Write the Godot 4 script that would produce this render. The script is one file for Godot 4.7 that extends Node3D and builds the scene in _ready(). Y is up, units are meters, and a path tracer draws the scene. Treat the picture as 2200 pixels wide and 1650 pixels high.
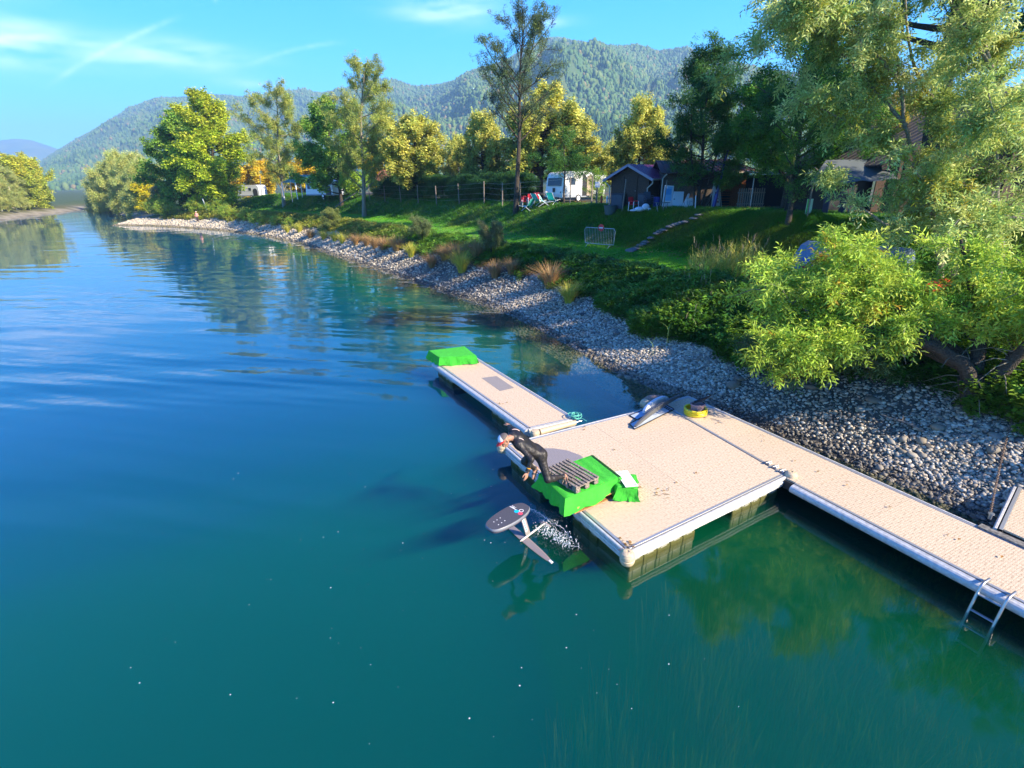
extends Node3D

# ---------------------------------------------------------------- mesh buffer
class MB:
	var v := PackedVector3Array()
	var n := PackedVector3Array()
	var c := PackedColorArray()
	var t := PackedVector2Array()
	var ix := PackedInt32Array()
	var col := Color.WHITE
	var X := Transform3D()

	func vert(p: Vector3, nn: Vector3, uv := Vector2()) -> int:
		v.append(X * p)
		n.append((X.basis * nn).normalized())
		c.append(col)
		t.append(uv)
		return v.size() - 1

	func tri(a: int, b: int, d: int) -> void:
		if (v[d] - v[a]).cross(v[b] - v[a]).dot(n[a] + n[b] + n[d]) < 0.0:
			ix.append(a); ix.append(d); ix.append(b)
		else:
			ix.append(a); ix.append(b); ix.append(d)

	func quad(a: int, b: int, d: int, e: int) -> void:
		tri(a, b, d)
		tri(a, d, e)

	# flat polygon fan with one normal
	func face(pts: Array, nn := Vector3.ZERO) -> void:
		var m := nn
		if m == Vector3.ZERO:
			m = (pts[1] - pts[0]).cross(pts[2] - pts[0]).normalized()
		var f := []
		for p in pts:
			f.append(vert(p, m))
		for i in range(1, f.size() - 1):
			tri(f[0], f[i], f[i + 1])

	func box(ce: Vector3, s: Vector3, bev := 0.0) -> void:
		var h := s * 0.5
		var b := minf(bev, minf(h.x, minf(h.y, h.z)) * 0.9)
		for ax in 3:
			for sg in [-1.0, 1.0]:
				var u := (ax + 1) % 3
				var w := (ax + 2) % 3
				var nn := Vector3.ZERO
				nn[ax] = sg
				var pts := []
				for q in [[-1, -1], [1, -1], [1, 1], [-1, 1]]:
					var p := Vector3.ZERO
					p[ax] = sg * h[ax]
					p[u] = q[0] * (h[u] - b)
					p[w] = q[1] * (h[w] - b)
					pts.append(ce + p)
				face(pts, nn)
		if b <= 0.0:
			return
		for ax in 3:
			var u := (ax + 1) % 3
			var w := (ax + 2) % 3
			for su in [-1.0, 1.0]:
				for sw in [-1.0, 1.0]:
					var nn := Vector3.ZERO
					nn[u] = su
					nn[w] = sw
					var pts := []
					for q in [[-1, 0], [1, 0], [1, 1], [-1, 1]]:
						var p := Vector3.ZERO
						p[ax] = q[0] * (h[ax] - b)
						p[u] = su * (h[u] - (b if q[1] == 1 else 0.0))
						p[w] = sw * (h[w] - (0.0 if q[1] == 1 else b))
						pts.append(ce + p)
					face(pts, nn.normalized())
		for sx in [-1.0, 1.0]:
			for sy in [-1.0, 1.0]:
				for sz in [-1.0, 1.0]:
					var s3 := Vector3(sx, sy, sz)
					face([ce + Vector3(sx * h.x, sy * (h.y - b), sz * (h.z - b)), ce + Vector3(sx * (h.x - b), sy * h.y, sz * (h.z - b)), ce + Vector3(sx * (h.x - b), sy * (h.y - b), sz * h.z)], s3.normalized())

	# a beam of rectangular section from a to b; up says which way its height goes
	func beam(a: Vector3, b: Vector3, w: float, hh: float, up := Vector3.UP, bev := 0.0) -> void:
		var z := (b - a).normalized()
		var x := up.cross(z)
		if x.length() < 0.01:
			x = Vector3.RIGHT.cross(z)
		x = x.normalized()
		var y := z.cross(x).normalized()
		var old := X
		X = old * Transform3D(Basis(x, y, z), (a + b) * 0.5)
		box(Vector3.ZERO, Vector3(w, hh, (b - a).length()), bev)
		X = old

	func tube(path: Array, radii: Array, sides := 6, cap := true) -> void:
		var prev := PackedInt32Array()
		var refv := Vector3(0.31, 0.2, 0.93)
		for i in path.size():
			var d: Vector3 = path[mini(i + 1, path.size() - 1)] - path[maxi(i - 1, 0)]
			d = d.normalized()
			var x := refv.cross(d)
			if x.length() < 0.05:
				x = Vector3.RIGHT.cross(d)
			x = x.normalized()
			refv = d.cross(x).normalized()
			refv = refv if refv.length() > 0.1 else Vector3.UP
			var y := d.cross(x)
			var ring := PackedInt32Array()
			for k in sides + 1:
				var a := TAU * k / sides
				var nn := x * cos(a) + y * sin(a)
				ring.append(vert(path[i] + nn * radii[i], nn, Vector2(float(k) / sides, i)))
			if i > 0:
				for k in sides:
					quad(prev[k], prev[k + 1], ring[k + 1], ring[k])
			if cap and (i == 0 or i == path.size() - 1):
				var s := -1.0 if i == 0 else 1.0
				var pts := []
				for k in sides:
					var a := TAU * k / sides
					pts.append(path[i] + (x * cos(a) + y * sin(a)) * radii[i])
				face(pts, d * s)
			prev = ring

	# profile of (radius, height) turned about y
	func lathe(prof: Array, sides := 16, smooth := true) -> void:
		for i in prof.size() - 1:
			var p: Vector2 = prof[i]
			var q: Vector2 = prof[i + 1]
			var d := q - p
			var nn := Vector2(d.y, -d.x).normalized()
			for k in sides:
				var ids := []
				for e in [[p, k], [p, k + 1], [q, k + 1], [q, k]]:
					var a: float = TAU * e[1] / sides
					var m: float = a if smooth else TAU * (k + 0.5) / sides
					ids.append(vert(Vector3(e[0].x * cos(a), e[0].y, e[0].x * sin(a)), Vector3(nn.x * cos(m), nn.y, nn.x * sin(m))))
				quad(ids[0], ids[1], ids[2], ids[3])

	func ell(ce: Vector3, r: Vector3, nu := 12, nv := 8) -> void:
		var rows := []
		for j in nv + 1:
			var b := PI * j / nv
			var row := []
			for i in nu + 1:
				var a := TAU * i / nu
				var p := Vector3(sin(b) * cos(a), cos(b), sin(b) * sin(a))
				row.append(vert(ce + p * r, (p / r).normalized()))
			rows.append(row)
		for j in nv:
			for i in nu:
				if j > 0:
					tri(rows[j][i], rows[j][i + 1], rows[j + 1][i + 1])
				if j < nv - 1 or true:
					tri(rows[j][i], rows[j + 1][i + 1], rows[j + 1][i])

	# upright prism over an outline in (x, z)
	func prism(pg: PackedVector2Array, y0: float, y1: float) -> void:
		var ids := Geometry2D.triangulate_polygon(pg)
		for s in [[y0, -1.0], [y1, 1.0]]:
			var f := []
			for p in pg:
				f.append(vert(Vector3(p.x, s[0], p.y), Vector3(0, s[1], 0)))
			for i in range(0, ids.size(), 3):
				tri(f[ids[i]], f[ids[i + 1]], f[ids[i + 2]])
		var area := 0.0
		for i in pg.size():
			area += pg[i].cross(pg[(i + 1) % pg.size()])
		for i in pg.size():
			var a := pg[i]
			var b := pg[(i + 1) % pg.size()]
			var d := (b - a).normalized() * signf(area)
			face([Vector3(a.x, y0, a.y), Vector3(b.x, y0, b.y), Vector3(b.x, y1, b.y), Vector3(a.x, y1, a.y)], Vector3(d.y, 0, -d.x))

	# extrude a (out, up) profile from a to b; out is horizontal
	func edge(a: Vector3, b: Vector3, out: Vector3, prof: Array) -> void:
		for i in prof.size() - 1:
			var p: Vector2 = prof[i]
			var q: Vector2 = prof[i + 1]
			var d := q - p
			var nn := (out * -d.y + Vector3.UP * d.x).normalized()
			face([a + out * p.x + Vector3.UP * p.y, b + out * p.x + Vector3.UP * p.y, b + out * q.x + Vector3.UP * q.y, a + out * q.x + Vector3.UP * q.y], nn)

	# smooth sheet through rows of points
	func lattice(rows: Array, flip := false, want := Vector3.ZERO) -> void:
		var ids := []
		if want != Vector3.ZERO:
			var s := 0.0
			for j in rows.size() - 1:
				for i in rows[j].size() - 1:
					s += ((rows[j][i + 1] - rows[j][i]) as Vector3).cross(rows[j + 1][i] - rows[j][i]).dot(want)
			flip = s < 0.0
		for j in rows.size():
			var row := []
			for i in rows[j].size():
				var du: Vector3 = rows[j][mini(i + 1, rows[j].size() - 1)] - rows[j][maxi(i - 1, 0)]
				var dv: Vector3 = rows[mini(j + 1, rows.size() - 1)][i] - rows[maxi(j - 1, 0)][i]
				var nn := du.cross(dv).normalized()
				row.append(vert(rows[j][i], -nn if flip else nn, Vector2(i, j)))
			ids.append(row)
		for j in rows.size() - 1:
			for i in rows[j].size() - 1:
				quad(ids[j][i], ids[j][i + 1], ids[j + 1][i + 1], ids[j + 1][i])

	# extrude an outline in (x, y) between two z
	func slab(pg: PackedVector2Array, z0: float, z1: float) -> void:
		var old := X
		X = old * Transform3D(Basis(Vector3.RIGHT, Vector3(0, 0, 1), Vector3(0, 1, 0)), Vector3.ZERO)
		prism(pg, z0, z1)
		X = old

	func mesh(m: Material) -> ArrayMesh:
		var arr := []
		arr.resize(Mesh.ARRAY_MAX)
		arr[Mesh.ARRAY_VERTEX] = v
		arr[Mesh.ARRAY_NORMAL] = n
		arr[Mesh.ARRAY_COLOR] = c
		arr[Mesh.ARRAY_TEX_UV] = t
		arr[Mesh.ARRAY_INDEX] = ix
		var am := ArrayMesh.new()
		am.add_surface_from_arrays(Mesh.PRIMITIVE_TRIANGLES, arr)
		if m:
			am.surface_set_material(0, m)
		return am


var rng := RandomNumberGenerator.new()
var shore := PackedVector2Array()
var nz := FastNoiseLite.new()
var nf := FastNoiseLite.new()
var taken := {}
var mats := {}
const DECK := 0.42


func V(a: float, b: float) -> Vector2:
	return Vector2(a, b)


func V3(a: float, b: float, c: float) -> Vector3:
	return Vector3(a, b, c)


func lin(r: float, g: float, b: float) -> Color:
	return Color(r, g, b)


# ---------------------------------------------------------------- naming
func numbered(called: String) -> String:
	var k: int = taken.get(called, 0)
	taken[called] = k + 1
	return called if k == 0 else "%s_%03d" % [called, k]


func tag(o: Node, label := "", category := "", group := "", kind := "") -> Node:
	for p in [["label", label], ["category", category], ["group", group], ["kind", kind]]:
		if p[1] != "":
			o.set_meta(p[0], p[1])
	return o


func thing(called: String, label: String, category: String, at := Vector3.ZERO, turn := 0.0, group := "") -> Node3D:
	var o := Node3D.new()
	o.name = numbered(called)
	add_child(o, true)
	o.position = at
	o.rotation.y = turn
	tag(o, label, category, group)
	return o


func put(called: String, mesh: Mesh, parent: Node = null) -> MeshInstance3D:
	var o := MeshInstance3D.new()
	o.name = numbered(called) if parent == null else called
	o.mesh = mesh
	if parent:
		parent.add_child(o, true)
	else:
		add_child(o, true)
	return o


func obj(called: String, b: MB, m: Material, parent: Node = null) -> MeshInstance3D:
	return put(called, b.mesh(m), parent)


func copy(o: Node3D, at: Vector3, turn: float, label := "") -> Node3D:
	var r: Node3D = o.duplicate()
	var base := o.name.rstrip("0123456789").trim_suffix("_")
	r.name = numbered(base)
	add_child(r, true)
	r.position = at
	r.rotation.y = turn
	if label != "":
		r.set_meta("label", label)
	return r


func multi(called: String, mesh: Mesh, xs: Array, cols: Array, parent: Node = null) -> MultiMeshInstance3D:
	var mm := MultiMesh.new()
	mm.transform_format = MultiMesh.TRANSFORM_3D
	mm.use_colors = true
	mm.mesh = mesh
	mm.instance_count = xs.size()
	for i in xs.size():
		mm.set_instance_transform(i, xs[i])
		mm.set_instance_color(i, cols[i])
	var o := MultiMeshInstance3D.new()
	o.name = numbered(called) if parent == null else called
	o.multimesh = mm
	if parent:
		parent.add_child(o, true)
	else:
		add_child(o, true)
	o.set_meta("kind", "stuff")
	return o


# ---------------------------------------------------------------- materials; colours are linear base colours
func mat(c: Color, rough := 0.8, metal := 0.0, o := {}) -> StandardMaterial3D:
	var m := StandardMaterial3D.new()
	m.albedo_color = Color(c.r, c.g, c.b).linear_to_srgb()
	m.roughness = rough
	m.metallic = metal
	m.vertex_color_use_as_albedo = o.get("vc", false)
	if o.has("spec"):
		m.metallic_specular = o.spec
	if o.has("tex"):
		m.albedo_texture = o.tex
	if o.has("normal"):
		m.normal_enabled = true
		m.normal_texture = o.normal
		m.normal_scale = o.get("ns", 1.0)
	if o.has("bump"):
		m.heightmap_enabled = true
		m.heightmap_texture = o.bump
		m.heightmap_scale = o.get("bs", 1.0)
	if o.has("tri"):
		m.uv1_triplanar = true
		m.uv1_scale = Vector3.ONE * o.tri
		m.uv1_world_triplanar = o.get("world", false)
	if o.has("back"):
		m.backlight_enabled = true
		m.backlight = Color(o.back, o.back, o.back).linear_to_srgb()
	if o.has("detail"):
		m.detail_enabled = true
		m.detail_albedo = o.detail
		m.detail_blend_mode = BaseMaterial3D.BLEND_MODE_MUL
		m.uv2_triplanar = true
		m.uv2_scale = Vector3.ONE * o.get("dscale", 0.5)
	return m


func noise_tex(freq: float, lo: Color, hi: Color, sd: int, size := 256, kind := FastNoiseLite.TYPE_SIMPLEX_SMOOTH, oct := 4, mid = null) -> NoiseTexture2D:
	var f := FastNoiseLite.new()
	f.noise_type = kind
	f.frequency = freq
	f.fractal_octaves = oct
	f.seed = sd
	var t := NoiseTexture2D.new()
	t.width = size
	t.height = size
	t.seamless = true
	t.noise = f
	var g := Gradient.new()
	if mid == null:
		g.colors = PackedColorArray([lo, hi])
	else:
		g.offsets = PackedFloat32Array([0.0, 0.5, 1.0])
		g.colors = PackedColorArray([lo, mid, hi])
	t.color_ramp = g
	return t


func grey(a: float) -> Color:
	return Color(a, a, a)


func bumpy(freq: float, sd: int, strength := 4.0, kind := FastNoiseLite.TYPE_SIMPLEX_SMOOTH) -> NoiseTexture2D:
	var t := noise_tex(freq, Color.BLACK, Color.WHITE, sd, 256, kind)
	t.color_ramp = null
	t.as_normal_map = true
	t.bump_strength = strength
	return t


# ---------------------------------------------------------------- the lie of the land
func smooth(a: float, b: float, x: float) -> float:
	var t := clampf((x - a) / (b - a), 0.0, 1.0)
	return t * t * (3.0 - 2.0 * t)


# (signed distance from the waterline, place along it)
func from_shore(x: float, z: float) -> Vector2:
	var p := Vector2(x, z)
	var best := 1e12
	var u := 0.0
	for i in shore.size() - 1:
		var q := Geometry2D.get_closest_point_to_segment(p, shore[i], shore[i + 1])
		var d := p.distance_squared_to(q)
		if d < best:
			best = d
			u = i + q.distance_to(shore[i]) / shore[i].distance_to(shore[i + 1])
	return Vector2(sqrt(best) * (-1.0 if Geometry2D.is_point_in_polygon(p, shore) else 1.0), u)


func profile(d: float, u: float, x: float) -> float:
	if d < 0.0:
		return maxf(-6.0, d * 0.30 if d > -5.0 else -1.5 + (d + 5.0) * 0.55)
	var camp := 4.6 + 0.45 * smooth(-8.0, -40.0, x)
	var b := 1.0 - smooth(17.0, 20.5, u)
	var hr := 1.35 * minf(d / 2.8, 1.0) + 0.9 * smooth(2.6, 4.6, d) + 0.35 * smooth(4.6, 8.6, d) + (camp - 2.6) * smooth(8.8, 13.2, d) + maxf(0.0, d - 14.0) * 0.008
	var hl := 1.3 * minf(d / 5.0, 1.0) + smooth(5.0, 14.0, d) + maxf(0.0, d - 14.0) * 0.004
	return b * hr + (1.0 - b) * hl


func rough(x: float, z: float, d: float) -> float:
	var k := smooth(0.0, 1.5, d) * (1.0 - smooth(13.0, 16.0, d) * 0.8) if d > 0.0 else smooth(0.0, 4.0, -d)
	k *= 0.25 + 0.75 * smooth(2.6, 4.2, absf(d))
	return k * (0.10 * nz.get_noise_2d(x * 9.0, z * 9.0) + 0.16 * nz.get_noise_2d(x * 2.5, z * 2.5))


var grid_h := PackedFloat32Array()
var grid_d := PackedFloat32Array()
const GX0 := -70.0
const GZ0 := -125.0
const GN := 240
const GM := 280
const GS := 0.5


func make_grid() -> void:
	grid_h.resize(GN * GM)
	grid_d.resize(GN * GM)
	for j in GM:
		for i in GN:
			var x := GX0 + i * GS
			var z := GZ0 + j * GS
			var s := from_shore(x, z)
			grid_d[j * GN + i] = s.x
			grid_h[j * GN + i] = profile(s.x, s.y, x) + rough(x, z, s.x)


func look(g: PackedFloat32Array, x: float, z: float) -> float:
	var fx := clampf((x - GX0) / GS, 0.0, GN - 1.001)
	var fz := clampf((z - GZ0) / GS, 0.0, GM - 1.001)
	var i := int(fx)
	var j := int(fz)
	fx -= i
	fz -= j
	var a := g[j * GN + i]
	var b := g[j * GN + i + 1]
	var c := g[(j + 1) * GN + i]
	var d := g[(j + 1) * GN + i + 1]
	return lerpf(lerpf(a, b, fx), lerpf(c, d, fx), fz)


func inside_grid(x: float, z: float) -> bool:
	return x > GX0 and x < GX0 + (GN - 2) * GS and z > GZ0 and z < GZ0 + (GM - 2) * GS


func gh(x: float, z: float) -> float:
	if inside_grid(x, z):
		return look(grid_h, x, z)
	var s := from_shore(x, z)
	return profile(s.x, s.y, x) + rough(x, z, s.x)


func gd(x: float, z: float) -> float:
	return look(grid_d, x, z) if inside_grid(x, z) else from_shore(x, z).x


func on(x: float, z: float, up := 0.0) -> Vector3:
	return Vector3(x, gh(x, z) + up, z)


func _ready() -> void:
	rng.seed = 20
	setup_view()
	nz.seed = 3
	nz.frequency = 0.06
	nz.fractal_octaves = 3
	nf.seed = 9
	nf.frequency = 0.9
	for p in [V(13,60),V(11.5,8),V(10.6,-3),V(9.1,-8.8),V(8.8,-9.5),V(5.5,-14.9),V(4.8,-15.5),V(3.8,-17.3),V(2.7,-20.1),V(1.1,-23.9),V(-1.2,-28.6),V(-4.3,-32.9),V(-8.6,-39.6),V(-14,-47.7),V(-19,-55.2),V(-24.7,-64.1),V(-34.9,-76.1),V(-45.1,-85.8),V(-55.4,-93.5),V(-65,-99.8),V(-74.1,-102.9),V(-80.2,-117.4),V(-83.9,-124.5),V(-101.6,-144.3),V(-121.3,-167.2),V(-153.8,-204.3),V(-142.8,-183.2),V(-127.6,-145.7),V(-117.9,-127),V(-104,-92),V(-90,-50),V(-85,0),V(-85,60)]:
		shore.append(p)
	make_grid()
	leaf_kit()
	build_ground()
	build_gravel()
	build_water()
	build_hills()
	build_dock()
	build_deck_things()
	build_person_and_foil()
	build_shore()
	build_trees()
	build_camp()
	build_willows()


# ---------------------------------------------------------------- camera, sky, sun
func setup_view() -> void:
	var cam := Camera3D.new()
	cam.name = "camera"
	cam.fov = 72.751
	cam.near = 0.1
	cam.far = 16000.0
	cam.position = Vector3(0, 6.32, 0)
	cam.rotation = Vector3(deg_to_rad(-21.137), 0, deg_to_rad(-1.0))
	add_child(cam)
	cam.current = true
	var e := Environment.new()
	e.background_mode = Environment.BG_SKY
	e.tonemap_mode = Environment.TONE_MAPPER_LINEAR
	e.tonemap_exposure = 3.0
	e.sdfgi_enabled = true
	e.ssao_enabled = true
	e.ssil_enabled = true
	e.fog_enabled = true
	e.fog_density = 0.00027
	e.volumetric_fog_enabled = true
	e.volumetric_fog_density = 0.0
	e.fog_light_color = Color(0.62, 0.80, 1.0)
	var sky := Sky.new()
	var pm := PanoramaSkyMaterial.new()
	pm.panorama = sky_picture()
	sky.sky_material = pm
	e.sky = sky
	var we := WorldEnvironment.new()
	we.name = "world_environment"
	we.environment = e
	add_child(we)
	var sun := DirectionalLight3D.new()
	sun.name = "sun"
	sun.light_energy = 1.6
	sun.light_color = Color(1.0, 0.94, 0.84)
	sun.light_angular_distance = 0.5
	sun.shadow_enabled = true
	add_child(sun)
	sun.look_at_from_position(Vector3(0.80, 0.60, 0.50) * 10.0, Vector3.ZERO)


# clear autumn sky with thin high cloud and two old contrails
func sky_picture() -> ImageTexture:
	var w := 2048
	var h := 1024
	var data := PackedFloat32Array()
	data.resize(w * h * 3)
	var cn := FastNoiseLite.new()
	cn.seed = 5
	cn.frequency = 1.0
	cn.fractal_octaves = 5
	cn.fractal_gain = 0.55
	var wn := FastNoiseLite.new()
	wn.seed = 11
	wn.frequency = 1.0
	var trails := [[-37.6, 7.4, -27.6, 12.9, 0.13, 0.24], [-23.3, 9.8, -14.6, 12.0, 0.10, 0.16], [-25.0, 14.0, -23.4, 15.2, 0.12, 0.2]]
	var banks := [[-41.0, 10.0, 9.5, 1.7, 0.55], [-29.0, 10.2, 8.0, 1.25, 0.32], [-43.0, 12.8, 6.0, 0.9, 0.3], [-5.5, 14.6, 6.0, 1.3, 0.34], [2.8, 13.5, 4.2, 0.5, 0.28], [-24.0, 8.4, 5.0, 0.5, 0.14], [60.0, 14.0, 22.0, 3.0, 0.25], [-95.0, 16.0, 25.0, 3.0, 0.3], [140.0, 20.0, 30.0, 4.0, 0.25]]
	for j in h / 2:
		var el := 90.0 - (j + 0.5) * 180.0 / h
		var y := sin(deg_to_rad(el))
		var t := 1.0 - y
		var r := 0.24 * pow(t, 11.0) + 0.003
		var g := 0.52 * pow(t, 6.0) + 0.20 * t + 0.03
		var b := 0.40 * pow(t, 4.0) + 0.42 * t + 0.30
		for i in w:
			var az := (i + 0.5) * 360.0 / w
			if az > 180.0:
				az -= 360.0
			var k := 0.0
			if el < 40.0:
				for q in banks:
					var dx: float = absf(az - q[0]) / q[2]
					var dy: float = absf(el - q[1]) / q[3]
					if dx < 1.6 and dy < 2.0:
						var s := cn.get_noise_2d(az * 0.11 + q[0], el * 0.75 - az * 0.03)
						k += q[4] * exp(-dx * dx * 2.2 - dy * dy * 1.6) * clampf(0.75 + 1.3 * s, 0.0, 1.6)
				for q in trails:
					var lx: float = (az - q[0]) / (q[2] - q[0])
					if lx > -0.05 and lx < 1.05:
						var off: float = absf(el - lerpf(q[1], q[3], lx) - 0.35 * sin(lx * PI) - 0.05 * wn.get_noise_1d(az * 3.0))
						k += q[5] * exp(-pow(off / q[4], 2.0)) * smooth(-0.05, 0.15, lx) * (1.0 - smooth(0.75, 1.05, lx)) * (0.8 + 0.6 * wn.get_noise_1d(az * 1.7 + 40.0))
			k = clampf(k, 0.0, 0.8)
			var o := (j * w + i) * 3
			data[o] = lerpf(r, 0.95, k)
			data[o + 1] = lerpf(g, 0.97, k)
			data[o + 2] = lerpf(b, 1.02, k)
	for j in range(h / 2, h):
		for i in w:
			var o := (j * w + i) * 3
			data[o] = 0.16
			data[o + 1] = 0.2
			data[o + 2] = 0.2
	return ImageTexture.create_from_image(Image.create_from_data(w, h, false, Image.FORMAT_RGBF, data.to_byte_array()))


# ---------------------------------------------------------------- ground, water, hills
func warp(s: float) -> float:
	return 14.0 * sinh(5.0 * s)


func build_ground() -> void:
	var N := 400
	var b := MB.new()
	b.v.resize((N + 1) * (N + 1))
	b.c.resize((N + 1) * (N + 1))
	b.t.resize((N + 1) * (N + 1))
	var xs := PackedFloat32Array()
	var zs := PackedFloat32Array()
	for i in N + 1:
		xs.append(2.0 + warp(i * 2.0 / N - 1.0))
		zs.append(-30.0 + warp(i * 2.0 / N - 1.0))
	for j in N + 1:
		for i in N + 1:
			var x := xs[i]
			var z := zs[j]
			var s := from_shore(x, z)
			var d := s.x
			var y := profile(d, s.y, x) + rough(x, z, d) - (0.10 * smooth(-1.6, -1.0, d) * (1.0 - smooth(3.0, 3.6, d)) if s.y < 20.0 else 0.0)
			var n1 := nz.get_noise_2d(x * 6.0, z * 6.0)
			var n2 := nz.get_noise_2d(x * 1.3 + 50.0, z * 1.3)
			var near := 1.0 - smooth(17.5, 20.5, s.y)
			var c: Color
			if d < 0.0:
				c = lin(0.075, 0.07, 0.045).lerp(lin(0.022, 0.05, 0.014), smooth(-0.1, 0.35, n2 + n1 * 0.7))
				c = c.lerp(lin(0.16, 0.145, 0.11), smooth(-2.2, -0.3, d))
			elif d < 2.9:
				c = lin(0.17, 0.16, 0.135).lerp(lin(0.30, 0.28, 0.23), clampf(0.5 + n1, 0.0, 1.0))
				c = c.lerp(lin(0.07, 0.065, 0.05), 1.0 - smooth(0.0, 0.5, d))
				if s.y > 22.0:
					c = lin(0.46, 0.41, 0.31)
			else:
				var grass := lin(0.08, 0.34, 0.012).lerp(lin(0.18, 0.38, 0.02), clampf(0.5 + n2 * 1.6, 0.0, 1.0))
				var bank := lin(0.05, 0.19, 0.016).lerp(lin(0.10, 0.17, 0.025), clampf(0.4 + n1 * 1.4, 0.0, 1.0))
				var dirt := lin(0.06, 0.05, 0.03)
				c = dirt.lerp(grass, smooth(3.4, 5.0, d + n1))
				c = c.lerp(bank, smooth(8.2, 9.6, d + n1 * 0.8))
				var gravel := lin(0.20, 0.17, 0.12).lerp(lin(0.08, 0.10, 0.03), smooth(-0.1, 0.25, n2))
				c = c.lerp(gravel, smooth(13.4, 15.0, d + n1))
				c = c.lerp(lin(0.08, 0.13, 0.03), smooth(40.0, 60.0, d))
				c = c.lerp(lin(0.16, 0.16, 0.05).lerp(lin(0.08, 0.13, 0.03), smooth(5.0, 9.0, d)), 1.0 - near)
			b.v[j * (N + 1) + i] = Vector3(x, y, z)
			b.c[j * (N + 1) + i] = c
	var nn := PackedVector3Array()
	nn.resize(b.v.size())
	for j in N + 1:
		for i in N + 1:
			var a := b.v[j * (N + 1) + maxi(i - 1, 0)]
			var e := b.v[j * (N + 1) + mini(i + 1, N)]
			var f := b.v[maxi(j - 1, 0) * (N + 1) + i]
			var g := b.v[mini(j + 1, N) * (N + 1) + i]
			nn[j * (N + 1) + i] = (g - f).cross(e - a).normalized()
	b.n = nn
	for j in N:
		for i in N:
			var a := j * (N + 1) + i
			b.ix.append_array([a, a + 1, a + N + 2, a, a + N + 2, a + N + 1])
	var grain := noise_tex(0.06, grey(0.55), grey(1.0), 21, 512)
	var m := mat(Color.WHITE, 0.95, 0.0, {"vc": true, "tex": grain, "tri": 0.45, "normal": bumpy(0.08, 4, 6.0), "ns": 0.8})
	var g0 := obj("ground", b, m)
	tag(g0, "grassy river bank rising from the pebble shore to the campsite", "ground", "", "structure")


# fine sheet of gravel that follows the waterline under the pebbles
func build_gravel() -> void:
	var pts := PackedVector2Array()
	var nrm := PackedVector2Array()
	for i in range(2, 20):
		var a := shore[i]
		var b := shore[i + 1]
		var n := int(a.distance_to(b) / 0.45) + 1
		var d0 := (shore[i] - shore[i - 1]).normalized()
		var d1 := (b - a).normalized()
		var d2 := (shore[i + 2] - b).normalized()
		for k in n:
			var t := float(k) / n
			pts.append(a.lerp(b, t))
			var dd := (d0 + d1).normalized().lerp((d1 + d2).normalized(), t).normalized()
			nrm.append(V(-dd.y, dd.x))
	var rows := []
	var m := MB.new()
	var cols := []
	for j in 19:
		var off := lerpf(-1.7, 3.7, j / 18.0)
		var row := []
		for i in pts.size():
			var p := pts[i] + nrm[i] * off
			row.append(on(p.x, p.y, -0.012 - 0.16 * smooth(3.2, 3.7, off) - 0.16 * (1.0 - smooth(-1.7, -1.2, off))))
		rows.append(row)
	m.lattice(rows, false, Vector3.UP)
	for i in m.v.size():
		var d := gd(m.v[i].x, m.v[i].z)
		var n1 := nz.get_noise_2d(m.v[i].x * 6.0, m.v[i].z * 6.0)
		m.c[i] = lin(0.15, 0.14, 0.12).lerp(lin(0.30, 0.28, 0.23), clampf(0.5 + n1, 0.0, 1.0)) * (1.0 - 0.6 * (1.0 - smooth(0.0, 0.5, d)))
	var o := obj("gravel_shore", m, mat(Color.WHITE, 0.95, 0.0, {"vc": true, "tex": noise_tex(0.12, grey(0.4), grey(1.0), 22, 512), "tri": 1.2, "normal": bumpy(0.14, 24, 8.0)}), get_node("ground"))
	tag(o, "", "", "", "structure")


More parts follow.
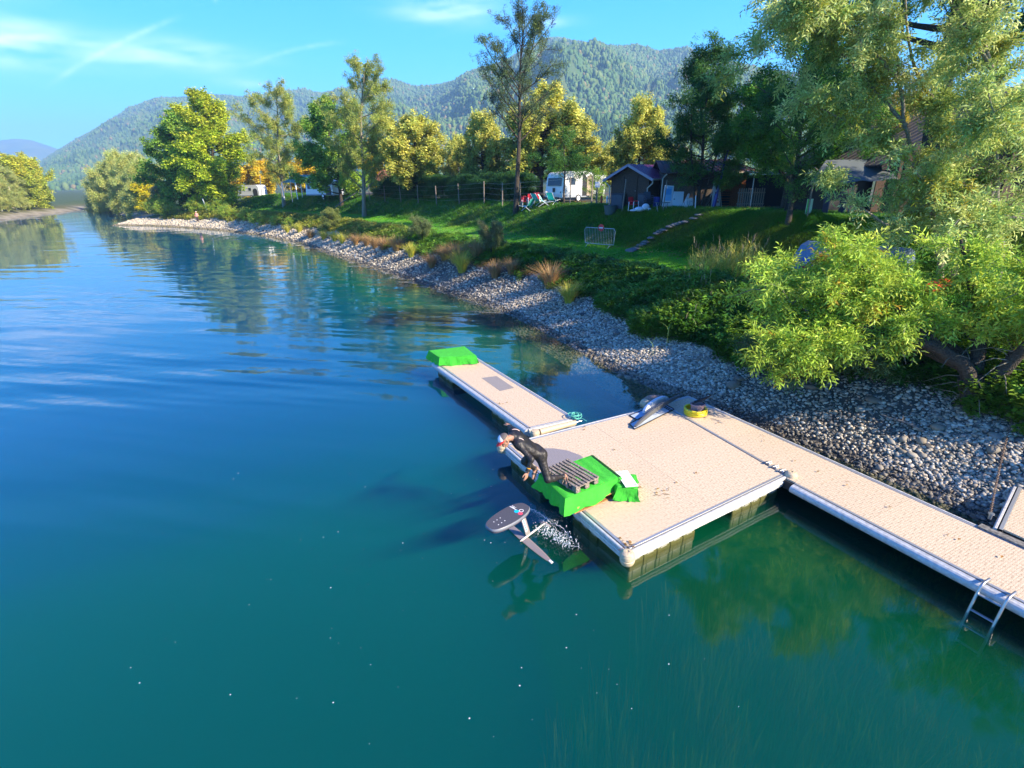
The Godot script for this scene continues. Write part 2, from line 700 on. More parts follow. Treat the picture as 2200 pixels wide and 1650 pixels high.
func build_water() -> void:
	# graded sheet: fine ripples near the dock, coarser far away
	var xs := PackedFloat32Array()
	var zs := PackedFloat32Array()
	var x := -260.0
	while x < 40.0:
		xs.append(x)
		var far := maxf(0.0, maxf(-x - 22.0, x - 14.0))
		x += 0.15 + far * 0.06
	var z := 12.0
	while z > -330.0:
		zs.append(z)
		var far := maxf(0.0, maxf(-z - 12.0, z - 0.0))
		z -= 0.13 + far * 0.0085
	var waves := []
	var wr := RandomNumberGenerator.new()
	wr.seed = 77
	for k in 15:
		var L: float = [2.9, 2.2, 1.7, 1.35, 1.15, 0.95, 0.8, 0.66, 0.58, 0.5, 1.0, 0.75, 0.62, 0.45, 3.8][k]
		var a := deg_to_rad(96.0 + wr.randf_range(-13.0, 13.0)) if k < 10 else deg_to_rad(wr.randf_range(0, 360))
		var kk := TAU / L
		waves.append([cos(a) * kk, sin(a) * kk, wr.randf() * TAU, (0.017 if k < 10 else 0.0045) * wr.randf_range(0.6, 1.2)])
	var b := MB.new()
	var W := xs.size()
	var cnt := W * zs.size()
	b.v.resize(cnt)
	b.n.resize(cnt)
	b.c.resize(cnt)
	b.t.resize(cnt)
	for j in zs.size():
		for i in W:
			var px := xs[i]
			var pz := zs[j]
			var sx := 0.0
			var sz := 0.0
			var patch := nz.get_noise_2d(px * 0.55 + pz * 0.12, pz * 1.5)
			var amp := 0.22 + 0.95 * smooth(-0.12, 0.35, patch + 0.28 * smooth(2.0, -10.0, px) * smooth(-8.0, -16.0, pz)) * smooth(-5.0, -13.0, pz)
			amp *= 1.0 - 0.62 * smooth(-20.0, -42.0, pz)
			amp *= 1.0 - 0.4 * smooth(-75.0, -100.0, pz)
			amp *= 1.0 - 0.6 * smooth(-3.0, 3.0, px)
			# rings spreading from the shore side bend the crests
			var bend := 0.012 * px * px * 0.25
			for w in waves:
				var ph: float = w[0] * px + w[1] * (pz + bend * 0.15) + w[2]
				var q: float = w[3] * cos(ph)
				var kl := sqrt(w[0] * w[0] + w[1] * w[1])
				sx += q * w[0] / kl
				sz += q * w[1] / kl
			sx *= amp
			sz *= amp
			var rx := px - 0.55
			var rz := pz + 8.3
			var rr := sqrt(rx * rx + rz * rz)
			if rr < 3.2 and rr > 0.05:
				var q := 0.085 * cos(rr * 19.0) * exp(-rr * 1.1) * smooth(0.1, 0.5, rr)
				sx += q * rx / rr
				sz += q * rz / rr
			b.v[j * W + i] = Vector3(px, 0.0, pz)
			b.n[j * W + i] = Vector3(-sx, 1.0, -sz).normalized()
			# the lake is blue-teal where deep, weedy green in the sheltered corner by the dock
			var weed := smooth(-3.0, 3.0, px + 0.35 * (pz + 8.0) + 2.5 * nz.get_noise_2d(px * 2.0, pz * 2.0))
			var deep := smooth(-6.0, -15.0, pz)
			var c := lin(0.0, 0.05, 0.055).lerp(lin(0.0, 0.03, 0.26), deep)
			c = c.lerp(lin(0.004, 0.05, 0.012), weed * (1.0 - deep * 0.5))
			if px > -70.0 and pz > -120.0:
				c = c.lerp(lin(0.004, 0.032, 0.018), smooth(-9.0, -3.0, gd(px, pz)) * smooth(-7.0, -11.0, pz))
			b.c[j * W + i] = c
	for j in zs.size() - 1:
		for i in W - 1:
			var a := j * W + i
			b.ix.append_array([a, a + W + 1, a + 1, a, a + W, a + W + 1])
	var m := mat(Color.WHITE, 0.04, 0.0, {"vc": true, "spec": 0.5})
	m.transparency = BaseMaterial3D.TRANSPARENCY_ALPHA
	m.albedo_color.a = 0.07
	var wv := obj("water", b, m)
	# clouded water: teal everywhere, bluer over the deep, greener in the weedy corner by the dock
	murk(wv, Vector3.ZERO, 0.0, V3(-240, -6.4, -310), V3(20, -0.02, 10), 0.42, lin(0.002, 0.37, 0.295))
	for k in 5:
		murk(wv, V3(0, 0, -12), 0.55 + k * 0.015, V3(-260 + k, -6.3, -330 + k), V3(3.0 - k * 1.2, -0.024 - k * 0.002, -0.6 - k * 2.0), 0.11, lin(0.002, 0.11, 0.68))
	for k in 5:
		murk(wv, V3(2, 0, -7), 0.2 + k * 0.06, V3(-1.8 + k * 0.95, -6.2, -2.4 + k * 0.4), V3(17 - k * 0.1, -0.040 - k * 0.002, 16 - k * 0.1), 0.15, lin(0.004, 0.24, 0.02))
	tag(wv, "calm blue green lake water with soft ripples", "water", "", "structure")


func murk(parent: Node3D, pivot: Vector3, yaw: float, lo: Vector3, hi: Vector3, density: float, c: Color) -> void:
	var f := FogVolume.new()
	f.name = "water_depths"
	f.shape = RenderingServer.FOG_VOLUME_SHAPE_BOX
	f.size = hi - lo
	f.rotation.y = yaw
	f.position = pivot + Basis(Vector3.UP, yaw) * ((hi + lo) * 0.5)
	var fm := FogMaterial.new()
	fm.density = density
	fm.albedo = c.linear_to_srgb()
	f.material = fm
	parent.add_child(f, true)
	f.set_meta("kind", "stuff")


func ridge(tab: Array, az: float) -> float:
	for i in tab.size() - 1:
		if az <= tab[i + 1].x:
			var k := clampf((az - tab[i].x) / (tab[i + 1].x - tab[i].x), 0.0, 1.0)
			return lerpf(tab[i].y, tab[i + 1].y, k)
	return tab[-1].y


func build_hills() -> void:
	var far_tab := [V(-75, 2.0), V(-58, 2.6), V(-48.5,2.48),V(-43.9,3.20),V(-41.3,3.53),V(-40.5,3.68),V(-39.6,3.65),V(-38.7,3.28),V(-37.9,2.94),V(-34, 2.2), V(-28, 1.0)]
	var main_tab := [V(-41.0, 0.6), V(-39.5, 1.9), V(-37.9,2.94),V(-35.6,4.27),V(-33.1,5.72),V(-30.9,6.78),V(-30,6.96),V(-29,6.97),V(-27,7.35),V(-25.2,7.36),V(-23.4,7.14),V(-21.8,7.49),V(-20.2,7.91),V(-19.2,7.98),V(-17.4,7.74),V(-14.5,8.37),V(-12.3,8.9),V(-10.6,8.74),V(-8.9,8.22),V(-6.7,8.54),V(-4.9,8.92),V(-3.5,9.53),V(-1.3,10.11),V(0.5,10.75),V(1.9,11.39),V(4.1,12.02),V(5.2,12.13),V(7.5,11.58),V(10.6,11.08),V(12.7,10.68),V(14,10.32),V(16.4,10.31),V(19.3,9.54),V(22.5,8.88),V(25.6,8.11),V(29.2,7.28),V(32.8,5.79),V(36.1,4.7),V(41.8,3.61),V(48.8,2.78), V(75, 3.0)]
	var hn := FastNoiseLite.new()
	hn.seed = 31
	hn.frequency = 0.0026
	hn.fractal_octaves = 5
	var forest_m := mat(Color.WHITE, 0.95, 0.0, {"vc": true})
	var lump := MB.new()
	lump.ell(Vector3(0, 0.45, 0), Vector3(0.5, 0.62, 0.5), 6, 4)
	var cone := MB.new()
	cone.lathe([V(0.36, 0.0), V(0.0, 1.25)], 6)
	var lumpm := lump.mesh(forest_m)
	var conem := cone.mesh(forest_m)
	for which in 2:
		var tab: Array = far_tab if which == 0 else main_tab
		var a0: float = tab[0].x
		var a1: float = tab[-1].x
		var NA := 90 if which == 0 else 240
		var NR := 26 if which == 0 else 56
		var b := MB.new()
		var heights := PackedFloat32Array()
		for i in NA + 1:
			var az := lerpf(a0, a1, float(i) / NA)
			var el := ridge(tab, az)
			var R := 5600.0 if which == 0 else lerpf(3400.0, 2300.0, smooth(-38.0, 5.0, az)) + 260.0 * sin(az * 0.5)
			var r0 := 4000.0 if which == 0 else lerpf(1150.0, 620.0, smooth(-38.0, 5.0, az))
			for j in NR + 3:
				var t := float(j) / NR
				var r := lerpf(r0, R, t)
				var x := sin(deg_to_rad(az)) * r
				var z := -cos(deg_to_rad(az)) * r
				var top := R * tan(deg_to_rad(el)) + 1.3
				var y := 5.0 + top * (0.62 * t + 0.38 * t * t * (3.0 - 2.0 * t)) if t <= 1.0 else top * (1.0 - (t - 1.0) * 3.0)
				var win := sin(clampf(t, 0.0, 1.0) * PI) * pow(clampf(1.0 - t, 0.0, 1.0), 0.6) * 1.3
				y += win * top * (0.30 * hn.get_noise_2d(x, z) + 0.16 * absf(hn.get_noise_2d(x * 2.2 + 900.0, z * 2.2)))
				if t >= 0.999 and t < 1.001:
					y += 2.0 * hn.get_noise_2d(x * 9.0, z * 9.0)
				if j == 0:
					y = -20.0
				heights.append(y)
				var n1 := hn.get_noise_2d(x * 3.0 + 70.0, z * 3.0)
				var n2 := hn.get_noise_2d(x * 14.0, z * 14.0 + 70.0)
				b.col = lin(0.05, 0.11, 0.03).lerp(lin(0.13, 0.17, 0.04), clampf(0.4 + n1 * 1.3, 0.0, 1.0)).lerp(lin(0.13, 0.09, 0.035), clampf(n2 * 0.9, 0.0, 0.5))
				b.vert(Vector3(x, y, z), Vector3.UP)
		var M := NR + 3
		for i in NA + 1:
			for j in M:
				var p := b.v[mini(i + 1, NA) * M + j] - b.v[maxi(i - 1, 0) * M + j]
				var q := b.v[i * M + mini(j + 1, M - 1)] - b.v[i * M + maxi(j - 1, 0)]
				var nn := p.cross(q).normalized()
				b.n[i * M + j] = nn if nn.y > 0.0 else -nn
		for i in NA:
			for j in M - 1:
				b.quad(i * M + j, (i + 1) * M + j, (i + 1) * M + j + 1, i * M + j + 1)
		var hill := obj("distant_mountain" if which == 0 else "wooded_mountain", b, forest_m)
		tag(hill, "hazy blue mountain at the far left behind the river" if which == 0 else "long forested mountain ridge behind the campsite rising to a peak", "mountain", "", "structure")
		if which == 0:
			continue
		var xs := [[], []]
		var cs := [[], []]
		var fr := RandomNumberGenerator.new()
		fr.seed = 5
		for k in 150000:
			var fi := fr.randf() * NA * 0.86
			var fj := pow(fr.randf(), 0.8) * NR
			var i := int(fi)
			var j := mini(int(fj), NR - 1)
			var p := b.v[i * M + j].lerp(b.v[(i + 1) * M + j], fi - i).lerp(b.v[i * M + j + 1].lerp(b.v[(i + 1) * M + j + 1], fi - i), fj - j)
			if p.y < 2.0:
				continue
			var kind := 1 if nz.get_noise_2d(p.x * 0.05, p.z * 0.05) + fr.randf_range(-0.5, 0.3) > 0.0 else 0
			var s := fr.randf_range(5.5, 10.5)
			xs[kind].append(Transform3D(Basis(Vector3.UP, fr.randf() * TAU).scaled(Vector3(s, s * fr.randf_range(0.8, 1.3), s)), p - Vector3(0, 2, 0)))
			var c := lin(0.06, 0.13, 0.03).lerp(lin(0.14, 0.19, 0.045), fr.randf() * fr.randf())
			if fr.randf() < 0.07:
				c = lin(0.17, 0.14, 0.05)
			if kind == 1:
				c = lin(0.03, 0.085, 0.03).lerp(lin(0.055, 0.12, 0.04), fr.randf())
			cs[kind].append(c)
		tag(multi("broadleaf_forest", lumpm, xs[0], cs[0]), "mixed autumn forest covering the mountain side", "forest")
		tag(multi("conifer_forest", conem, xs[1], cs[1]), "dark conifers scattered through the mountain forest", "forest")


# ---------------------------------------------------------------- floating dock
func H(p: Vector2, y: float) -> Vector3:
	return Vector3(p.x, y, p.y)


func bil(q: Array, u: float, w: float) -> Vector2:
	return (q[0] as Vector2).lerp(q[1], u).lerp((q[3] as Vector2).lerp(q[2], u), w)


func tread_texture() -> ImageTexture:
	var im := Image.create(128, 128, true, Image.FORMAT_RGB8)
	var fn := FastNoiseLite.new()
	fn.seed = 2
	fn.frequency = 0.07
	for y in 128:
		for x in 128:
			var k := 0.93 + 0.10 * fn.get_noise_2d(x, y)
			im.set_pixel(x, y, Color(k, k, k))
	for r in 8:
		for q in 8:
			var cx := q * 16 + 8
			var cy := r * 16 + 8
			var down := (r + q) % 2 == 0
			for s in range(-5, 6):
				for w in range(-2, 3):
					var k := 0.62 if absi(w) < 2 else 0.80
					if w == 1:
						k = 1.0
					im.set_pixel(posmod(cx + (s if down else w), 128), posmod(cy + (w if down else s), 128), Color(k, k * 0.97, k * 0.94))
	return ImageTexture.create_from_image(im)


var m_alu: StandardMaterial3D
var m_strake: StandardMaterial3D
var m_dark: StandardMaterial3D
var m_cream: StandardMaterial3D
var m_float: StandardMaterial3D
var tread: ImageTexture
var deck_mats := []
var mids := {}


func deck_section(called: String, label: String, q: Array, y: float, nu: int, nv: int, group := "") -> Node3D:
	# q: four corners in order; local x runs q0 to q1
	var dirx: Vector2 = (q[1] - q[0]).normalized()
	var t := thing(called, label, "dock", H(q[0], 0), -dirx.angle(), group)
	mids[t] = bil(q, 0.5, 0.5)
	var inv := t.transform.affine_inverse()
	var e := []
	for i in 4:
		e.append(((q[(i + 1) % 4] as Vector2) - q[i]).normalized())
	# tan panels, set in from the rim
	var ins := 0.085
	var lu: float = q[0].distance_to(q[1])
	var lv: float = q[0].distance_to(q[3])
	for a in nu:
		for c in nv:
			var u0 := lerpf(ins / lu, 1.0 - ins / lu, float(a) / nu)
			var u1 := lerpf(ins / lu, 1.0 - ins / lu, (a + 1.0) / nu)
			var w0 := lerpf(ins / lv, 1.0 - ins / lv, float(c) / nv)
			var w1 := lerpf(ins / lv, 1.0 - ins / lv, (c + 1.0) / nv)
			var gu := 0.0022 / lu
			var gv := 0.0022 / lv
			var b := MB.new()
			b.X = inv
			var dy := rng.randf_range(-0.001, 0.001)
			b.prism(PackedVector2Array([bil(q, u0 + gu, w0 + gv), bil(q, u1 - gu, w0 + gv), bil(q, u1 - gu, w1 - gv), bil(q, u0 + gu, w1 - gv)]), y - 0.035, y + dy)
			obj("deck_panel", b, deck_mats[rng.randi() % deck_mats.size()], t)
	# structure under the panels
	var f := MB.new()
	f.X = inv
	f.prism(PackedVector2Array([bil(q, 0.02, 0.02), bil(q, 0.98, 0.02), bil(q, 0.98, 0.98), bil(q, 0.02, 0.98)]), y - 0.22, y - 0.037)
	obj("frame", f, m_dark, t)
	return t


func rail(t: Node3D, a: Vector2, c: Vector2, y: float, wide := false) -> void:
	# metal rim, dark groove and rubbing strake along one edge, from a to c with the outside on the left
	var inv := t.transform.affine_inverse()
	var d := (c - a).normalized()
	var out := Vector3(d.y, 0, -d.x)
	if out.dot(H(mids[t] - a, 0)) > 0.0:
		out = -out
	var A := H(a, y)
	var C := H(c, y)
	var b := MB.new()
	b.X = inv
	b.edge(A, C, out, [V(-0.083, -0.04), V(-0.083, 0.004), V(-0.078, 0.007), V(-0.03, 0.007), V(-0.027, 0.004), V(-0.027, -0.03)])
	obj("metal_rim", b, m_alu, t)
	var g := MB.new()
	g.X = inv
	g.edge(A, C, out, [V(-0.027, -0.018), V(-0.006, -0.018)])
	obj("groove", g, m_dark, t)
	var s := MB.new()
	s.X = inv
	var prof := []
	if wide:
		prof = [V(-0.006, -0.05), V(-0.006, -0.006), V(0.012, 0.0)]
		for k in 9:
			var an := PI * 0.5 - PI * k / 8.0
			prof.append(V(0.035 + 0.085 * cos(an), -0.095 + 0.085 * sin(an)))
		prof.append_array([V(0.0, -0.185), V(-0.06, -0.2)])
	else:
		prof = [V(-0.006, -0.05), V(-0.006, -0.004), V(0.0, 0.002), V(0.03, 0.002), V(0.045, -0.008), V(0.05, -0.03), V(0.05, -0.055), V(0.042, -0.066), V(0.028, -0.07), V(0.028, -0.082), V(0.044, -0.086), V(0.054, -0.1), V(0.056, -0.13), V(0.046, -0.146), V(0.03, -0.15), V(0.026, -0.164), V(0.036, -0.168), V(0.04, -0.2), V(0.02, -0.214), V(-0.06, -0.216)]
	s.edge(A, C, out, prof)
	obj("rubbing_strake", s, m_strake, t)
	# end caps close the hollow profile
	for p in [[A, -1.0], [C, 1.0]]:
		var k := MB.new()
		k.X = inv
		var pts := []
		for w in prof:
			pts.append(p[0] + out * w.x + Vector3.UP * w.y)
		k.face(pts, H(d * p[1], 0.0))
		obj("strake_end", k, m_strake, t)


func floats(t: Node3D, a: Vector2, c: Vector2, y: float, k0: float, k1: float, n: int, deep := 0.9) -> void:
	var inv := t.transform.affine_inverse()
	var d := (c - a).normalized()
	var nin := V(-d.y, d.x)
	if nin.dot(mids[t] - a) < 0.0:
		nin = -nin
	for i in n:
		var p0 := a.lerp(c, lerpf(k0, k1, float(i) / n)) + d * 0.008
		var p1 := a.lerp(c, lerpf(k0, k1, (i + 1.0) / n)) - d * 0.008
		var b := MB.new()
		var w := p0.distance_to(p1)
		# bevelled block, stained green towards the waterline
		var mid := (p0 + p1) * 0.5 + nin * (0.07 + deep * 0.5)
		b.X = inv * Transform3D(Basis(H(d, 0), Vector3.UP, H(d, 0).cross(Vector3.UP)), H(mid, (y - 0.2 - 0.4) * 0.5))
		b.box(Vector3.ZERO, Vector3(w, y - 0.2 + 0.4, deep), 0.018)
		b.box(Vector3(0, 0, deep * 0.5 + 0.004), Vector3(w * 0.5, y + 0.1, 0.014), 0.006)
		b.box(Vector3(0, 0, -deep * 0.5 - 0.004), Vector3(w * 0.5, y + 0.1, 0.014), 0.006)
		for j in b.v.size():
			var wy := (t.transform * b.v[j]).y
			b.c[j] = lin(0.50, 0.48, 0.40) if wy > 0.15 else lin(0.16, 0.17, 0.05)
		# a stain line of its own height: split by adding a band
		var band := MB.new()
		band.X = b.X
		var yb := 0.055 + rng.randf() * 0.03 - (y - 0.2 - 0.4) * 0.5
		band.box(Vector3(0, yb - 0.11, 0), Vector3(w + 0.006, 0.22, deep + 0.03), 0.012)
		var fl := obj("float", b, m_float, t)
		obj("algae_band", band, mats.algae, fl)


func corner_fender(t: Node3D, p: Vector2, y: float) -> void:
	var b := MB.new()
	b.X = t.transform.affine_inverse() * Transform3D(Basis.IDENTITY, H(p, y))
	var prof := [V(0.0, -0.15), V(0.07, -0.15), V(0.105, -0.13), V(0.125, -0.09), V(0.132, -0.04), V(0.122, -0.03), V(0.122, -0.018), V(0.132, -0.008), V(0.128, 0.04), V(0.11, 0.085), V(0.075, 0.11), V(0.03, 0.115), V(0.028, 0.1), V(0.0, 0.1)]
	b.lathe(prof, 20)
	obj("corner_fender", b, m_cream, t)


func build_dock() -> void:
	tread = tread_texture()
	var stain := noise_tex(0.02, Color(0.78, 0.76, 0.74), Color(1, 1, 1), 14, 256, FastNoiseLite.TYPE_SIMPLEX_SMOOTH, 5, Color(0.97, 0.965, 0.96))
	for k in 4:
		var f := 1.0 + 0.012 * (k - 1.5)
		deck_mats.append(mat(lin(0.75 * f, 0.595 * f, 0.41 * f), 0.7, 0.0, {"tex": tread, "tri": 2.9, "detail": stain, "dscale": 0.6}))
	m_alu = mat(lin(0.42, 0.42, 0.42), 0.45, 0.6, {"normal": bumpy(0.05, 8, 1.0), "tri": 2.0, "ns": 0.2})
	m_strake = mat(lin(0.60, 0.59, 0.56), 0.42, 0.0, {"tex": noise_tex(0.03, grey(0.78), grey(1.0), 31), "tri": 1.3})
	m_dark = mat(lin(0.02, 0.02, 0.02), 0.8)
	m_cream = mat(lin(0.66, 0.52, 0.33), 0.55, 0.0, {"tex": noise_tex(0.03, grey(0.75), grey(1.0), 41), "tri": 3.0})
	m_float = mat(lin(0.9, 0.9, 0.9), 0.7, 0.0, {"vc": true, "tex": noise_tex(0.05, grey(0.7), grey(1.0), 17), "tri": 2.0})
	mats.algae = mat(lin(0.17, 0.17, 0.03), 0.9, 0.0, {"tex": noise_tex(0.06, grey(0.45), grey(1.0), 18), "tri": 3.0, "normal": bumpy(0.09, 5, 6.0)})
	var P := [V(1.92, -7.25), V(5.82, -9.62), V(4.28, -13.45), V(-0.2, -11.2)]
	var pl := deck_section("platform_dock", "large square tan platform dock with pale rounded corner fenders", P, DECK, 2, 4)
	rail(pl, P[0], P[1], DECK)
	rail(pl, P[3], P[0], DECK)
	rail(pl, P[2], P[3], DECK)
	var inv := pl.transform.affine_inverse()
	var b := MB.new()
	b.X = inv
	b.edge(H(P[1], DECK), H(P[2], DECK), H(V(0.93, 0.37), 0.0), [V(-0.083, -0.04), V(-0.083, 0.006), V(-0.02, 0.008), V(0.0, 0.008), V(0.0, -0.2)])
	obj("metal_rim", b, m_alu, pl)
	floats(pl, P[0], P[1], DECK, 0.03, 0.40, 5)
	floats(pl, P[0], P[1], DECK, 0.64, 0.97, 5)
	floats(pl, P[3], P[0], DECK, 0.04, 0.34, 4)
	floats(pl, P[3], P[0], DECK, 0.62, 0.80, 3)
	floats(pl, P[2], P[3], DECK, 0.10, 0.40, 4)
	corner_fender(pl, P[0] + V(-0.015, 0.075), DECK - 0.05)
	corner_fender(pl, P[1] + V(0.07, 0.03), DECK - 0.02)
	corner_fender(pl, P[3] + V(-0.06, 0.02), DECK - 0.04)
	# hinge hardware near the right corner
	var hg := MB.new()
	hg.X = inv
	for k in 3:
		var p: Vector2 = P[1].lerp(P[2], 0.03 + 0.045 * k)
		hg.X = inv * Transform3D(Basis(Vector3.UP, 0.4), H(p, DECK + 0.03))
		hg.box(Vector3.ZERO, Vector3(0.10, 0.04, 0.13), 0.012)
		hg.tube([V3(-0.08, 0.02, 0), V3(0.08, 0.02, 0)], [0.018, 0.018], 8)
	obj("hinge_bracket", hg, mats_get("steel"), pl)
	# the weathered grey strip where swimmers climb out, wet against the tan
	var wp := MB.new()
	wp.X = inv
	wp.prism(PackedVector2Array([V(0.40, -11.0), V(0.95, -10.98), V(1.28, -10.86), V(1.55, -10.62), V(1.66, -10.35), V(1.45, -9.95), V(0.95, -9.75), V(0.62, -9.95), V(0.30, -10.55)]), DECK - 0.004, DECK + 0.003)
	obj("wet_patch", wp, mat(lin(0.30, 0.26, 0.24), 0.28, 0.0, {"tex": tread, "tri": 2.9}), pl)

	# finger pier
	var Q := [V(0.40, -12.05), V(1.66, -12.62), V(-1.38, -18.12), V(-2.74, -17.52)]
	var pier := deck_section("finger_pier", "narrow tan finger pier running out from the platform to a green covered block", Q, DECK, 1, 5)
	rail(pier, Q[3], Q[0], DECK, true)
	rail(pier, Q[1], Q[2], DECK)
	rail(pier, Q[2], Q[3], DECK)
	rail(pier, Q[0], Q[1], DECK)
	floats(pier, Q[3], Q[0], DECK, 0.02, 0.22, 4, 1.1)
	floats(pier, Q[3], Q[0], DECK, 0.66, 0.93, 5, 1.1)
	var gr := MB.new()
	gr.X = pier.transform.affine_inverse()
	gr.prism(PackedVector2Array([V(-0.98, -15.85), V(-0.50, -16.0), V(0.06, -14.93), V(-0.36, -14.68)]), DECK - 0.01, DECK + 0.004)
	obj("grey_grating", gr, mat(lin(0.30, 0.27, 0.25), 0.7, 0.0, {"tex": tread, "tri": 3.4}), pier)

	# shore walkway
	var out := V(0.885, -0.466)
	var o0 := V(5.15, -14.05)
	var o1 := V(11.1, -2.36)
	var Wq := [o1 - out * 1.6, o1, o0, o0 - out * 1.6]
	var walk := deck_section("shore_walkway", "long tan walkway along the pebble shore on the right of the platform", Wq, DECK - 0.012, 1, 11)
	rail(walk, Wq[3].lerp(Wq[0], 0.345), Wq[3].lerp(Wq[0], 0.72), DECK - 0.012, true)
	rail(walk, Wq[3].lerp(Wq[0], 0.7205), Wq[0], DECK - 0.012, true)
	rail(walk, Wq[1], Wq[2], DECK - 0.012)
	rail(walk, Wq[2], Wq[3], DECK - 0.012)
	floats(walk, Wq[1], Wq[2], DECK, 0.02, 0.98, 26, 0.5)

	# gangway to the bank
	var G := [V(8.52, -7.62), V(9.42, -5.75), V(13.0, -8.55), V(11.55, -10.2)]
	var gang := deck_section("gangway", "tan gangway leaving the walkway for the bank at the right edge", G, DECK + 0.06, 4, 1)
	rail(gang, G[3], G[0], DECK + 0.06)
	var th := MB.new()
	th.X = gang.transform.affine_inverse()
	th.beam(V3(8.36, DECK + 0.012, -7.78), V3(9.5, DECK + 0.012, -5.55), 0.16, 0.03, Vector3.UP, 0.006)
	obj("threshold_plate", th, mat(lin(0.30, 0.28, 0.24), 0.8, 0.0, {"tex": noise_tex(0.03, grey(0.5), grey(1), 61), "tri": 1.5}), gang)

	# cream hinge roller between pier and platform
	var rl := thing("hinge_roller", "cream roller bar lying in the hinge gap between pier and platform", "roller", V3(0.62, DECK - 0.02, -11.86))
	var rb := MB.new()
	rb.tube([V3(0.06, 0, -0.03), V3(1.02, 0, -0.55)], [0.085, 0.07], 14)
	obj("roller", rb, m_cream, rl)
	var rk := MB.new()
	rk.X = Transform3D(Basis.IDENTITY, V3(-0.06, -0.02, 0.04))
	rk.lathe([V(0.0, -0.13), V(0.10, -0.12), V(0.12, -0.05), V(0.12, 0.05), V(0.10, 0.11), V(0.0, 0.12)], 16)
	obj("end_drum", rk, m_cream, rl)
	var rp := MB.new()
	rp.tube([V3(0.98, 0.02, -0.5), V3(1.2, 0.03, -0.6)], [0.022, 0.022], 8)
	rp.box(V3(0.03, -0.02, 0.06), V3(0.07, 0.1, 0.07), 0.01)
	obj("end_pin", rp, mats_get("steel"), rl)
	for p in [[V(3.73, -13.40), "yellow cream round fender at the back edge of the platform"], ]:
		var fd := thing("edge_fender", p[1], "fender", H(p[0], DECK + 0.02))
		var fb := MB.new()
		fb.X = Transform3D(Basis(Vector3(0.88, 0, -0.47).normalized(), PI * 0.5), V3(0, 0.03, 0))
		fb.lathe([V(0.0, -0.13), V(0.09, -0.125), V(0.13, -0.09), V(0.14, -0.03), V(0.13, -0.015), V(0.14, 0.0), V(0.14, 0.06), V(0.12, 0.11), V(0.07, 0.13), V(0.0, 0.13)], 18)
		obj("drum", fb, m_cream, fd)
		var fs := MB.new()
		fs.tube([V3(0, -0.12, 0.02), V3(0, 0.05, 0.0)], [0.02, 0.02], 6)
		obj("bracket", fs, mats_get("steel"), fd)
	var bl := MB.new()
	var bp := V3(4.15, 0.30, -13.95)
	rock(bl, Vector3.ZERO, 0.32, 3, V3(1.0, 0.7, 0.8))
	var bo := obj("shore_boulder", bl, mat(lin(0.42, 0.29, 0.22), 0.85, 0.0, {"tex": noise_tex(0.03, grey(0.6), grey(1), 71), "tri": 2.0}))
	bo.position = bp
	tag(bo, "rounded pinkish boulder at the water behind the platform edge", "boulder")


func mats_get(k: String) -> StandardMaterial3D:
	if not mats.has(k):
		match k:
			"steel": mats[k] = mat(lin(0.45, 0.45, 0.45), 0.35, 0.8)
			"wood": mats[k] = mat(lin(0.44, 0.36, 0.29), 0.85, 0.0, {"tex": noise_tex(0.03, grey(0.45), grey(1.0), 51), "tri": 3.0, "normal": bumpy(0.06, 6, 3.0), "ns": 0.4})
			"newwood": mats[k] = mat(lin(0.50, 0.26, 0.09), 0.75, 0.0, {"tex": noise_tex(0.03, grey(0.65), grey(1.0), 52), "tri": 3.0})
			"white": mats[k] = mat(lin(0.72, 0.72, 0.72), 0.5)
			"black": mats[k] = mat(lin(0.015, 0.015, 0.017), 0.6)
			"bark": mats[k] = mat(lin(0.13, 0.10, 0.07), 0.95, 0.0, {"tex": noise_tex(0.05, grey(0.35), grey(1.0), 53), "tri": 1.2, "normal": bumpy(0.07, 7, 8.0), "ns": 0.9})
			"palebark": mats[k] = mat(lin(0.42, 0.37, 0.27), 0.9, 0.0, {"tex": noise_tex(0.04, grey(0.45), grey(1.0), 54), "tri": 1.6, "normal": bumpy(0.07, 9, 5.0), "ns": 0.6})
			"turf": mats[k] = mat(lin(0.075, 0.74, 0.05), 0.95, 0.0, {"detail": noise_tex(0.015, Color(0.84, 0.88, 0.86), Color(1, 1, 1), 57, 256), "dscale": 0.5, "tex": noise_tex(0.09, grey(0.74), grey(1.0), 55, 512), "tri": 2.2, "normal": bumpy(0.16, 10, 8.0), "ns": 0.9})
			"concrete": mats[k] = mat(lin(0.22, 0.21, 0.19), 0.9, 0.0, {"tex": noise_tex(0.03, grey(0.6), grey(1.0), 56), "tri": 1.0})
	return mats[k]


# a stone: an icosphere pushed about by noise
var ico := {}


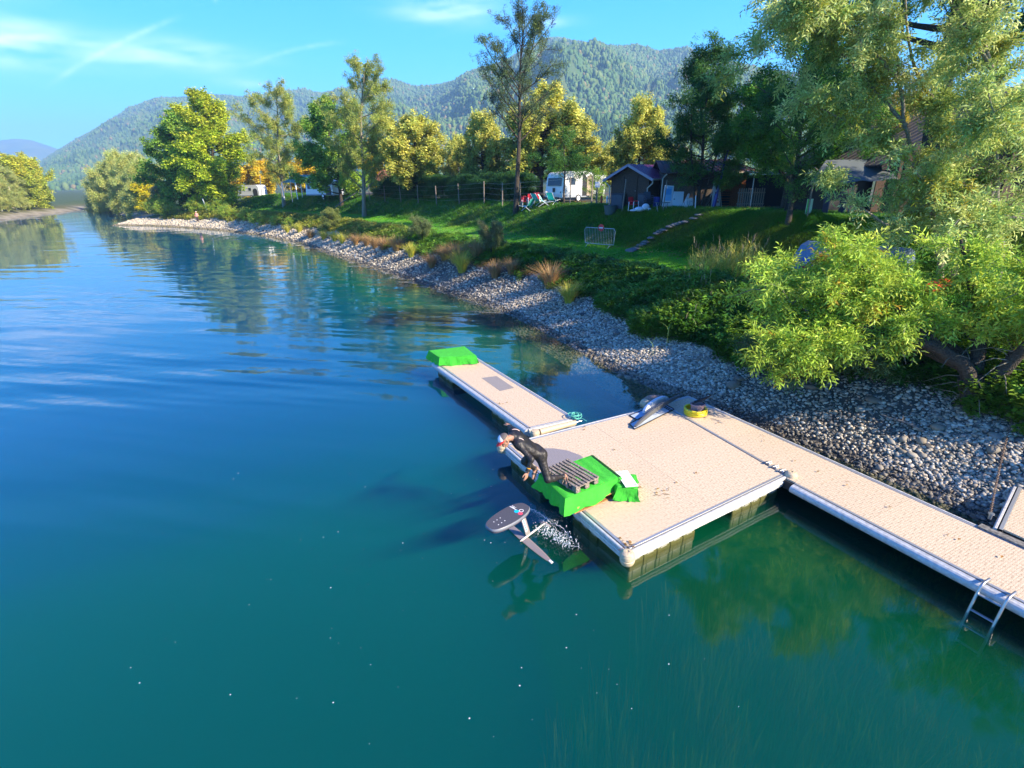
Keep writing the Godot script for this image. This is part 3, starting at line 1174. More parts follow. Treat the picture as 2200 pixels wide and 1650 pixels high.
func rock(b: MB, ce: Vector3, r: float, sd: int, stretch := Vector3.ONE, fine := 2) -> void:
	if not ico.has(fine):
		var g := (1.0 + sqrt(5.0)) / 2.0
		var pv := []
		for p in [[-1, g, 0], [1, g, 0], [-1, -g, 0], [1, -g, 0], [0, -1, g], [0, 1, g], [0, -1, -g], [0, 1, -g], [g, 0, -1], [g, 0, 1], [-g, 0, -1], [-g, 0, 1]]:
			pv.append(Vector3(p[0], p[1], p[2]).normalized())
		var fs := [[0, 11, 5], [0, 5, 1], [0, 1, 7], [0, 7, 10], [0, 10, 11], [1, 5, 9], [5, 11, 4], [11, 10, 2], [10, 7, 6], [7, 1, 8], [3, 9, 4], [3, 4, 2], [3, 2, 6], [3, 6, 8], [3, 8, 9], [4, 9, 5], [2, 4, 11], [6, 2, 10], [8, 6, 7], [9, 8, 1]]
		for k in fine - 1:
			var nfs := []
			var memo := {}
			for f in fs:
				var m := []
				for e in [[f[0], f[1]], [f[1], f[2]], [f[2], f[0]]]:
					var key := Vector2i(mini(e[0], e[1]), maxi(e[0], e[1]))
					if not memo.has(key):
						memo[key] = pv.size()
						pv.append(((pv[e[0]] + pv[e[1]]) * 0.5).normalized())
					m.append(memo[key])
				nfs.append_array([[f[0], m[0], m[2]], [f[1], m[1], m[0]], [f[2], m[2], m[1]], [m[0], m[1], m[2]]])
			fs = nfs
		ico[fine] = [pv, fs]
	var pv: Array = ico[fine][0]
	var base := b.v.size()
	for p in pv:
		var q: Vector3 = p
		var k: float = 1.0 + 0.42 * nf.get_noise_3d(q.x * 0.8 + sd * 3.1, q.y * 0.8, q.z * 0.8) + 0.2 * nf.get_noise_3d(q.x * 2.2, q.y * 2.2 + sd * 1.7, q.z * 2.2)
		b.vert(ce + q * stretch * r * k, (q / stretch).normalized())
	for f in ico[fine][1]:
		b.tri(base + f[0], base + f[1], base + f[2])


# ---------------------------------------------------------------- plants
var clump := {}
var leaf_m: StandardMaterial3D
var blade_m: StandardMaterial3D


func leaf(b: MB, p: Vector3, d: Vector3, s: Vector3, L: float, w: float, fold := 0.18, bend := 0.0) -> void:
	var up := s.cross(d).normalized()
	var m := p + d * L * 0.45
	var a := b.vert(p, up)
	var l := b.vert(m + s * w * 0.5 + up * fold * w, (up - s * fold).normalized())
	var t := b.vert(p + d * L - up * bend * L, up)
	var r := b.vert(m - s * w * 0.5 + up * fold * w, (up + s * fold).normalized())
	b.tri(a, l, t)
	b.tri(a, t, r)


func rand_dir(r: RandomNumberGenerator) -> Vector3:
	var z := r.randf_range(-1, 1)
	var a := r.randf() * TAU
	var q := sqrt(1.0 - z * z)
	return Vector3(q * cos(a), z, q * sin(a))


func leaf_kit() -> void:
	leaf_m = mat(Color.WHITE, 0.55, 0.0, {"vc": true, "back": 0.75, "spec": 0.4})
	blade_m = mat(Color.WHITE, 0.65, 0.0, {"vc": true, "back": 0.6})
	var r := RandomNumberGenerator.new()
	r.seed = 404
	# clumps fill a ball of radius one; leaves lie roughly level
	for spec in [["broad", 13, 0.62, 0.46], ["fine", 22, 0.46, 0.17], ["small", 22, 0.36, 0.24]]:
		var vars := []
		for q in 2:
			var b := MB.new()
			for k in spec[1]:
				var p := rand_dir(r) * pow(r.randf(), 0.45)
				var d := (p * 0.7 + rand_dir(r) * 0.8 + Vector3(0, -0.25, 0)).normalized()
				var s := d.cross(Vector3.UP + rand_dir(r) * 0.7).normalized()
				leaf(b, p * 0.75, d, s, spec[2] * r.randf_range(0.75, 1.2), spec[3])
			vars.append(b.mesh(leaf_m))
		clump[spec[0]] = vars
	# willow sprig: a bending twig one unit long with narrow leaves to both sides
	var vars := []
	for q in 3:
		var b := MB.new()
		var n := 11
		for k in n:
			var t := (k + 0.3 + r.randf() * 0.5) / n
			var p := Vector3(t, -0.24 * t * t, 0.05 * sin(t * 5.0 + q))
			var a := k * 2.4 + r.randf_range(-0.6, 0.6)
			var d := Vector3(0.62, -0.2 + 0.75 * sin(a), 0.85 * cos(a)).normalized()
			var s := d.cross(Vector3.UP + rand_dir(r) * 0.8).normalized()
			leaf(b, p, d, s, r.randf_range(0.24, 0.40), 0.085, 0.12, r.randf_range(0.0, 0.3))
		b.col = lin(0.5, 0.42, 0.25)
		leaf(b, Vector3.ZERO, Vector3(1, -0.22, 0).normalized(), Vector3(0, 0, 1), 1.0, 0.022)
		vars.append(b.mesh(leaf_m))
	clump["willow"] = vars
	# grass tuft, one unit high
	vars = []
	for q in 3:
		var b := MB.new()
		for k in 9:
			var a := r.randf() * TAU
			var o := Vector3(cos(a), 0, sin(a))
			var base := o * r.randf() * 0.45
			var hgt := r.randf_range(0.55, 1.0)
			ribbon(b, base, o, hgt, r.randf_range(0.15, 0.7), 0.075, 2)
		vars.append(b.mesh(blade_m))
	clump["grass"] = vars
	# weedy ground plant: leaves up a short stalk
	vars = []
	for q in 2:
		var b := MB.new()
		for k in 16:
			var a := r.randf() * TAU
			var hgt := r.randf()
			var d := Vector3(cos(a), r.randf_range(0.0, 0.7), sin(a)).normalized()
			leaf(b, Vector3(cos(a) * 0.15, hgt * 0.8, sin(a) * 0.15), d, d.cross(Vector3.UP).normalized(), 0.42, 0.26, 0.15, 0.2)
		vars.append(b.mesh(leaf_m))
	clump["weed"] = vars


# an arching blade of grass
func ribbon(b: MB, p: Vector3, o: Vector3, hgt: float, reach: float, w: float, segs := 3) -> void:
	var s := o.cross(Vector3.UP).normalized()
	var prev := []
	for i in segs + 1:
		var t := float(i) / segs
		var q := p + o * reach * t * t + Vector3.UP * hgt * (t - 0.35 * reach * t * t)
		var nn := (Vector3.UP * (reach * t + 0.15) - o * 0.8).normalized()
		var ww := w * (1.0 - t * 0.9) * 0.5
		var cur := [b.vert(q - s * ww, nn), b.vert(q + s * ww, nn)]
		if i > 0:
			b.quad(prev[0], prev[1], cur[1], cur[0])
		prev = cur


func pick(cols: Array, r: RandomNumberGenerator, k: float) -> Color:
	var i := clampf(k, 0.0, 0.9999) * (cols.size() - 1)
	var c: Color = (cols[int(i)] as Color).lerp(cols[int(i) + 1], i - int(i)) if cols.size() > 1 else cols[0]
	var v := r.randf_range(0.72, 1.3)
	return Color(c.r * v * r.randf_range(0.88, 1.12), c.g * v, c.b * v)


func prof_at(pr: Array, t: float) -> float:
	for i in pr.size() - 1:
		if t <= pr[i + 1].x:
			return lerpf(pr[i].y, pr[i + 1].y, clampf((t - pr[i].x) / (pr[i + 1].x - pr[i].x), 0, 1))
	return pr[-1].y


# trunk and limbs as tapered tubes, foliage as leaf clumps along the twigs
func tree(called: String, label: String, cat: String, base: Vector3, o: Dictionary, group := "") -> Node3D:
	var t := thing(called, label, cat, base, 0.0, group)
	grow(t, o)
	return t


func grow(t: Node3D, o: Dictionary) -> void:
	var r := RandomNumberGenerator.new()
	r.seed = o.get("seed", 1) * 7919 + 13
	var Hh: float = o.H
	var lean: Vector3 = o.get("lean", Vector3.ZERO)
	var r0: float = o.get("r0", 0.2)
	var pr: Array = o.prof
	var f0: float = o.get("f0", 0.25)
	var nl: int = o.get("limbs", 14)
	var rise: float = o.get("rise", 0.16)
	var wob: float = o.get("wob", 0.02)
	var wood := MB.new()
	var path := []
	var rad := []
	for i in 11:
		var q := i / 10.0
		path.append(lean * pow(q, 1.25) * 0.93 + Vector3(sin(q * 7.0 + r0 * 50.0) * wob * Hh * q, q * Hh * 0.93, cos(q * 5.0 + 1.0) * wob * Hh * q) - (Vector3(0, 0.3, 0) if i == 0 else Vector3.ZERO))
		rad.append(r0 * (1.0 - 0.86 * q) * (1.35 if i == 0 else 1.0))
	wood.tube(path, rad, 8)
	var stems: Array = o.get("stems", [])
	for s in stems:
		var sr := []
		for i in s.size():
			sr.append(r0 * 0.7 * (1.0 - 0.8 * i / (s.size() - 1.0)))
		wood.tube(s, sr, 7)
	var twigs := []
	for i in nl:
		var f := f0 + (0.9 - f0) * (i + r.randf() * 0.8) / nl
		var te := minf(f + rise * r.randf_range(0.5, 1.2), 1.0)
		var a := i * 2.39996 + r.randf_range(-0.5, 0.5)
		var R := prof_at(pr, te) * r.randf_range(0.72, 1.12)
		var fi := f * 10.0 / 0.93
		var i0 := mini(int(fi), 9)
		var p0: Vector3 = (path[i0] as Vector3).lerp(path[i0 + 1], clampf(fi - i0, 0, 1))
		var p3 := lean * pow(te, 1.25) + Vector3(cos(a) * R, te * Hh, sin(a) * R)
		var p1 := p0.lerp(p3, 0.4) + Vector3(0, -0.10 * R, 0)
		var lp := []
		var lr := []
		for k in 6:
			var q := k / 5.0
			lp.append(p0.lerp(p1, q).lerp(p1.lerp(p3, q), q) + rand_dir(r) * R * 0.03 * q)
			lr.append(lerpf(r0 * (1.0 - 0.86 * f) * 0.5, 0.012 + r0 * 0.02, q))
		wood.tube(lp, lr, 5, false)
		for rep in 1 + int(R * 1.6):
			twigs.append([lp[2], lp[5], 1.0])
		for k in o.get("sub", 3):
			var q := r.randf_range(0.35, 0.95)
			var kk := int(q * 5.0)
			var s0: Vector3 = (lp[kk] as Vector3).lerp(lp[kk + 1], q * 5.0 - kk)
			var dirn := (rand_dir(r) + (p3 - p0).normalized() * 0.7 + Vector3(0, 0.35, 0)).normalized()
			var s1 := s0 + dirn * (R * 0.45 + 0.25) * r.randf_range(0.6, 1.1)
			wood.tube([s0, s0.lerp(s1, 0.5) + rand_dir(r) * 0.06, s1], [lr[kk] * 0.6, lr[kk] * 0.4 + 0.004, 0.008], 4, false)
			for rep in 1 + int(R * 1.6):
				twigs.append([s0, s1, 0.8])
	obj("trunk", wood, o.get("bark", mats_get("bark")), t)
	var n: int = o.clumps
	var sz: float = o.get("size", 0.3)
	var spread: float = o.get("spread", sz * 1.3)
	var cols: Array = o.cols
	var top: Array = o.get("top", [])
	var xs := [[], []]
	var cs := [[], []]
	var vars: Array = clump[o.get("leaf", "broad")]
	var droop: float = o.get("droop", 0.0)
	for k in n:
		var tw: Array = twigs[r.randi() % twigs.size()]
		var q := r.randf_range(0.12, 1.05)
		var p: Vector3 = (tw[0] as Vector3).lerp(tw[1], q)
		p += rand_dir(r) * spread * sqrt(r.randf()) + Vector3(0, -droop * r.randf(), 0)
		var s := sz * r.randf_range(0.65, 1.25)
		var kk := 0.5 + 0.8 * nz.get_noise_3d(p.x * 9.0 + t.position.x * 4.0, p.y * 9.0, p.z * 9.0) + r.randf_range(-0.16, 0.16)
		var c := pick(cols, r, kk) * 1.5
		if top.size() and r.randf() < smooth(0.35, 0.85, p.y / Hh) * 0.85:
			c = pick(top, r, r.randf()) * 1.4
		var vi := r.randi() % 2
		xs[vi].append(Transform3D(Basis.from_euler(Vector3(r.randf_range(-0.5, 0.5), r.randf() * TAU, r.randf_range(-0.5, 0.5))).scaled(Vector3(s, s * 0.8, s)), p))
		cs[vi].append(c)
	for vi in 2:
		multi("crown", vars[vi], xs[vi], cs[vi], t)


const ROUND := [Vector2(0.0, 0.3), Vector2(0.25, 0.75), Vector2(0.45, 1.0), Vector2(0.65, 0.95), Vector2(0.85, 0.62), Vector2(1.0, 0.12)]
const DOME := [Vector2(0.0, 0.5), Vector2(0.2, 0.9), Vector2(0.4, 1.0), Vector2(0.65, 0.92), Vector2(0.85, 0.62), Vector2(1.0, 0.15)]
const TALL := [Vector2(0.0, 0.6), Vector2(0.2, 0.95), Vector2(0.4, 1.0), Vector2(0.6, 0.92), Vector2(0.8, 0.7), Vector2(1.0, 0.15)]
const VASE := [Vector2(0.0, 0.2), Vector2(0.3, 0.35), Vector2(0.5, 0.75), Vector2(0.75, 1.0), Vector2(0.9, 0.8), Vector2(1.0, 0.35)]


func scaled(pr: Array, R: float) -> Array:
	var a := []
	for p in pr:
		a.append(V(p.x, p.y * R))
	return a


func at_px(x: float, z: float) -> Vector3:
	return on(x, z, -0.05)


func build_trees() -> void:
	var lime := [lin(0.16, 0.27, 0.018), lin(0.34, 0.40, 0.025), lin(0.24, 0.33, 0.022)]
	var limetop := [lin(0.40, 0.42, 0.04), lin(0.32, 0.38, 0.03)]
	var mid := [lin(0.09, 0.19, 0.022), lin(0.16, 0.28, 0.035), lin(0.26, 0.34, 0.04)]
	var dark := [lin(0.03, 0.085, 0.018), lin(0.05, 0.13, 0.02), lin(0.08, 0.17, 0.025)]
	var olive := [lin(0.16, 0.21, 0.05), lin(0.25, 0.29, 0.06), lin(0.34, 0.34, 0.075)]
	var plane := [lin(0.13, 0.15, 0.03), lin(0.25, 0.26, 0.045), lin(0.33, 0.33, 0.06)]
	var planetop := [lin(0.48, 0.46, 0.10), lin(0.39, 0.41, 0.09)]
	var gold := [lin(0.52, 0.39, 0.02), lin(0.44, 0.33, 0.025), lin(0.34, 0.30, 0.03)]
	var pale := [lin(0.24, 0.29, 0.07), lin(0.34, 0.37, 0.10), lin(0.42, 0.42, 0.15)]
	var pb := mats_get("palebark")
	# along the crest, from the left
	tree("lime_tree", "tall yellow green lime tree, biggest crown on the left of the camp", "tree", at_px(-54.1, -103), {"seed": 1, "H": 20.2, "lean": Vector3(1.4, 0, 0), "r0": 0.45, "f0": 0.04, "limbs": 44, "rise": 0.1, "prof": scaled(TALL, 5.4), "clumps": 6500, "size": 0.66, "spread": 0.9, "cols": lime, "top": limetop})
	tree("broadleaf_tree", "mid green tall tree close behind the yellow green lime tree", "tree", at_px(-66.5, -112), {"seed": 2, "H": 18.6, "lean": Vector3(3.5, 0, 0), "r0": 0.4, "f0": 0.03, "limbs": 40, "rise": 0.1, "prof": scaled(TALL, 4.8), "clumps": 5200, "size": 0.66, "spread": 0.9, "cols": mid})
	tree("locust_tree", "airy grey green tree with bare upper twigs right of the lime tree", "tree", at_px(-37.9, -93), {"seed": 3, "H": 18.2, "lean": Vector3(1.6, 0, 0), "r0": 0.28, "f0": 0.12, "limbs": 30, "sub": 5, "prof": scaled(VASE, 5.2), "clumps": 3000, "size": 0.5, "spread": 0.6, "leaf": "fine", "cols": olive, "bark": pb})
	tree("broadleaf_tree", "bushy fresh green tree in front of the white caravan with canopy", "tree", at_px(-24.2, -80), {"seed": 4, "H": 14.2, "lean": Vector3(-0.6, 0, 0), "r0": 0.25, "f0": 0.1, "limbs": 34, "rise": 0.12, "prof": scaled(DOME, 4.5), "clumps": 4200, "size": 0.48, "spread": 0.6, "cols": mid})
	tree("locust_tree", "leaning thin trunked tree with open olive crown left of the plane trees", "tree", at_px(-18.5, -70), {"seed": 5, "H": 17.6, "lean": Vector3(1.9, 0, 0), "r0": 0.26, "f0": 0.16, "limbs": 32, "sub": 5, "prof": [V(0, 1.5), V(0.3, 3.0), V(0.55, 4.4), V(0.8, 4.2), V(1, 1.6)], "clumps": 4000, "size": 0.42, "spread": 0.5, "leaf": "fine", "cols": olive, "bark": pb})
	tree("bare_crowned_tree", "tall dark half bare tree on the slope near the red chairs", "tree", at_px(0.6, -46.5), {"seed": 6, "H": 14.9, "lean": Vector3(0.9, 0, -0.3), "r0": 0.24, "f0": 0.36, "limbs": 30, "sub": 7, "rise": 0.22, "prof": [V(0, 0.8), V(0.4, 2.4), V(0.6, 3.3), V(0.85, 3.2), V(1.0, 1.6)], "clumps": 2600, "size": 0.24, "spread": 0.32, "leaf": "small", "cols": [lin(0.05, 0.075, 0.05), lin(0.08, 0.12, 0.05), lin(0.13, 0.17, 0.04)], "wob": 0.012})
	tree("young_tree", "slim young green tree in front of the caravan by the chairs", "tree", at_px(4.6, -46.2), {"seed": 7, "H": 5.9, "r0": 0.10, "f0": 0.3, "limbs": 16, "prof": scaled(ROUND, 2.5), "clumps": 800, "size": 0.3, "spread": 0.4, "leaf": "fine", "cols": dark})
	# plane trees of the camp
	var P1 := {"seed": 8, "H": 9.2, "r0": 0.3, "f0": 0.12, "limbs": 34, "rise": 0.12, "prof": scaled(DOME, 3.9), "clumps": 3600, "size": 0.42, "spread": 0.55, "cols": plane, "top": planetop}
	var p1 := tree("plane_tree", "round golden topped plane tree above the long dark hedge", "tree", at_px(-11, -67), P1, "plane trees of the campsite")
	copy(p1, at_px(-2.9, -64), 2.1, "golden topped plane tree directly left of the tall half bare tree").scale = Vector3(0.66, 0.98, 0.66)
	copy(p1, at_px(-7.3, -82), 4.0, "small far plane tree glimpsed between two golden ones behind the hedge").scale = Vector3(0.5, 0.88, 0.5)
	copy(p1, at_px(12.3, -53), 1.2, "plane tree standing right behind the purple roofed shed").scale = Vector3(0.68, 0.94, 0.68)
	copy(p1, at_px(13.1, -70), 5.0, "low far plane tree just left of the purple roofed shed").scale = Vector3(0.5, 0.68, 0.5)
	copy(p1, at_px(6.9, -61), 0.4, "plane tree with bright right side behind the caravan roof").scale = Vector3(0.8, 0.9, 0.8)
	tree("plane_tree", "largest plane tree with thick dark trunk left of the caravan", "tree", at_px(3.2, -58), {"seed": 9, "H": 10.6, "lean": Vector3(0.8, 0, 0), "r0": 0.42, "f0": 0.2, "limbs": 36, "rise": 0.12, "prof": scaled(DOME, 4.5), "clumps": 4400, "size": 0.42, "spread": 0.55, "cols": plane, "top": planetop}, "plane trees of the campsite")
	var g1 := tree("golden_tree", "low golden tree between the lime tree and the caravans", "tree", at_px(-54.6, -122), {"seed": 10, "H": 8.6, "r0": 0.3, "f0": 0.06, "limbs": 28, "rise": 0.12, "prof": scaled(DOME, 4.6), "clumps": 2200, "size": 0.55, "spread": 0.6, "cols": gold}, "golden trees behind the caravans")
	copy(g1, at_px(-39, -107), 2.0, "wide golden tree behind the green canopy").scale = Vector3(1.15, 0.75, 1.0)
	copy(g1, at_px(-21, -93), 3.0, "golden tree behind the leaning thin trunked tree").scale = Vector3(0.7, 0.95, 0.7)
	# right of the sheds
	tree("multi_stem_tree", "dark green tree with several thin stems in front of the sheds", "tree", at_px(12.1, -35.3), {"seed": 11, "H": 9.3, "r0": 0.13, "f0": 0.12, "limbs": 36, "sub": 4, "prof": [V(0, 0.9), V(0.2, 2.2), V(0.5, 2.8), V(0.8, 2.1), V(1.0, 0.7)], "clumps": 4200, "size": 0.3, "spread": 0.5, "leaf": "fine", "cols": dark, "stems": [[Vector3(0.15, -0.2, 0), Vector3(0.5, 1.5, 0.1), Vector3(0.9, 3.6, 0.2), Vector3(1.3, 6.0, 0)], [Vector3(-0.15, -0.2, 0.1), Vector3(-0.45, 1.6, 0.2), Vector3(-0.8, 3.5, 0.1), Vector3(-1.0, 6.2, 0)], [Vector3(0.3, -0.2, 0.2), Vector3(0.9, 1.0, 0.4), Vector3(1.2, 2.6, 0.5), Vector3(1.0, 5.0, 0.6)]]})
	tree("broadleaf_tree", "bright green rounded tree right of the orange brown shed wall", "tree", at_px(15.6, -31), {"seed": 12, "H": 10.2, "r0": 0.2, "f0": 0.12, "limbs": 32, "prof": scaled(TALL, 3.2), "clumps": 5600, "size": 0.3, "spread": 0.5, "leaf": "small", "cols": [lin(0.04, 0.11, 0.015), lin(0.07, 0.19, 0.018), lin(0.12, 0.26, 0.02)]})
	tree("ivy_clad_tree", "thin ivy clad trunk standing on the shaded slope under the awning", "tree", at_px(13.15, -25.6), {"seed": 13, "H": 7.4, "r0": 0.13, "f0": 0.12, "limbs": 26, "prof": [V(0, 0.3), V(0.4, 0.5), V(0.55, 1.9), V(0.8, 2.2), V(1, 0.6)], "clumps": 1500, "size": 0.2, "spread": 0.3, "leaf": "small", "cols": dark})
	tree("golden_tree", "yellow leaved tree behind the grey awning on the right", "tree", at_px(20.5, -33), {"seed": 14, "H": 8.0, "r0": 0.2, "f0": 0.15, "limbs": 24, "prof": scaled(ROUND, 3.6), "clumps": 2000, "size": 0.26, "spread": 0.4, "leaf": "small", "cols": [lin(0.38, 0.29, 0.03), lin(0.30, 0.27, 0.03), lin(0.2, 0.22, 0.03)]}, "golden trees behind the caravans")
	var bt := tree("old_oak_tree", "thick dark furrowed trunk in front of the barn at upper right", "tree", at_px(18.2, -24), {"seed": 15, "H": 13.5, "lean": Vector3(-1.2, 0, 0), "r0": 0.55, "f0": 0.4, "limbs": 30, "sub": 4, "prof": [V(0, 0.5), V(0.4, 2.5), V(0.7, 4.6), V(0.9, 3.8), V(1, 1.2)], "clumps": 2600, "size": 0.27, "spread": 0.45, "leaf": "small", "cols": dark})
	copy(bt, at_px(21.5, -19.5), 2.4, "second thick dark trunk right of the barn tree behind the willow stems")
	# across the inlet and on the far bank
	var mk := tree("riverside_tree", "big pale green tree group member left of the lime tree, nearest and tallest", "tree", at_px(-100.4, -150), {"seed": 16, "H": 14.2, "lean": Vector3(2.0, 0, 0), "r0": 0.3, "f0": 0.0, "limbs": 38, "rise": 0.1, "prof": [V(0, 5.6), V(0.3, 6.2), V(0.6, 5.6), V(0.85, 3.6), V(1, 1.0)], "clumps": 4200, "size": 0.72, "spread": 0.9, "leaf": "small", "cols": pale, "bark": pb}, "riverside trees beyond the inlet")
	for q in [[-112.5, -160, 1.0, 1.14, "tall rounded pale tree at the middle of the riverside group"], [-119.5, -165, 0.9, 0.9, "lower riverside tree on the left side of the group"], [-88.0, -134, 0.75, 0.85, "riverside tree nearest the lime tree on the group's right"], [-135.0, -188, 0.9, 0.66, "low tree at the far end of the river"], [-126.0, -176, 0.8, 0.7, "small riverside tree just right of the river's end"], [-143.0, -200, 1.0, 0.6, "bushy tree closing the far end of the water"], [-80, -142, 0.8, 1.0, "riverside tree half hidden behind the lime tree"]]:
		copy(mk, at_px(q[0], q[1]), q[0], q[4]).scale = Vector3(q[2], q[3], q[2])
	tree("yellow_bush", "bright yellow rounded tree on the shore left of the lime tree", "tree", at_px(-84.5, -131), {"seed": 17, "H": 7.2, "r0": 0.16, "f0": 0.06, "limbs": 22, "prof": scaled(ROUND, 3.1), "clumps": 1100, "size": 0.5, "spread": 0.5, "cols": [lin(0.50, 0.43, 0.015), lin(0.42, 0.40, 0.015)]})
	tree("grey_willow_shrub", "grey green willow shrub right of the bright yellow tree", "shrub", at_px(-73.0, -117), {"seed": 18, "H": 6.4, "r0": 0.14, "f0": 0.04, "limbs": 22, "prof": scaled(TALL, 3.1), "clumps": 1200, "size": 0.45, "spread": 0.5, "leaf": "fine", "cols": [lin(0.15, 0.18, 0.08), lin(0.22, 0.24, 0.10)]})
	var birch := {"seed": 19, "H": 12.0, "r0": 0.15, "f0": 0.02, "limbs": 34, "sub": 3, "rise": 0.1, "prof": [V(0, 3.4), V(0.3, 3.4), V(0.6, 3.2), V(0.85, 2.2), V(1, 0.7)], "clumps": 2600, "size": 0.6, "spread": 0.8, "leaf": "fine", "cols": [lin(0.22, 0.27, 0.08), lin(0.30, 0.33, 0.10), lin(0.38, 0.39, 0.14)], "bark": mat(lin(0.6, 0.57, 0.5), 0.8)}
	var bi := tree("pale_birch", "pale stemmed birch at the left edge of the far bank", "tree", at_px(-129.0, -134), birch, "birches on the far bank")
	var k := 0
	for q in [[-118.8, -124, 0.95, "birch outermost left on the far bank"], [-128.5, -139, 1.05, "pale birch second from the left on the far bank"], [-130.5, -146, 1.1, "tall pale birch just left of the yellow crown on the far bank"], [-141.0, -150, 1.0, "birch standing behind the front row on the far bank"], [-133.0, -133, 1.0, "birch set back at the left end of the far bank"], [-134.5, -155, 0.95, "greyish birch in front of the yellow crowns on the far bank"]]:
		copy(bi, at_px(q[0] - 4.5, q[1] - 1.0), k * 1.3, q[3]).scale = Vector3(1.0, q[2], 1.0)
		k += 1
	var yl := tree("yellowing_tree", "yellow crowned tree at the middle of the far bank", "tree", at_px(-141.5, -161), {"seed": 20, "H": 14.6, "r0": 0.3, "f0": 0.0, "limbs": 36, "rise": 0.1, "prof": [V(0, 5.4), V(0.3, 5.8), V(0.6, 5.6), V(0.85, 3.9), V(1, 1.0)], "clumps": 3600, "size": 0.75, "spread": 0.8, "cols": [lin(0.16, 0.23, 0.03), lin(0.28, 0.32, 0.04), lin(0.36, 0.38, 0.05)], "top": [lin(0.44, 0.42, 0.03), lin(0.34, 0.37, 0.04)]}, "yellow trees on the far bank")
	copy(yl, at_px(-149.0, -174), 2.0, "rightmost yellow green tree of the far bank by the river's end").scale = Vector3(0.9, 1.05, 0.9)
	copy(yl, at_px(-150.0, -163), 4.0, "yellow tree set behind the others on the far bank").scale = Vector3(0.9, 1.0, 0.9)
	# shrubs of the shore
	var sh := {"seed": 21, "H": 2.4, "r0": 0.06, "f0": 0.02, "limbs": 26, "prof": scaled(DOME, 1.25), "clumps": 2200, "size": 0.18, "spread": 0.24, "leaf": "small", "cols": [lin(0.12, 0.16, 0.04), lin(0.20, 0.22, 0.06)]}
	tree("clipped_shrub", "round clipped shrub left of the two square topped ones on the lawn edge", "shrub", at_px(-20.7, -63.4), sh)
	var sq := {"seed": 22, "H": 1.75, "r0": 0.06, "f0": 0.3, "limbs": 18, "prof": [V(0, 0.3), V(0.4, 0.62), V(0.8, 0.75), V(1, 0.66)], "clumps": 2000, "size": 0.12, "spread": 0.2, "leaf": "small", "cols": [lin(0.10, 0.14, 0.05), lin(0.16, 0.19, 0.07)]}
	tree("clipped_shrub", "square topped green shrub at the middle of the lawn edge", "shrub", at_px(-7.1, -44), sq)
	sq.seed = 23
	sq.H = 2.1
	sq.cols = [lin(0.14, 0.13, 0.06), lin(0.12, 0.17, 0.06), lin(0.2, 0.16, 0.08)]
	tree("clipped_shrub", "tall brown and green shrub on a stem, nearest the steel barrier", "shrub", at_px(-1.2, -34.9), sq)
	var lb := tree("shore_bush", "low green bush on the far left shore above the pebbles", "shrub", at_px(-56.5, -100.5), {"seed": 24, "H": 3.0, "r0": 0.05, "f0": 0.05, "limbs": 20, "prof": scaled(ROUND, 2.6), "clumps": 600, "size": 0.32, "spread": 0.4, "leaf": "fine", "cols": [lin(0.12, 0.24, 0.03), lin(0.25, 0.33, 0.04), lin(0.38, 0.38, 0.06)]}, "low bushes on the left shore")
	var names := ["second", "third", "fourth", "fifth", "sixth", "seventh", "eighth", "ninth"]
	for q in [[-136.0, -141, 1.0], [-145.0, -158, 1.05], [-152.0, -172, 0.95], [-127.0, -122, 0.95], [-123.0, -116, 0.9], [-160.0, -182, 0.9]]:
		copy(bi, at_px(q[0], q[1]), q[0], "birch in the rear row of the far bank, " + ["behind the front birches", "behind the yellow crowns", "nearest the river's end", "nearest the left edge", "outermost beside the left edge", "furthest away of all"][k % 6]).scale = Vector3(1.2, q[2], 1.2)
		k += 1
	k = 0
	for q in [[-51.0, -96.5, 0.8], [-46.5, -91.0, 0.72], [-41.5, -86.5, 0.62], [-36.8, -80.5, 0.66], [-33.0, -77.5, 0.5], [-64.5, -104, 1.0], [-68.5, -107.5, 1.1], [-29.5, -73.5, 0.45]]:
		copy(lb, at_px(q[0], q[1]), q[0] * 2.0, "low bush on the left shore, " + names[k] + " of its row counted towards the dock").scale = Vector3.ONE * q[2]
		k += 1
	var bush_row := {"seed": 25, "H": 2.2, "r0": 0.05, "f0": 0.05, "limbs": 20, "prof": [V(0, 1.0), V(0.6, 1.05), V(1, 0.85)], "clumps": 3200, "size": 0.2, "spread": 0.3, "leaf": "small", "cols": [lin(0.028, 0.085, 0.016), lin(0.05, 0.12, 0.024)]}
	for q in [[-15.7, -74.1, 3.7, "long dark clipped hedge section furthest left behind the fence"], [-11.6, -68.1, 3.6, "dark clipped hedge section behind the fence, second from its left end"], [-7.4, -62.2, 3.6, "dark clipped hedge section behind the fence, under the golden topped plane tree"], [-3.3, -56.3, 3.7, "dark clipped hedge section ending left of the half bare tree"], [0.8, -52.0, 1.9, "dark leafy hedge behind the red chairs"]]:
		var hd := tree("hedge", q[3], "hedge", at_px(q[0], q[1]), bush_row, "dark hedges along the camp fence")
		hd.scale = Vector3(q[2], 1.1, 1.2)
		hd.rotation.y = -0.96
		bush_row.seed += 1
	tree("hedge", "yellow green shrub between the caravan awning and the purple roofed shed", "hedge", at_px(6.9, -43.5), {"seed": 31, "H": 2.6, "r0": 0.05, "f0": 0.05, "limbs": 16, "prof": [V(0, 0.6), V(0.6, 0.7), V(1, 0.4)], "clumps": 500, "size": 0.16, "spread": 0.22, "leaf": "small", "cols": [lin(0.14, 0.26, 0.02), lin(0.22, 0.30, 0.03)]})


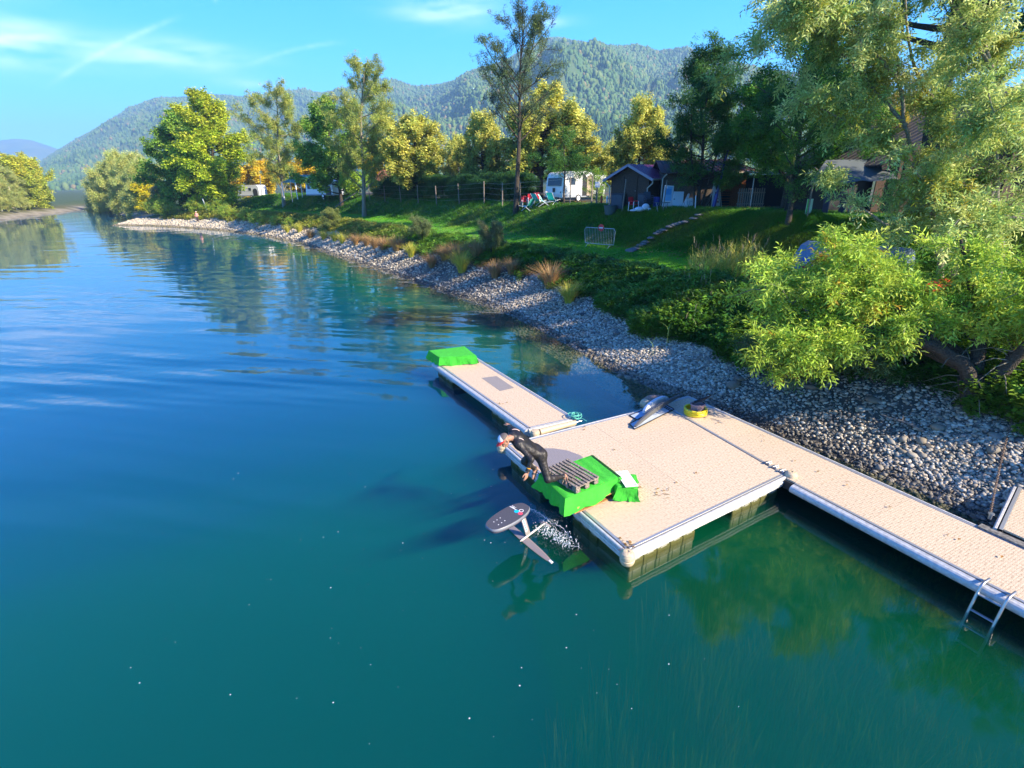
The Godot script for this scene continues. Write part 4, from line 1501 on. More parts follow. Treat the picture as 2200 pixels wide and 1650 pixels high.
# ---------------------------------------------------------------- shore: stones, tussocks, weeds, grass
func tussock_mesh(seed: int, n: int, cols: Array) -> ArrayMesh:
	var r := RandomNumberGenerator.new()
	r.seed = seed
	var b := MB.new()
	for k in n:
		var a := r.randf() * TAU
		var o := Vector3(cos(a), 0, sin(a))
		b.col = pick(cols, r, r.randf())
		ribbon(b, o * r.randf() * 0.16, o, r.randf_range(0.65, 1.0), r.randf_range(0.15, 0.95), 0.022, 3)
	return b.mesh(blade_m)


func build_shore() -> void:
	var r := RandomNumberGenerator.new()
	r.seed = 91
	# stones
	var stone_ms := []
	for k in 6:
		var b := MB.new()
		rock(b, Vector3.ZERO, 0.5, k + 1, [V3(1.2, 0.6, 0.9), V3(1.0, 0.55, 0.8), V3(1.3, 0.5, 0.8), V3(0.95, 0.7, 1.0), V3(1.1, 0.65, 0.75), V3(1.0, 0.5, 1.0)][k], 2)
		stone_ms.append(b)
	var tones := [lin(0.42, 0.37, 0.29), lin(0.31, 0.28, 0.22), lin(0.54, 0.49, 0.39), lin(0.20, 0.18, 0.15), lin(0.31, 0.25, 0.18), lin(0.40, 0.33, 0.23), lin(0.12, 0.115, 0.10)]
	var grain := noise_tex(0.05, grey(0.6), grey(1.0), 81)
	var stone_mats := []
	for c in tones:
		stone_mats.append(mat(c, 0.85, 0.0, {"tex": grain, "tri": 2.4}))
	var meshes := []
	for k in 6:
		var row := []
		for c in stone_mats:
			row.append((stone_ms[k] as MB).mesh(c))
		meshes.append(row)
	var gr := get_node("ground")
	# the larger stones, each its own piece
	var big := []
	for q in [[6.72, -14.72, 0.42, 4], [6.95, -14.9, 0.3, 4], [7.98, -13.83, 0.36, 4], [8.35, -13.5, 0.3, 4], [9.18, -10.92, 0.22, 0], [9.44, -10.7, 0.24, 5], [8.96, -10.97, 0.2, 2], [9.09, -10.43, 0.26, 2], [9.25, -10.35, 0.18, 0], [9.0, -10.6, 0.2, 5], [8.64, -13.39, 0.26, 5], [8.95, -12.19, 0.24, 2], [3.75, -17.0, 0.25, 5], [4.0, -16.75, 0.28, 5], [4.2, -16.5, 0.22, 5], [9.9, -10.9, 0.3, 5], [9.3, -12.3, 0.32, 4], [8.4, -12.9, 0.24, 0], [10.6, -10.2, 0.25, 0], [10.35, -9.9, 0.28, 1]]:
		big.append(q)
	while big.size() < 300:
		var si := r.randi_range(3, 8)
		var p := shore[si].lerp(shore[si + 1], r.randf())
		var dd := (shore[si + 1] - shore[si]).normalized()
		p += V(-dd.y, dd.x) * r.randf_range(0.05, 3.4) + dd * r.randf_range(-1.5, 1.5)
		if p.distance_to(V(0, 0)) > 27.0 or gd(p.x, p.y) < 0.02:
			continue
		big.append([p.x, p.y, r.randf_range(0.08, 0.15) * (1.0 if r.randf() < 0.85 else 1.5) * (1.0 + maxf(0.0, -p.y - 12.0) * 0.035), r.randi() % 7])
	for q in big:
		var o := put("stone", meshes[r.randi() % 6][q[3]], gr)
		o.position = on(q[0], q[1], q[2] * 0.08)
		o.rotation = Vector3(r.randf_range(-0.3, 0.3), r.randf() * TAU, r.randf_range(-0.3, 0.3))
		o.scale = Vector3.ONE * q[2]
	# pebbles
	var xs := [[], [], [], [], [], []]
	var cs := [[], [], [], [], [], []]
	for k in 98000:
		var si := 2 + int(r.randf() * 8.0)
		if k > 72000:
			si = r.randi_range(9, 19)
		var p := shore[si].lerp(shore[si + 1], r.randf())
		var dd := (shore[si + 1] - shore[si]).normalized()
		var off := r.randf_range(-1.0, 3.3)
		p += V(-dd.y, dd.x) * off + dd * r.randf_range(-1.6, 1.6)
		var d := gd(p.x, p.y)
		if d < -1.2 or d > 3.5:
			continue
		var far := p.length()
		if far > 24.0 and k < 72000 and r.randf() < 0.35:
			continue
		var s := lerpf(0.03, 0.125, pow(r.randf(), 3.0)) * (1.0 + maxf(0.0, far - 12.0) * 0.024)
		if far > 45.0:
			s *= 1.3
		var v := r.randi() % 6
		xs[v].append(Transform3D(Basis.from_euler(Vector3(r.randf_range(-0.5, 0.5), r.randf() * TAU, r.randf_range(-0.5, 0.5))).scaled(Vector3.ONE * s), on(p.x, p.y, s * 0.12)))
		var c: Color = tones[[0, 0, 1, 1, 2, 2, 3, 3, 4, 5, 6][r.randi() % 11]]
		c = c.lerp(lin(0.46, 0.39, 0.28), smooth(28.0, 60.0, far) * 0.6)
		if d < 0.25:
			c = c * 0.45
		if d < -0.1:
			c = c.lerp(lin(0.09, 0.085, 0.03), 0.6)
		cs[v].append(c)
	var pm := mat(Color.WHITE, 0.85, 0.0, {"vc": true})
	for v in 6:
		var b := MB.new()
		rock(b, Vector3.ZERO, 0.5, v + 11, [V3(1.2, 0.6, 0.9), V3(1.0, 0.55, 0.8), V3(1.3, 0.5, 0.8), V3(0.95, 0.7, 1.0), V3(1.1, 0.65, 0.75), V3(1.0, 0.5, 1.0)][v], 1)
		multi("pebbles", b.mesh(pm), xs[v], cs[v], gr)
	# tussocks
	var brown := [lin(0.34, 0.18, 0.07), lin(0.44, 0.27, 0.11), lin(0.28, 0.21, 0.08)]
	var straw := [lin(0.45, 0.46, 0.04), lin(0.58, 0.50, 0.08), lin(0.27, 0.36, 0.04)]
	var mb := tussock_mesh(1, 340, brown)
	var ms := tussock_mesh(2, 340, straw)
	var place_b := [V(-23.67,-64.4),V(-14.95,-52.33),V(-13.38,-50.47),V(-11.01,-46.9),V(-9.39,-44.75),V(-5.57,-37.73),V(-4.67,-38.01),V(-2.19,-35.66),V(-0.9,-31.69),V(2.09,-27.29),V(-12.2,-48.6),V(-3.8,-36.8),V(0.1,-31.2)]
	var place_s := [V(-20.76,-60.52),V(-17.1,-55.08),V(-7.74,-41.96),V(-3.13,-34.49),V(2.81,-24.69),V(-26.65,-68.94),V(-29.18,-71.38),V(11.45,-10.75),V(-18.6,-57.4)]
	for pass_ in 2:
		var pl: Array = place_b if pass_ == 0 else place_s
		for i in pl.size():
			var label := ""
			if pass_ == 0:
				label = "brown grass tussock above the pebbles, number %d from the far left of the brown row" % (i + 1)
				label = ["brown grass tussock above the pebbles furthest left along the shore", "brown tussock under the round clipped shrub", "brown tussock right of the round clipped shrub", "brown tussock left of the square topped green shrub", "russet tussock below the square topped green shrub", "brown tussock between the two stemmed shrubs, left one", "brown tussock between the two stemmed shrubs, upper one", "brown tussock under the tall brown and green shrub", "orange brown drooping tussock right of the tall brown shrub", "reddish brown tussock nearest the dock among the creepers", "brown tussock left of the russet one", "brown tussock beside the yellow green mop tussock", "small brown tussock behind the orange brown drooping one"][i]
			else:
				label = ["yellow green tussock right of the far left brown one", "pale straw tussock below the round clipped shrub", "green gold tussock beside the russet ones", "yellow green mop tussock hanging over the pebbles", "yellow green tussock among creepers nearest the dock", "yellow tussock on the far left shore", "leftmost yellow tussock on the shore", "bright green tussock beside the willow trunk at the right edge", "straw tussock half way along the shore"][i]
			var o := put("grass_tussock", mb if pass_ == 0 else ms)
			o.position = on(pl[i].x, pl[i].y, -0.02)
			var s := r.randf_range(1.25, 1.75) * (1.0 if pl[i].y < -20.0 else 0.5)
			o.scale = Vector3(s, s * r.randf_range(0.85, 1.05), s)
			o.rotation.y = r.randf() * TAU
			tag(o, label, "tussock", "grass tussocks along the pebble shore")
	# weeds and creepers over the scarp
	xs = [[], []]
	cs = [[], []]
	var greens := [lin(0.045, 0.14, 0.018), lin(0.10, 0.26, 0.025), lin(0.20, 0.35, 0.03)]
	for k in 30000:
		var si := 3 + int(r.randf() * 6.0)
		if k > 17000:
			si = r.randi_range(8, 18)
		var p := shore[si].lerp(shore[si + 1], r.randf())
		var dd := (shore[si + 1] - shore[si]).normalized()
		p += V(-dd.y, dd.x) * r.randf_range(1.5, 5.6) + dd * r.randf_range(-2.0, 2.0)
		var d := gd(p.x, p.y)
		var n := nz.get_noise_2d(p.x * 5.0, p.y * 5.0)
		if d < 2.5 - n * 0.9 - 0.7 * smooth(-27.0, -19.0, p.y) * smooth(-12.0, -15.0, p.y) or d > 5.3 + n:
			continue
		if p.y > -12.6 and d > 4.0:
			continue
		var near := smooth(-26.0, -18.0, p.y)
		var s := r.randf_range(0.16, 0.34) * (1.0 + maxf(0.0, p.length() - 20.0) * 0.012)
		var up := r.randf() * (0.25 + 0.55 * near * clampf(0.6 + n * 1.5, 0.0, 1.0))
		var vi := r.randi() % 2
		xs[vi].append(Transform3D(Basis.from_euler(Vector3(r.randf_range(-0.4, 0.4), r.randf() * TAU, 0)).scaled(Vector3.ONE * s), on(p.x, p.y, up - 0.05)))
		var c := pick(greens, r, 0.5 + n * 1.2)
		c = c.lerp(pick([lin(0.30, 0.36, 0.04), lin(0.50, 0.48, 0.08), lin(0.42, 0.34, 0.10)], r, r.randf()), smooth(-40.0, -60.0, p.y) * (0.55 + 0.45 * r.randf()))
		cs[vi].append(c)
	for vi in 2:
		tag(multi("creeper_cover", clump["weed"][vi], xs[vi], cs[vi]), ["tangle of green creepers hanging over the pebble bank", "broad leaved weeds growing among the bank creepers"][vi], "ground cover")
	# lawn and rougher slope grass
	xs = [[], [], []]
	cs = [[], [], []]
	for k in 120000:
		var si := r.randi_range(4, 17)
		if k > 60000:
			si = r.randi_range(4, 10)
		var p := shore[si].lerp(shore[si + 1], r.randf())
		var dd := (shore[si + 1] - shore[si]).normalized()
		p += V(-dd.y, dd.x) * r.randf_range(3.6, 15.5) + dd * r.randf_range(-4.0, 4.0)
		var d := gd(p.x, p.y)
		if d < 3.4 or d > 15.0:
			continue
		var n := nz.get_noise_2d(p.x * 3.0, p.y * 3.0)
		var slope := smooth(8.4, 9.6, d + n)
		var edge := 1.0 - smooth(4.2, 5.4, d)
		if d > 13.2 and r.randf() < 0.7:
			continue
		var far := p.length()
		var s := r.randf_range(0.05, 0.085) * (1.0 + 1.3 * slope + 1.8 * edge) * (1.0 + far * 0.011)
		var c := pick([lin(0.08, 0.34, 0.008), lin(0.15, 0.46, 0.010), lin(0.28, 0.52, 0.015)], r, 0.5 + n)
		c = c.lerp(pick([lin(0.05, 0.19, 0.014), lin(0.09, 0.27, 0.018), lin(0.17, 0.25, 0.03)], r, 0.5 + n), slope)
		var vi := r.randi() % 3
		xs[vi].append(Transform3D(Basis(Vector3.UP, r.randf() * TAU).scaled(Vector3(s * 1.9, s, s * 1.9)), on(p.x, p.y, -0.01)))
		cs[vi].append(c)
	for vi in 3:
		multi("grass_blades", clump["grass"][vi], xs[vi], cs[vi], gr)
	# fallen leaves on the slope and on the camp edge
	xs = []
	cs = []
	var lf := MB.new()
	leaf(lf, Vector3(-0.5, 0, 0), Vector3(1, 0.1, 0).normalized(), Vector3(0, 0, 1), 1.0, 0.7, 0.2, 0.1)
	for k in 4200:
		var si := r.randi_range(5, 11)
		var p := shore[si].lerp(shore[si + 1], r.randf())
		var dd := (shore[si + 1] - shore[si]).normalized()
		p += V(-dd.y, dd.x) * r.randf_range(8.0, 17.0)
		var s := r.randf_range(0.08, 0.16)
		xs.append(Transform3D(Basis.from_euler(Vector3(r.randf_range(-0.5, 0.5), r.randf() * TAU, 0)).scaled(Vector3.ONE * s), on(p.x, p.y, 0.09)))
		cs.append(pick([lin(0.25, 0.15, 0.05), lin(0.35, 0.24, 0.06), lin(0.2, 0.16, 0.08)], r, r.randf()))
	multi("fallen_leaves", lf.mesh(leaf_m), xs, cs, gr)
	# reeds
	for q in [["tall straw coloured reed bed with feathery plumes on the bank", V(8.9, -21.8), 1.0, 330, 1.75, [lin(0.62, 0.50, 0.12), lin(0.48, 0.46, 0.08), lin(0.24, 0.36, 0.05)]], ["grey green drooping reeds over the creepers below the straw reed bed", V(6.9, -18.8), 0.9, 120, 1.15, [lin(0.09, 0.20, 0.06), lin(0.15, 0.25, 0.07), lin(0.3, 0.29, 0.1)]]]:
		var t := thing("reed_bed", q[0], "reeds", on(q[1].x, q[1].y))
		var st := MB.new()
		var pl := MB.new()
		for k in q[3]:
			var off := Vector3(r.randfn(0.0, 0.55) * 1.2, 0, r.randfn(0.0, 0.55) * 1.5)
			if q[2] > 0.95:
				off = Vector3(r.randf_range(-1.2, 1.2), 0, 0) + Vector3(r.randfn(0, 0.2), 0, r.randf_range(-0.9, 0.9))
			var p := on(q[1].x + off.x, q[1].y + off.z) - t.position
			var a := r.randf() * TAU
			var o := Vector3(cos(a), 0, sin(a))
			if q[2] < 0.95:
				o = (o + Vector3(-0.6, 0, 1.0)).normalized()
			var hh: float = q[4] * r.randf_range(0.6, 1.1)
			st.col = pick(q[5], r, r.randf())
			ribbon(st, p, o, hh, hh * r.randf_range(0.05, 0.3) * (1.0 if q[2] > 0.95 else 2.2), 0.022, 4)
			for j in 4:
				var aa := r.randf() * TAU
				var oo := Vector3(cos(aa), 0, sin(aa))
				st.col = pick(q[5], r, r.randf())
				ribbon(st, p + Vector3.UP * hh * r.randf_range(0.1, 0.7), oo, 0.28, 0.4, 0.03, 3)
			if r.randf() < 0.12:
				pl.col = pick([lin(0.30, 0.22, 0.14), lin(0.38, 0.30, 0.2)], r, r.randf())
				for j in 9:
					ribbon(pl, p + Vector3.UP * hh * r.randf_range(0.85, 1.0) + o * hh * 0.08, (o + rand_dir(r) * 0.6).normalized(), 0.16, 0.12, 0.016, 2)
		tag(obj("stems", st, blade_m, t), "", "", "", "stuff")
		tag(obj("plumes", pl, blade_m, t), "", "", "", "stuff")
	# water weeds standing on the lake bed in the sheltered corner
	var wm := MB.new()
	for k in 16:
		var a := r.randf() * TAU
		ribbon(wm, Vector3(cos(a), 0, sin(a)) * r.randf() * 0.3, Vector3(cos(a * 2.0), 0, sin(a * 2.0)), r.randf_range(0.6, 1.0), r.randf_range(0.05, 0.3), 0.05, 4)
	xs = []
	cs = []
	for k in 2600:
		var p := V(r.randf_range(0.5, 8.5), r.randf_range(-8.0, -3.0))
		var n := nz.get_noise_2d(p.x * 11.0, p.y * 11.0)
		if p.x + p.y * 0.9 < -4.4 + n * 3.0 or n < -0.02 or gd(p.x, p.y) > -0.6:
			continue
		var bed := gh(p.x, p.y)
		var tip := r.randf_range(-0.75, -0.22) - maxf(0.0, 2.5 - p.x) * 0.15
		xs.append(Transform3D(Basis(Vector3.UP, r.randf() * TAU).scaled(Vector3(0.8, maxf(tip - bed, 0.2), 0.8)), Vector3(p.x, bed, p.y)))
		cs.append(pick([lin(0.06, 0.16, 0.02), lin(0.12, 0.26, 0.03), lin(0.10, 0.14, 0.03)], r, r.randf()))
	tag(multi("water_weeds", wm.mesh(blade_m), xs, cs), "green water weeds showing through the lake surface at lower right", "water weeds")
	# driftwood sticks on the pebbles
	for q in [["grey driftwood branch lying on the pebbles below the reddish tussock", V(2.0, -25.6), 1.6, 0.4], ["dark thin branch sticking up from the pebbles near the mooring corner", V(4.6, -19.6), 1.3, 1.3], ["pale stick on the pebbles left of the willow trunk", V(9.6, -10.9), 0.9, 2.2]]:
		var b := MB.new()
		var d := V3(cos(q[3]), 0.12, -sin(q[3]))
		b.tube([Vector3.ZERO, d * q[2] * 0.4 + V3(0, 0.05, 0.03), d * q[2] * 0.75, d * q[2]], [0.03, 0.026, 0.018, 0.008], 6)
		b.tube([d * q[2] * 0.5, d * q[2] * 0.7 + V3(0.12, 0.15, 0.1)], [0.014, 0.005], 5)
		var o := obj("driftwood", b, mats_get("wood"))
		o.position = on(q[1].x, q[1].y, 0.05)
		tag(o, q[0], "driftwood")


# ---------------------------------------------------------------- the two willows close by
func willow_limb(wood: MB, pts: Array, r0: float, r1: float, sides := 8) -> Array:
	var c := Curve3D.new()
	for i in pts.size():
		var a: Vector3 = pts[maxi(i - 1, 0)]
		var b: Vector3 = pts[mini(i + 1, pts.size() - 1)]
		c.add_point(pts[i], (a - b) / 6.0, (b - a) / 6.0)
	var L := c.get_baked_length()
	var path := []
	var rad := []
	var n := maxi(4, int(L / 0.25))
	for i in n + 1:
		var t := float(i) / n
		path.append(c.sample_baked(t * L) + Vector3(nf.get_noise_1d(i * 0.7 + pts[0].x * 9.0), nf.get_noise_1d(i * 0.7 + 50.0), nf.get_noise_1d(i * 0.7 + 90.0)) * 0.05)
		rad.append(lerpf(r0, r1, t))
	wood.tube(path, rad, sides)
	return path


func sprigs(t: Node3D, r: RandomNumberGenerator, limbs: Array, n: int, reach: float, size: float, cols: Array, odd: Array, odd_p: float, grain := 26.0, floor_y := -9.0, lift := 0.0, called := "crown") -> void:
	# finer branches off the limbs, then leafy sprigs off those
	var tw := MB.new()
	var shoots := []
	for k in int(n / grain):
		var l: Array = limbs[r.randi() % limbs.size()]
		var i := clampi(int(l.size() * r.randf_range(0.25, 1.0)), 0, l.size() - 1)
		var p: Vector3 = l[i]
		var d := (rand_dir(r) + Vector3(-0.25, 0.45, 0.1)).normalized()
		var L := reach * r.randf_range(0.4, 1.15)
		var e := p + d * L + Vector3(0, -0.18 * L, 0)
		var m := p.lerp(e, 0.5) + Vector3(0, 0.12 * L, 0)
		tw.tube([p, m, e], [0.018, 0.011, 0.004], 4, false)
		shoots.append([p, m, e])
	obj("twigs", tw, mats_get("palebark"), t)
	tag(t.get_node("twigs"), "", "", "", "stuff")
	var xs := [[], [], []]
	var cs := [[], [], []]
	for k in n:
		var s: Array = shoots[k % shoots.size()]
		var q := r.randf_range(0.15, 1.0)
		var p: Vector3 = (s[0] as Vector3).lerp(s[1], q).lerp((s[1] as Vector3).lerp(s[2], q), q)
		if p.y < floor_y + smooth(-3.5, -0.8, p.x) * lift:
			continue
		var out: Vector3 = ((s[2] as Vector3) - s[0]).normalized()
		var d: Vector3 = (out * 0.5 + rand_dir(r) * 0.9 + Vector3(0, 0.15, 0)).normalized()
		var zz: Vector3 = d.cross(Vector3.UP + rand_dir(r) * 0.4).normalized()
		var sz := size * r.randf_range(0.6, 1.25)
		var vi := r.randi() % 3
		xs[vi].append(Transform3D(Basis(d, zz.cross(d), zz) * Basis.from_scale(Vector3.ONE * sz), p))
		var kk := 0.5 + 0.9 * nz.get_noise_3d(p.x * 12.0, p.y * 12.0, p.z * 12.0) + r.randf_range(-0.2, 0.2)
		var c := pick(cols, r, kk) * 1.55
		if nz.get_noise_3d(p.x * 22.0 + 400.0, p.y * 22.0, p.z * 22.0) > 0.5 - odd_p:
			c = pick(odd, r, r.randf())
		cs[vi].append(c)
	for vi in 3:
		multi(called, clump["willow"][vi], xs[vi], cs[vi], t)


func rel(a: Array, o: Vector3) -> Array:
	var b := []
	for p in a:
		b.append((p as Vector3) - o)
	return b


func build_willows() -> void:
	var r := RandomNumberGenerator.new()
	r.seed = 555
	# willow on the pebbles, short thick trunk
	var o := V3(10.87, 1.0, -11.2)
	var t := thing("shore_willow", "leafy yellow green willow with short thick trunk on the pebbles at right", "tree", o)
	var wood := MB.new()
	var L := []
	L.append(willow_limb(wood, rel([V3(10.98,0.75,-11.05),V3(10.86,1.4,-11.2),V3(10.68,1.95,-11.3)], o), 0.34, 0.25, 12))
	L.append(willow_limb(wood, rel([V3(10.75,1.3,-11.2),V3(10.55,2.1,-11.3),V3(10.26,2.35,-11.4),V3(9.67,2.66,-11.6),V3(8.83,2.89,-11.9),V3(7.93,3.05,-12.3),V3(6.89,3.4,-12.6)], o), 0.19, 0.02))
	L.append(willow_limb(wood, rel([V3(10.9,1.4,-11.15),V3(11.1,2.2,-11.0),V3(11.3,3.0,-10.8),V3(11.2,4.2,-10.6)], o), 0.2, 0.03))
	L.append(willow_limb(wood, rel([V3(10.8,1.5,-11.3),V3(11.05,2.8,-11.8),V3(10.9,3.8,-12.2),V3(10.54,4.9,-12.5)], o), 0.19, 0.03))
	L.append(willow_limb(wood, rel([V3(10.26,2.35,-11.4),V3(9.43,3.13,-11.9),V3(8.81,4.0,-12.6),V3(8.02,4.62,-13.0)], o), 0.09, 0.02))
	L.append(willow_limb(wood, rel([V3(8.83,2.89,-11.9),V3(7.9,2.6,-11.9),V3(6.85,2.35,-11.95),V3(6.3,2.1,-12.0)], o), 0.06, 0.012))
	L.append(willow_limb(wood, rel([V3(10.5,2.1,-11.4),V3(9.9,2.4,-12.6),V3(9.0,2.6,-13.6),V3(8.1,2.7,-14.2)], o), 0.10, 0.02))
	L.append(willow_limb(wood, rel([V3(10.9,2.2,-11.8),V3(9.9,3.4,-13.0),V3(9.2,4.2,-13.8)], o), 0.09, 0.02))
	L.append(willow_limb(wood, rel([V3(11.1,2.2,-11.0),V3(11.8,3.0,-11.6),V3(12.2,4.0,-12.2)], o), 0.1, 0.02))
	L.append(willow_limb(wood, rel([V3(9.43,3.13,-11.9),V3(8.7,3.7,-13.0),V3(7.9,4.0,-13.8),V3(7.2,4.0,-14.4)], o), 0.06, 0.015))
	L.append(willow_limb(wood, rel([V3(9.67,2.66,-11.6),V3(8.6,3.3,-12.4),V3(7.5,3.6,-13.0),V3(6.6,3.6,-13.4)], o), 0.05, 0.012))
	obj("trunk", wood, mats_get("bark"), t)
	var yg := [lin(0.12, 0.20, 0.03), lin(0.26, 0.37, 0.04), lin(0.40, 0.47, 0.07)]
	sprigs(t, r, L, 9000, 1.0, 0.42, yg, [lin(0.50, 0.36, 0.03), lin(0.45, 0.25, 0.03)], 0.09, 30.0, 0.85, 1.0)
	# lower, darker willow bush under and left of it
	var o2 := V3(8.6, 0.95, -14.0)
	var t2 := thing("willow_bush", "dark grey green willow bush at the pebbles left of the willow trunk", "shrub", o2)
	var w2 := MB.new()
	var L2 := []
	for k in 12:
		var a := -0.4 + k * 0.33
		var d := V3(-cos(a), 0, sin(a) * 0.8)
		L2.append(willow_limb(w2, [V3(0, -0.1, 0), d * 0.5 + V3(0, 0.8, 0), d * 1.2 + V3(0, 1.1, 0), d * r.randf_range(1.6, 2.3) + V3(0, 0.75, 0)], 0.04, 0.008, 5))
	obj("stems", w2, mats_get("bark"), t2)
	sprigs(t2, r, L2, 2600, 0.6, 0.34, [lin(0.05, 0.10, 0.04), lin(0.09, 0.15, 0.05), lin(0.14, 0.20, 0.07)], [lin(0.3, 0.28, 0.05)], 0.03)
	# tall silver willow behind with pale slender stems
	var o3 := on(15.2, -18.0)
	var t3 := thing("silver_willow", "tall silver green willow with pale slender stems filling the upper right", "tree", o3)
	var w3 := MB.new()
	var L3 := []
	L3.append(willow_limb(w3, rel([V3(14.9,2.6,-18),V3(14.48,4.17,-18),V3(13.17,6.51,-18),V3(12.42,7.75,-18),V3(11.97,8.92,-18),V3(11.33,10.37,-18),V3(10.8,11.73,-18)], o3), 0.11, 0.02))
	L3.append(willow_limb(w3, rel([V3(15.3,2.8,-18),V3(15.12,4.51,-18),V3(14.78,5.4,-18),V3(13.99,7.08,-18),V3(13.28,8.24,-18),V3(12.51,9.04,-18),V3(11.88,10.13,-18),V3(11.46,11.5,-18)], o3), 0.11, 0.02))
	L3.append(willow_limb(w3, rel([V3(15.8,2.6,-17),V3(15.35,3.79,-16.5),V3(14.5,5.98,-16.5),V3(13.9,7.8,-16.5),V3(13.43,8.98,-16.5),V3(12.01,10.45,-16.5),V3(11.19,11.46,-16.5)], o3), 0.12, 0.02))
	L3.append(willow_limb(w3, rel([V3(13.43,8.98,-16.5),V3(12.91,9.79,-16.5),V3(12.38,10.64,-16.5),V3(11.74,11.65,-16.5)], o3), 0.06, 0.02))
	L3.append(willow_limb(w3, rel([V3(14.6,3.9,-17.8),V3(13.67,4.29,-17),V3(11.77,4.93,-17),V3(10.42,5.78,-17),V3(9.26,6.59,-17)], o3), 0.07, 0.012))
	L3.append(willow_limb(w3, rel([V3(13.17,6.51,-18),V3(11.8,7.4,-18.4),V3(10.4,8.2,-18.6),V3(9.0,8.7,-18.8)], o3), 0.06, 0.012))
	L3.append(willow_limb(w3, rel([V3(12.42,7.75,-18),V3(11.2,9.2,-18.6),V3(9.9,10.4,-19),V3(8.6,11.2,-19)], o3), 0.06, 0.012))
	L3.append(willow_limb(w3, rel([V3(11.97,8.92,-18),V3(10.2,10.0,-17.4),V3(8.6,10.6,-17),V3(7.6,10.9,-17)], o3), 0.05, 0.012))
	L3.append(willow_limb(w3, rel([V3(13.99,7.08,-18),V3(14.6,8.6,-18.6),V3(15.4,10.2,-19)], o3), 0.06, 0.012))
	L3.append(willow_limb(w3, rel([V3(14.5,5.98,-16.5),V3(15.6,7.2,-16.8),V3(16.2,8.8,-17)], o3), 0.06, 0.012))
	L3.append(willow_limb(w3, rel([V3(14.78,5.4,-18),V3(13.4,5.6,-17.2),V3(12.2,6.3,-16.6)], o3), 0.05, 0.012))
	L3.append(willow_limb(w3, rel([V3(14.5,5.98,-16.5),V3(13.6,5.3,-15.6),V3(12.8,5.0,-15.0),V3(12.1,5.2,-14.6)], o3), 0.05, 0.012))
	L3.append(willow_limb(w3, rel([V3(13.9,7.8,-16.5),V3(13.0,7.6,-15.4),V3(12.3,7.9,-14.8)], o3), 0.05, 0.012))
	L3.append(willow_limb(w3, rel([V3(11.33,10.37,-18),V3(9.6,10.7,-18.2),V3(8.1,10.3,-18.4),V3(7.4,9.5,-18.4)], o3), 0.04, 0.012))
	obj("trunk", w3, mats_get("palebark"), t3)
	var sv := [lin(0.17, 0.24, 0.06), lin(0.30, 0.37, 0.10), lin(0.44, 0.48, 0.20)]
	sprigs(t3, r, L3, 8900, 1.3, 0.46, sv, [lin(0.5, 0.40, 0.05), lin(0.36, 0.44, 0.05)], 0.14, 38.0)


# ---------------------------------------------------------------- things lying on the dock
func drape(b: MB, c: Array, y1: float, y0: float, ridges: int, flare: float, seed: int) -> void:
	# a cloth over a block with corners c (in order): ribbed top, wavy skirt with an uneven hem
	var top := []
	for j in 25:
		var row := []
		for i in 25:
			var u := i / 24.0
			var w := j / 24.0
			var p := bil(c, u, w)
			var edge := minf(minf(u, 1.0 - u), minf(w, 1.0 - w))
			var rib := 0.0
			if ridges > 0:
				rib = -0.03 * pow(absf(cos(PI * ridges * u)), 6.0)
			row.append(H(p, y1 + rib + 0.006 * nf.get_noise_2d(p.x * 4.0, p.y * 4.0 + seed) - 0.014 * (1.0 - smooth(0.0, 0.05, edge))))
		top.append(row)
	b.lattice(top, false, Vector3.UP)
	var mid := bil(c, 0.5, 0.5)
	for e in 4:
		var p0: Vector2 = c[e]
		var p1: Vector2 = c[(e + 1) % 4]
		var d := (p1 - p0).normalized()
		var out := V(d.y, -d.x)
		if out.dot(p0 - mid) < 0:
			out = -out
		var rows := []
		for j in 9:
			var row := []
			var t := j / 8.0
			for i in 31:
				var u := i / 30.0
				var p := p0.lerp(p1, u)
				var wav := nf.get_noise_2d((p.x + p.y) * 3.2 + e * 9.0, seed * 5.0 + t * 0.5)
				var cor := (1.0 - smooth(0.0, 0.12, u)) + smooth(0.88, 1.0, u)
				var off := 0.008 + flare * t * (0.45 + 1.5 * wav + 0.5 * cor)
				var hem := y0 + 0.07 * nf.get_noise_2d((p.x - p.y) * 1.6 + e * 4.0, seed * 3.0) + 0.03 * cor + (0.075 * smooth(0.25, 0.8, u) if e == 0 and ridges > 0 else 0.0)
				var q := p + out * off + d * (off * (-1.0 if u < 0.5 else 1.0)) * cor
				row.append(H(q, lerpf(y1 - 0.014, hem, t) + 0.02 * wav * t * (1.0 - t)))
			rows.append(row)
		b.lattice(rows, false, H(out, 0))


func pallet(t: Node3D, L: float, W: float, m: StandardMaterial3D, n := 7) -> void:
	# slats along x; three bearers across; blocks and bottom boards
	for i in n:
		var b := MB.new()
		var w := W / n * 0.62
		b.box(V3(0, 0.133, lerpf(-W / 2 + w / 2, W / 2 - w / 2, i / (n - 1.0))), V3(L, 0.022, w * rng.randf_range(0.92, 1.08)), 0.003)
		obj("slat", b, m, t)
	for x in [-L / 2 + 0.06, 0.0, L / 2 - 0.06]:
		var b := MB.new()
		b.box(V3(x, 0.111, 0), V3(0.10, 0.021, W), 0.003)
		obj("bearer", b, m, t)
		for z in [-W / 2 + 0.06, 0.0, W / 2 - 0.06]:
			var k := MB.new()
			k.box(V3(x, 0.06, z), V3(0.10, 0.08, 0.11), 0.004)
			obj("block", k, m, t)
	for z in [-W / 2 + 0.06, 0.0, W / 2 - 0.06]:
		var b := MB.new()
		b.box(V3(0, 0.01, z), V3(L, 0.02, 0.10), 0.003)
		obj("bottom_board", b, m, t)


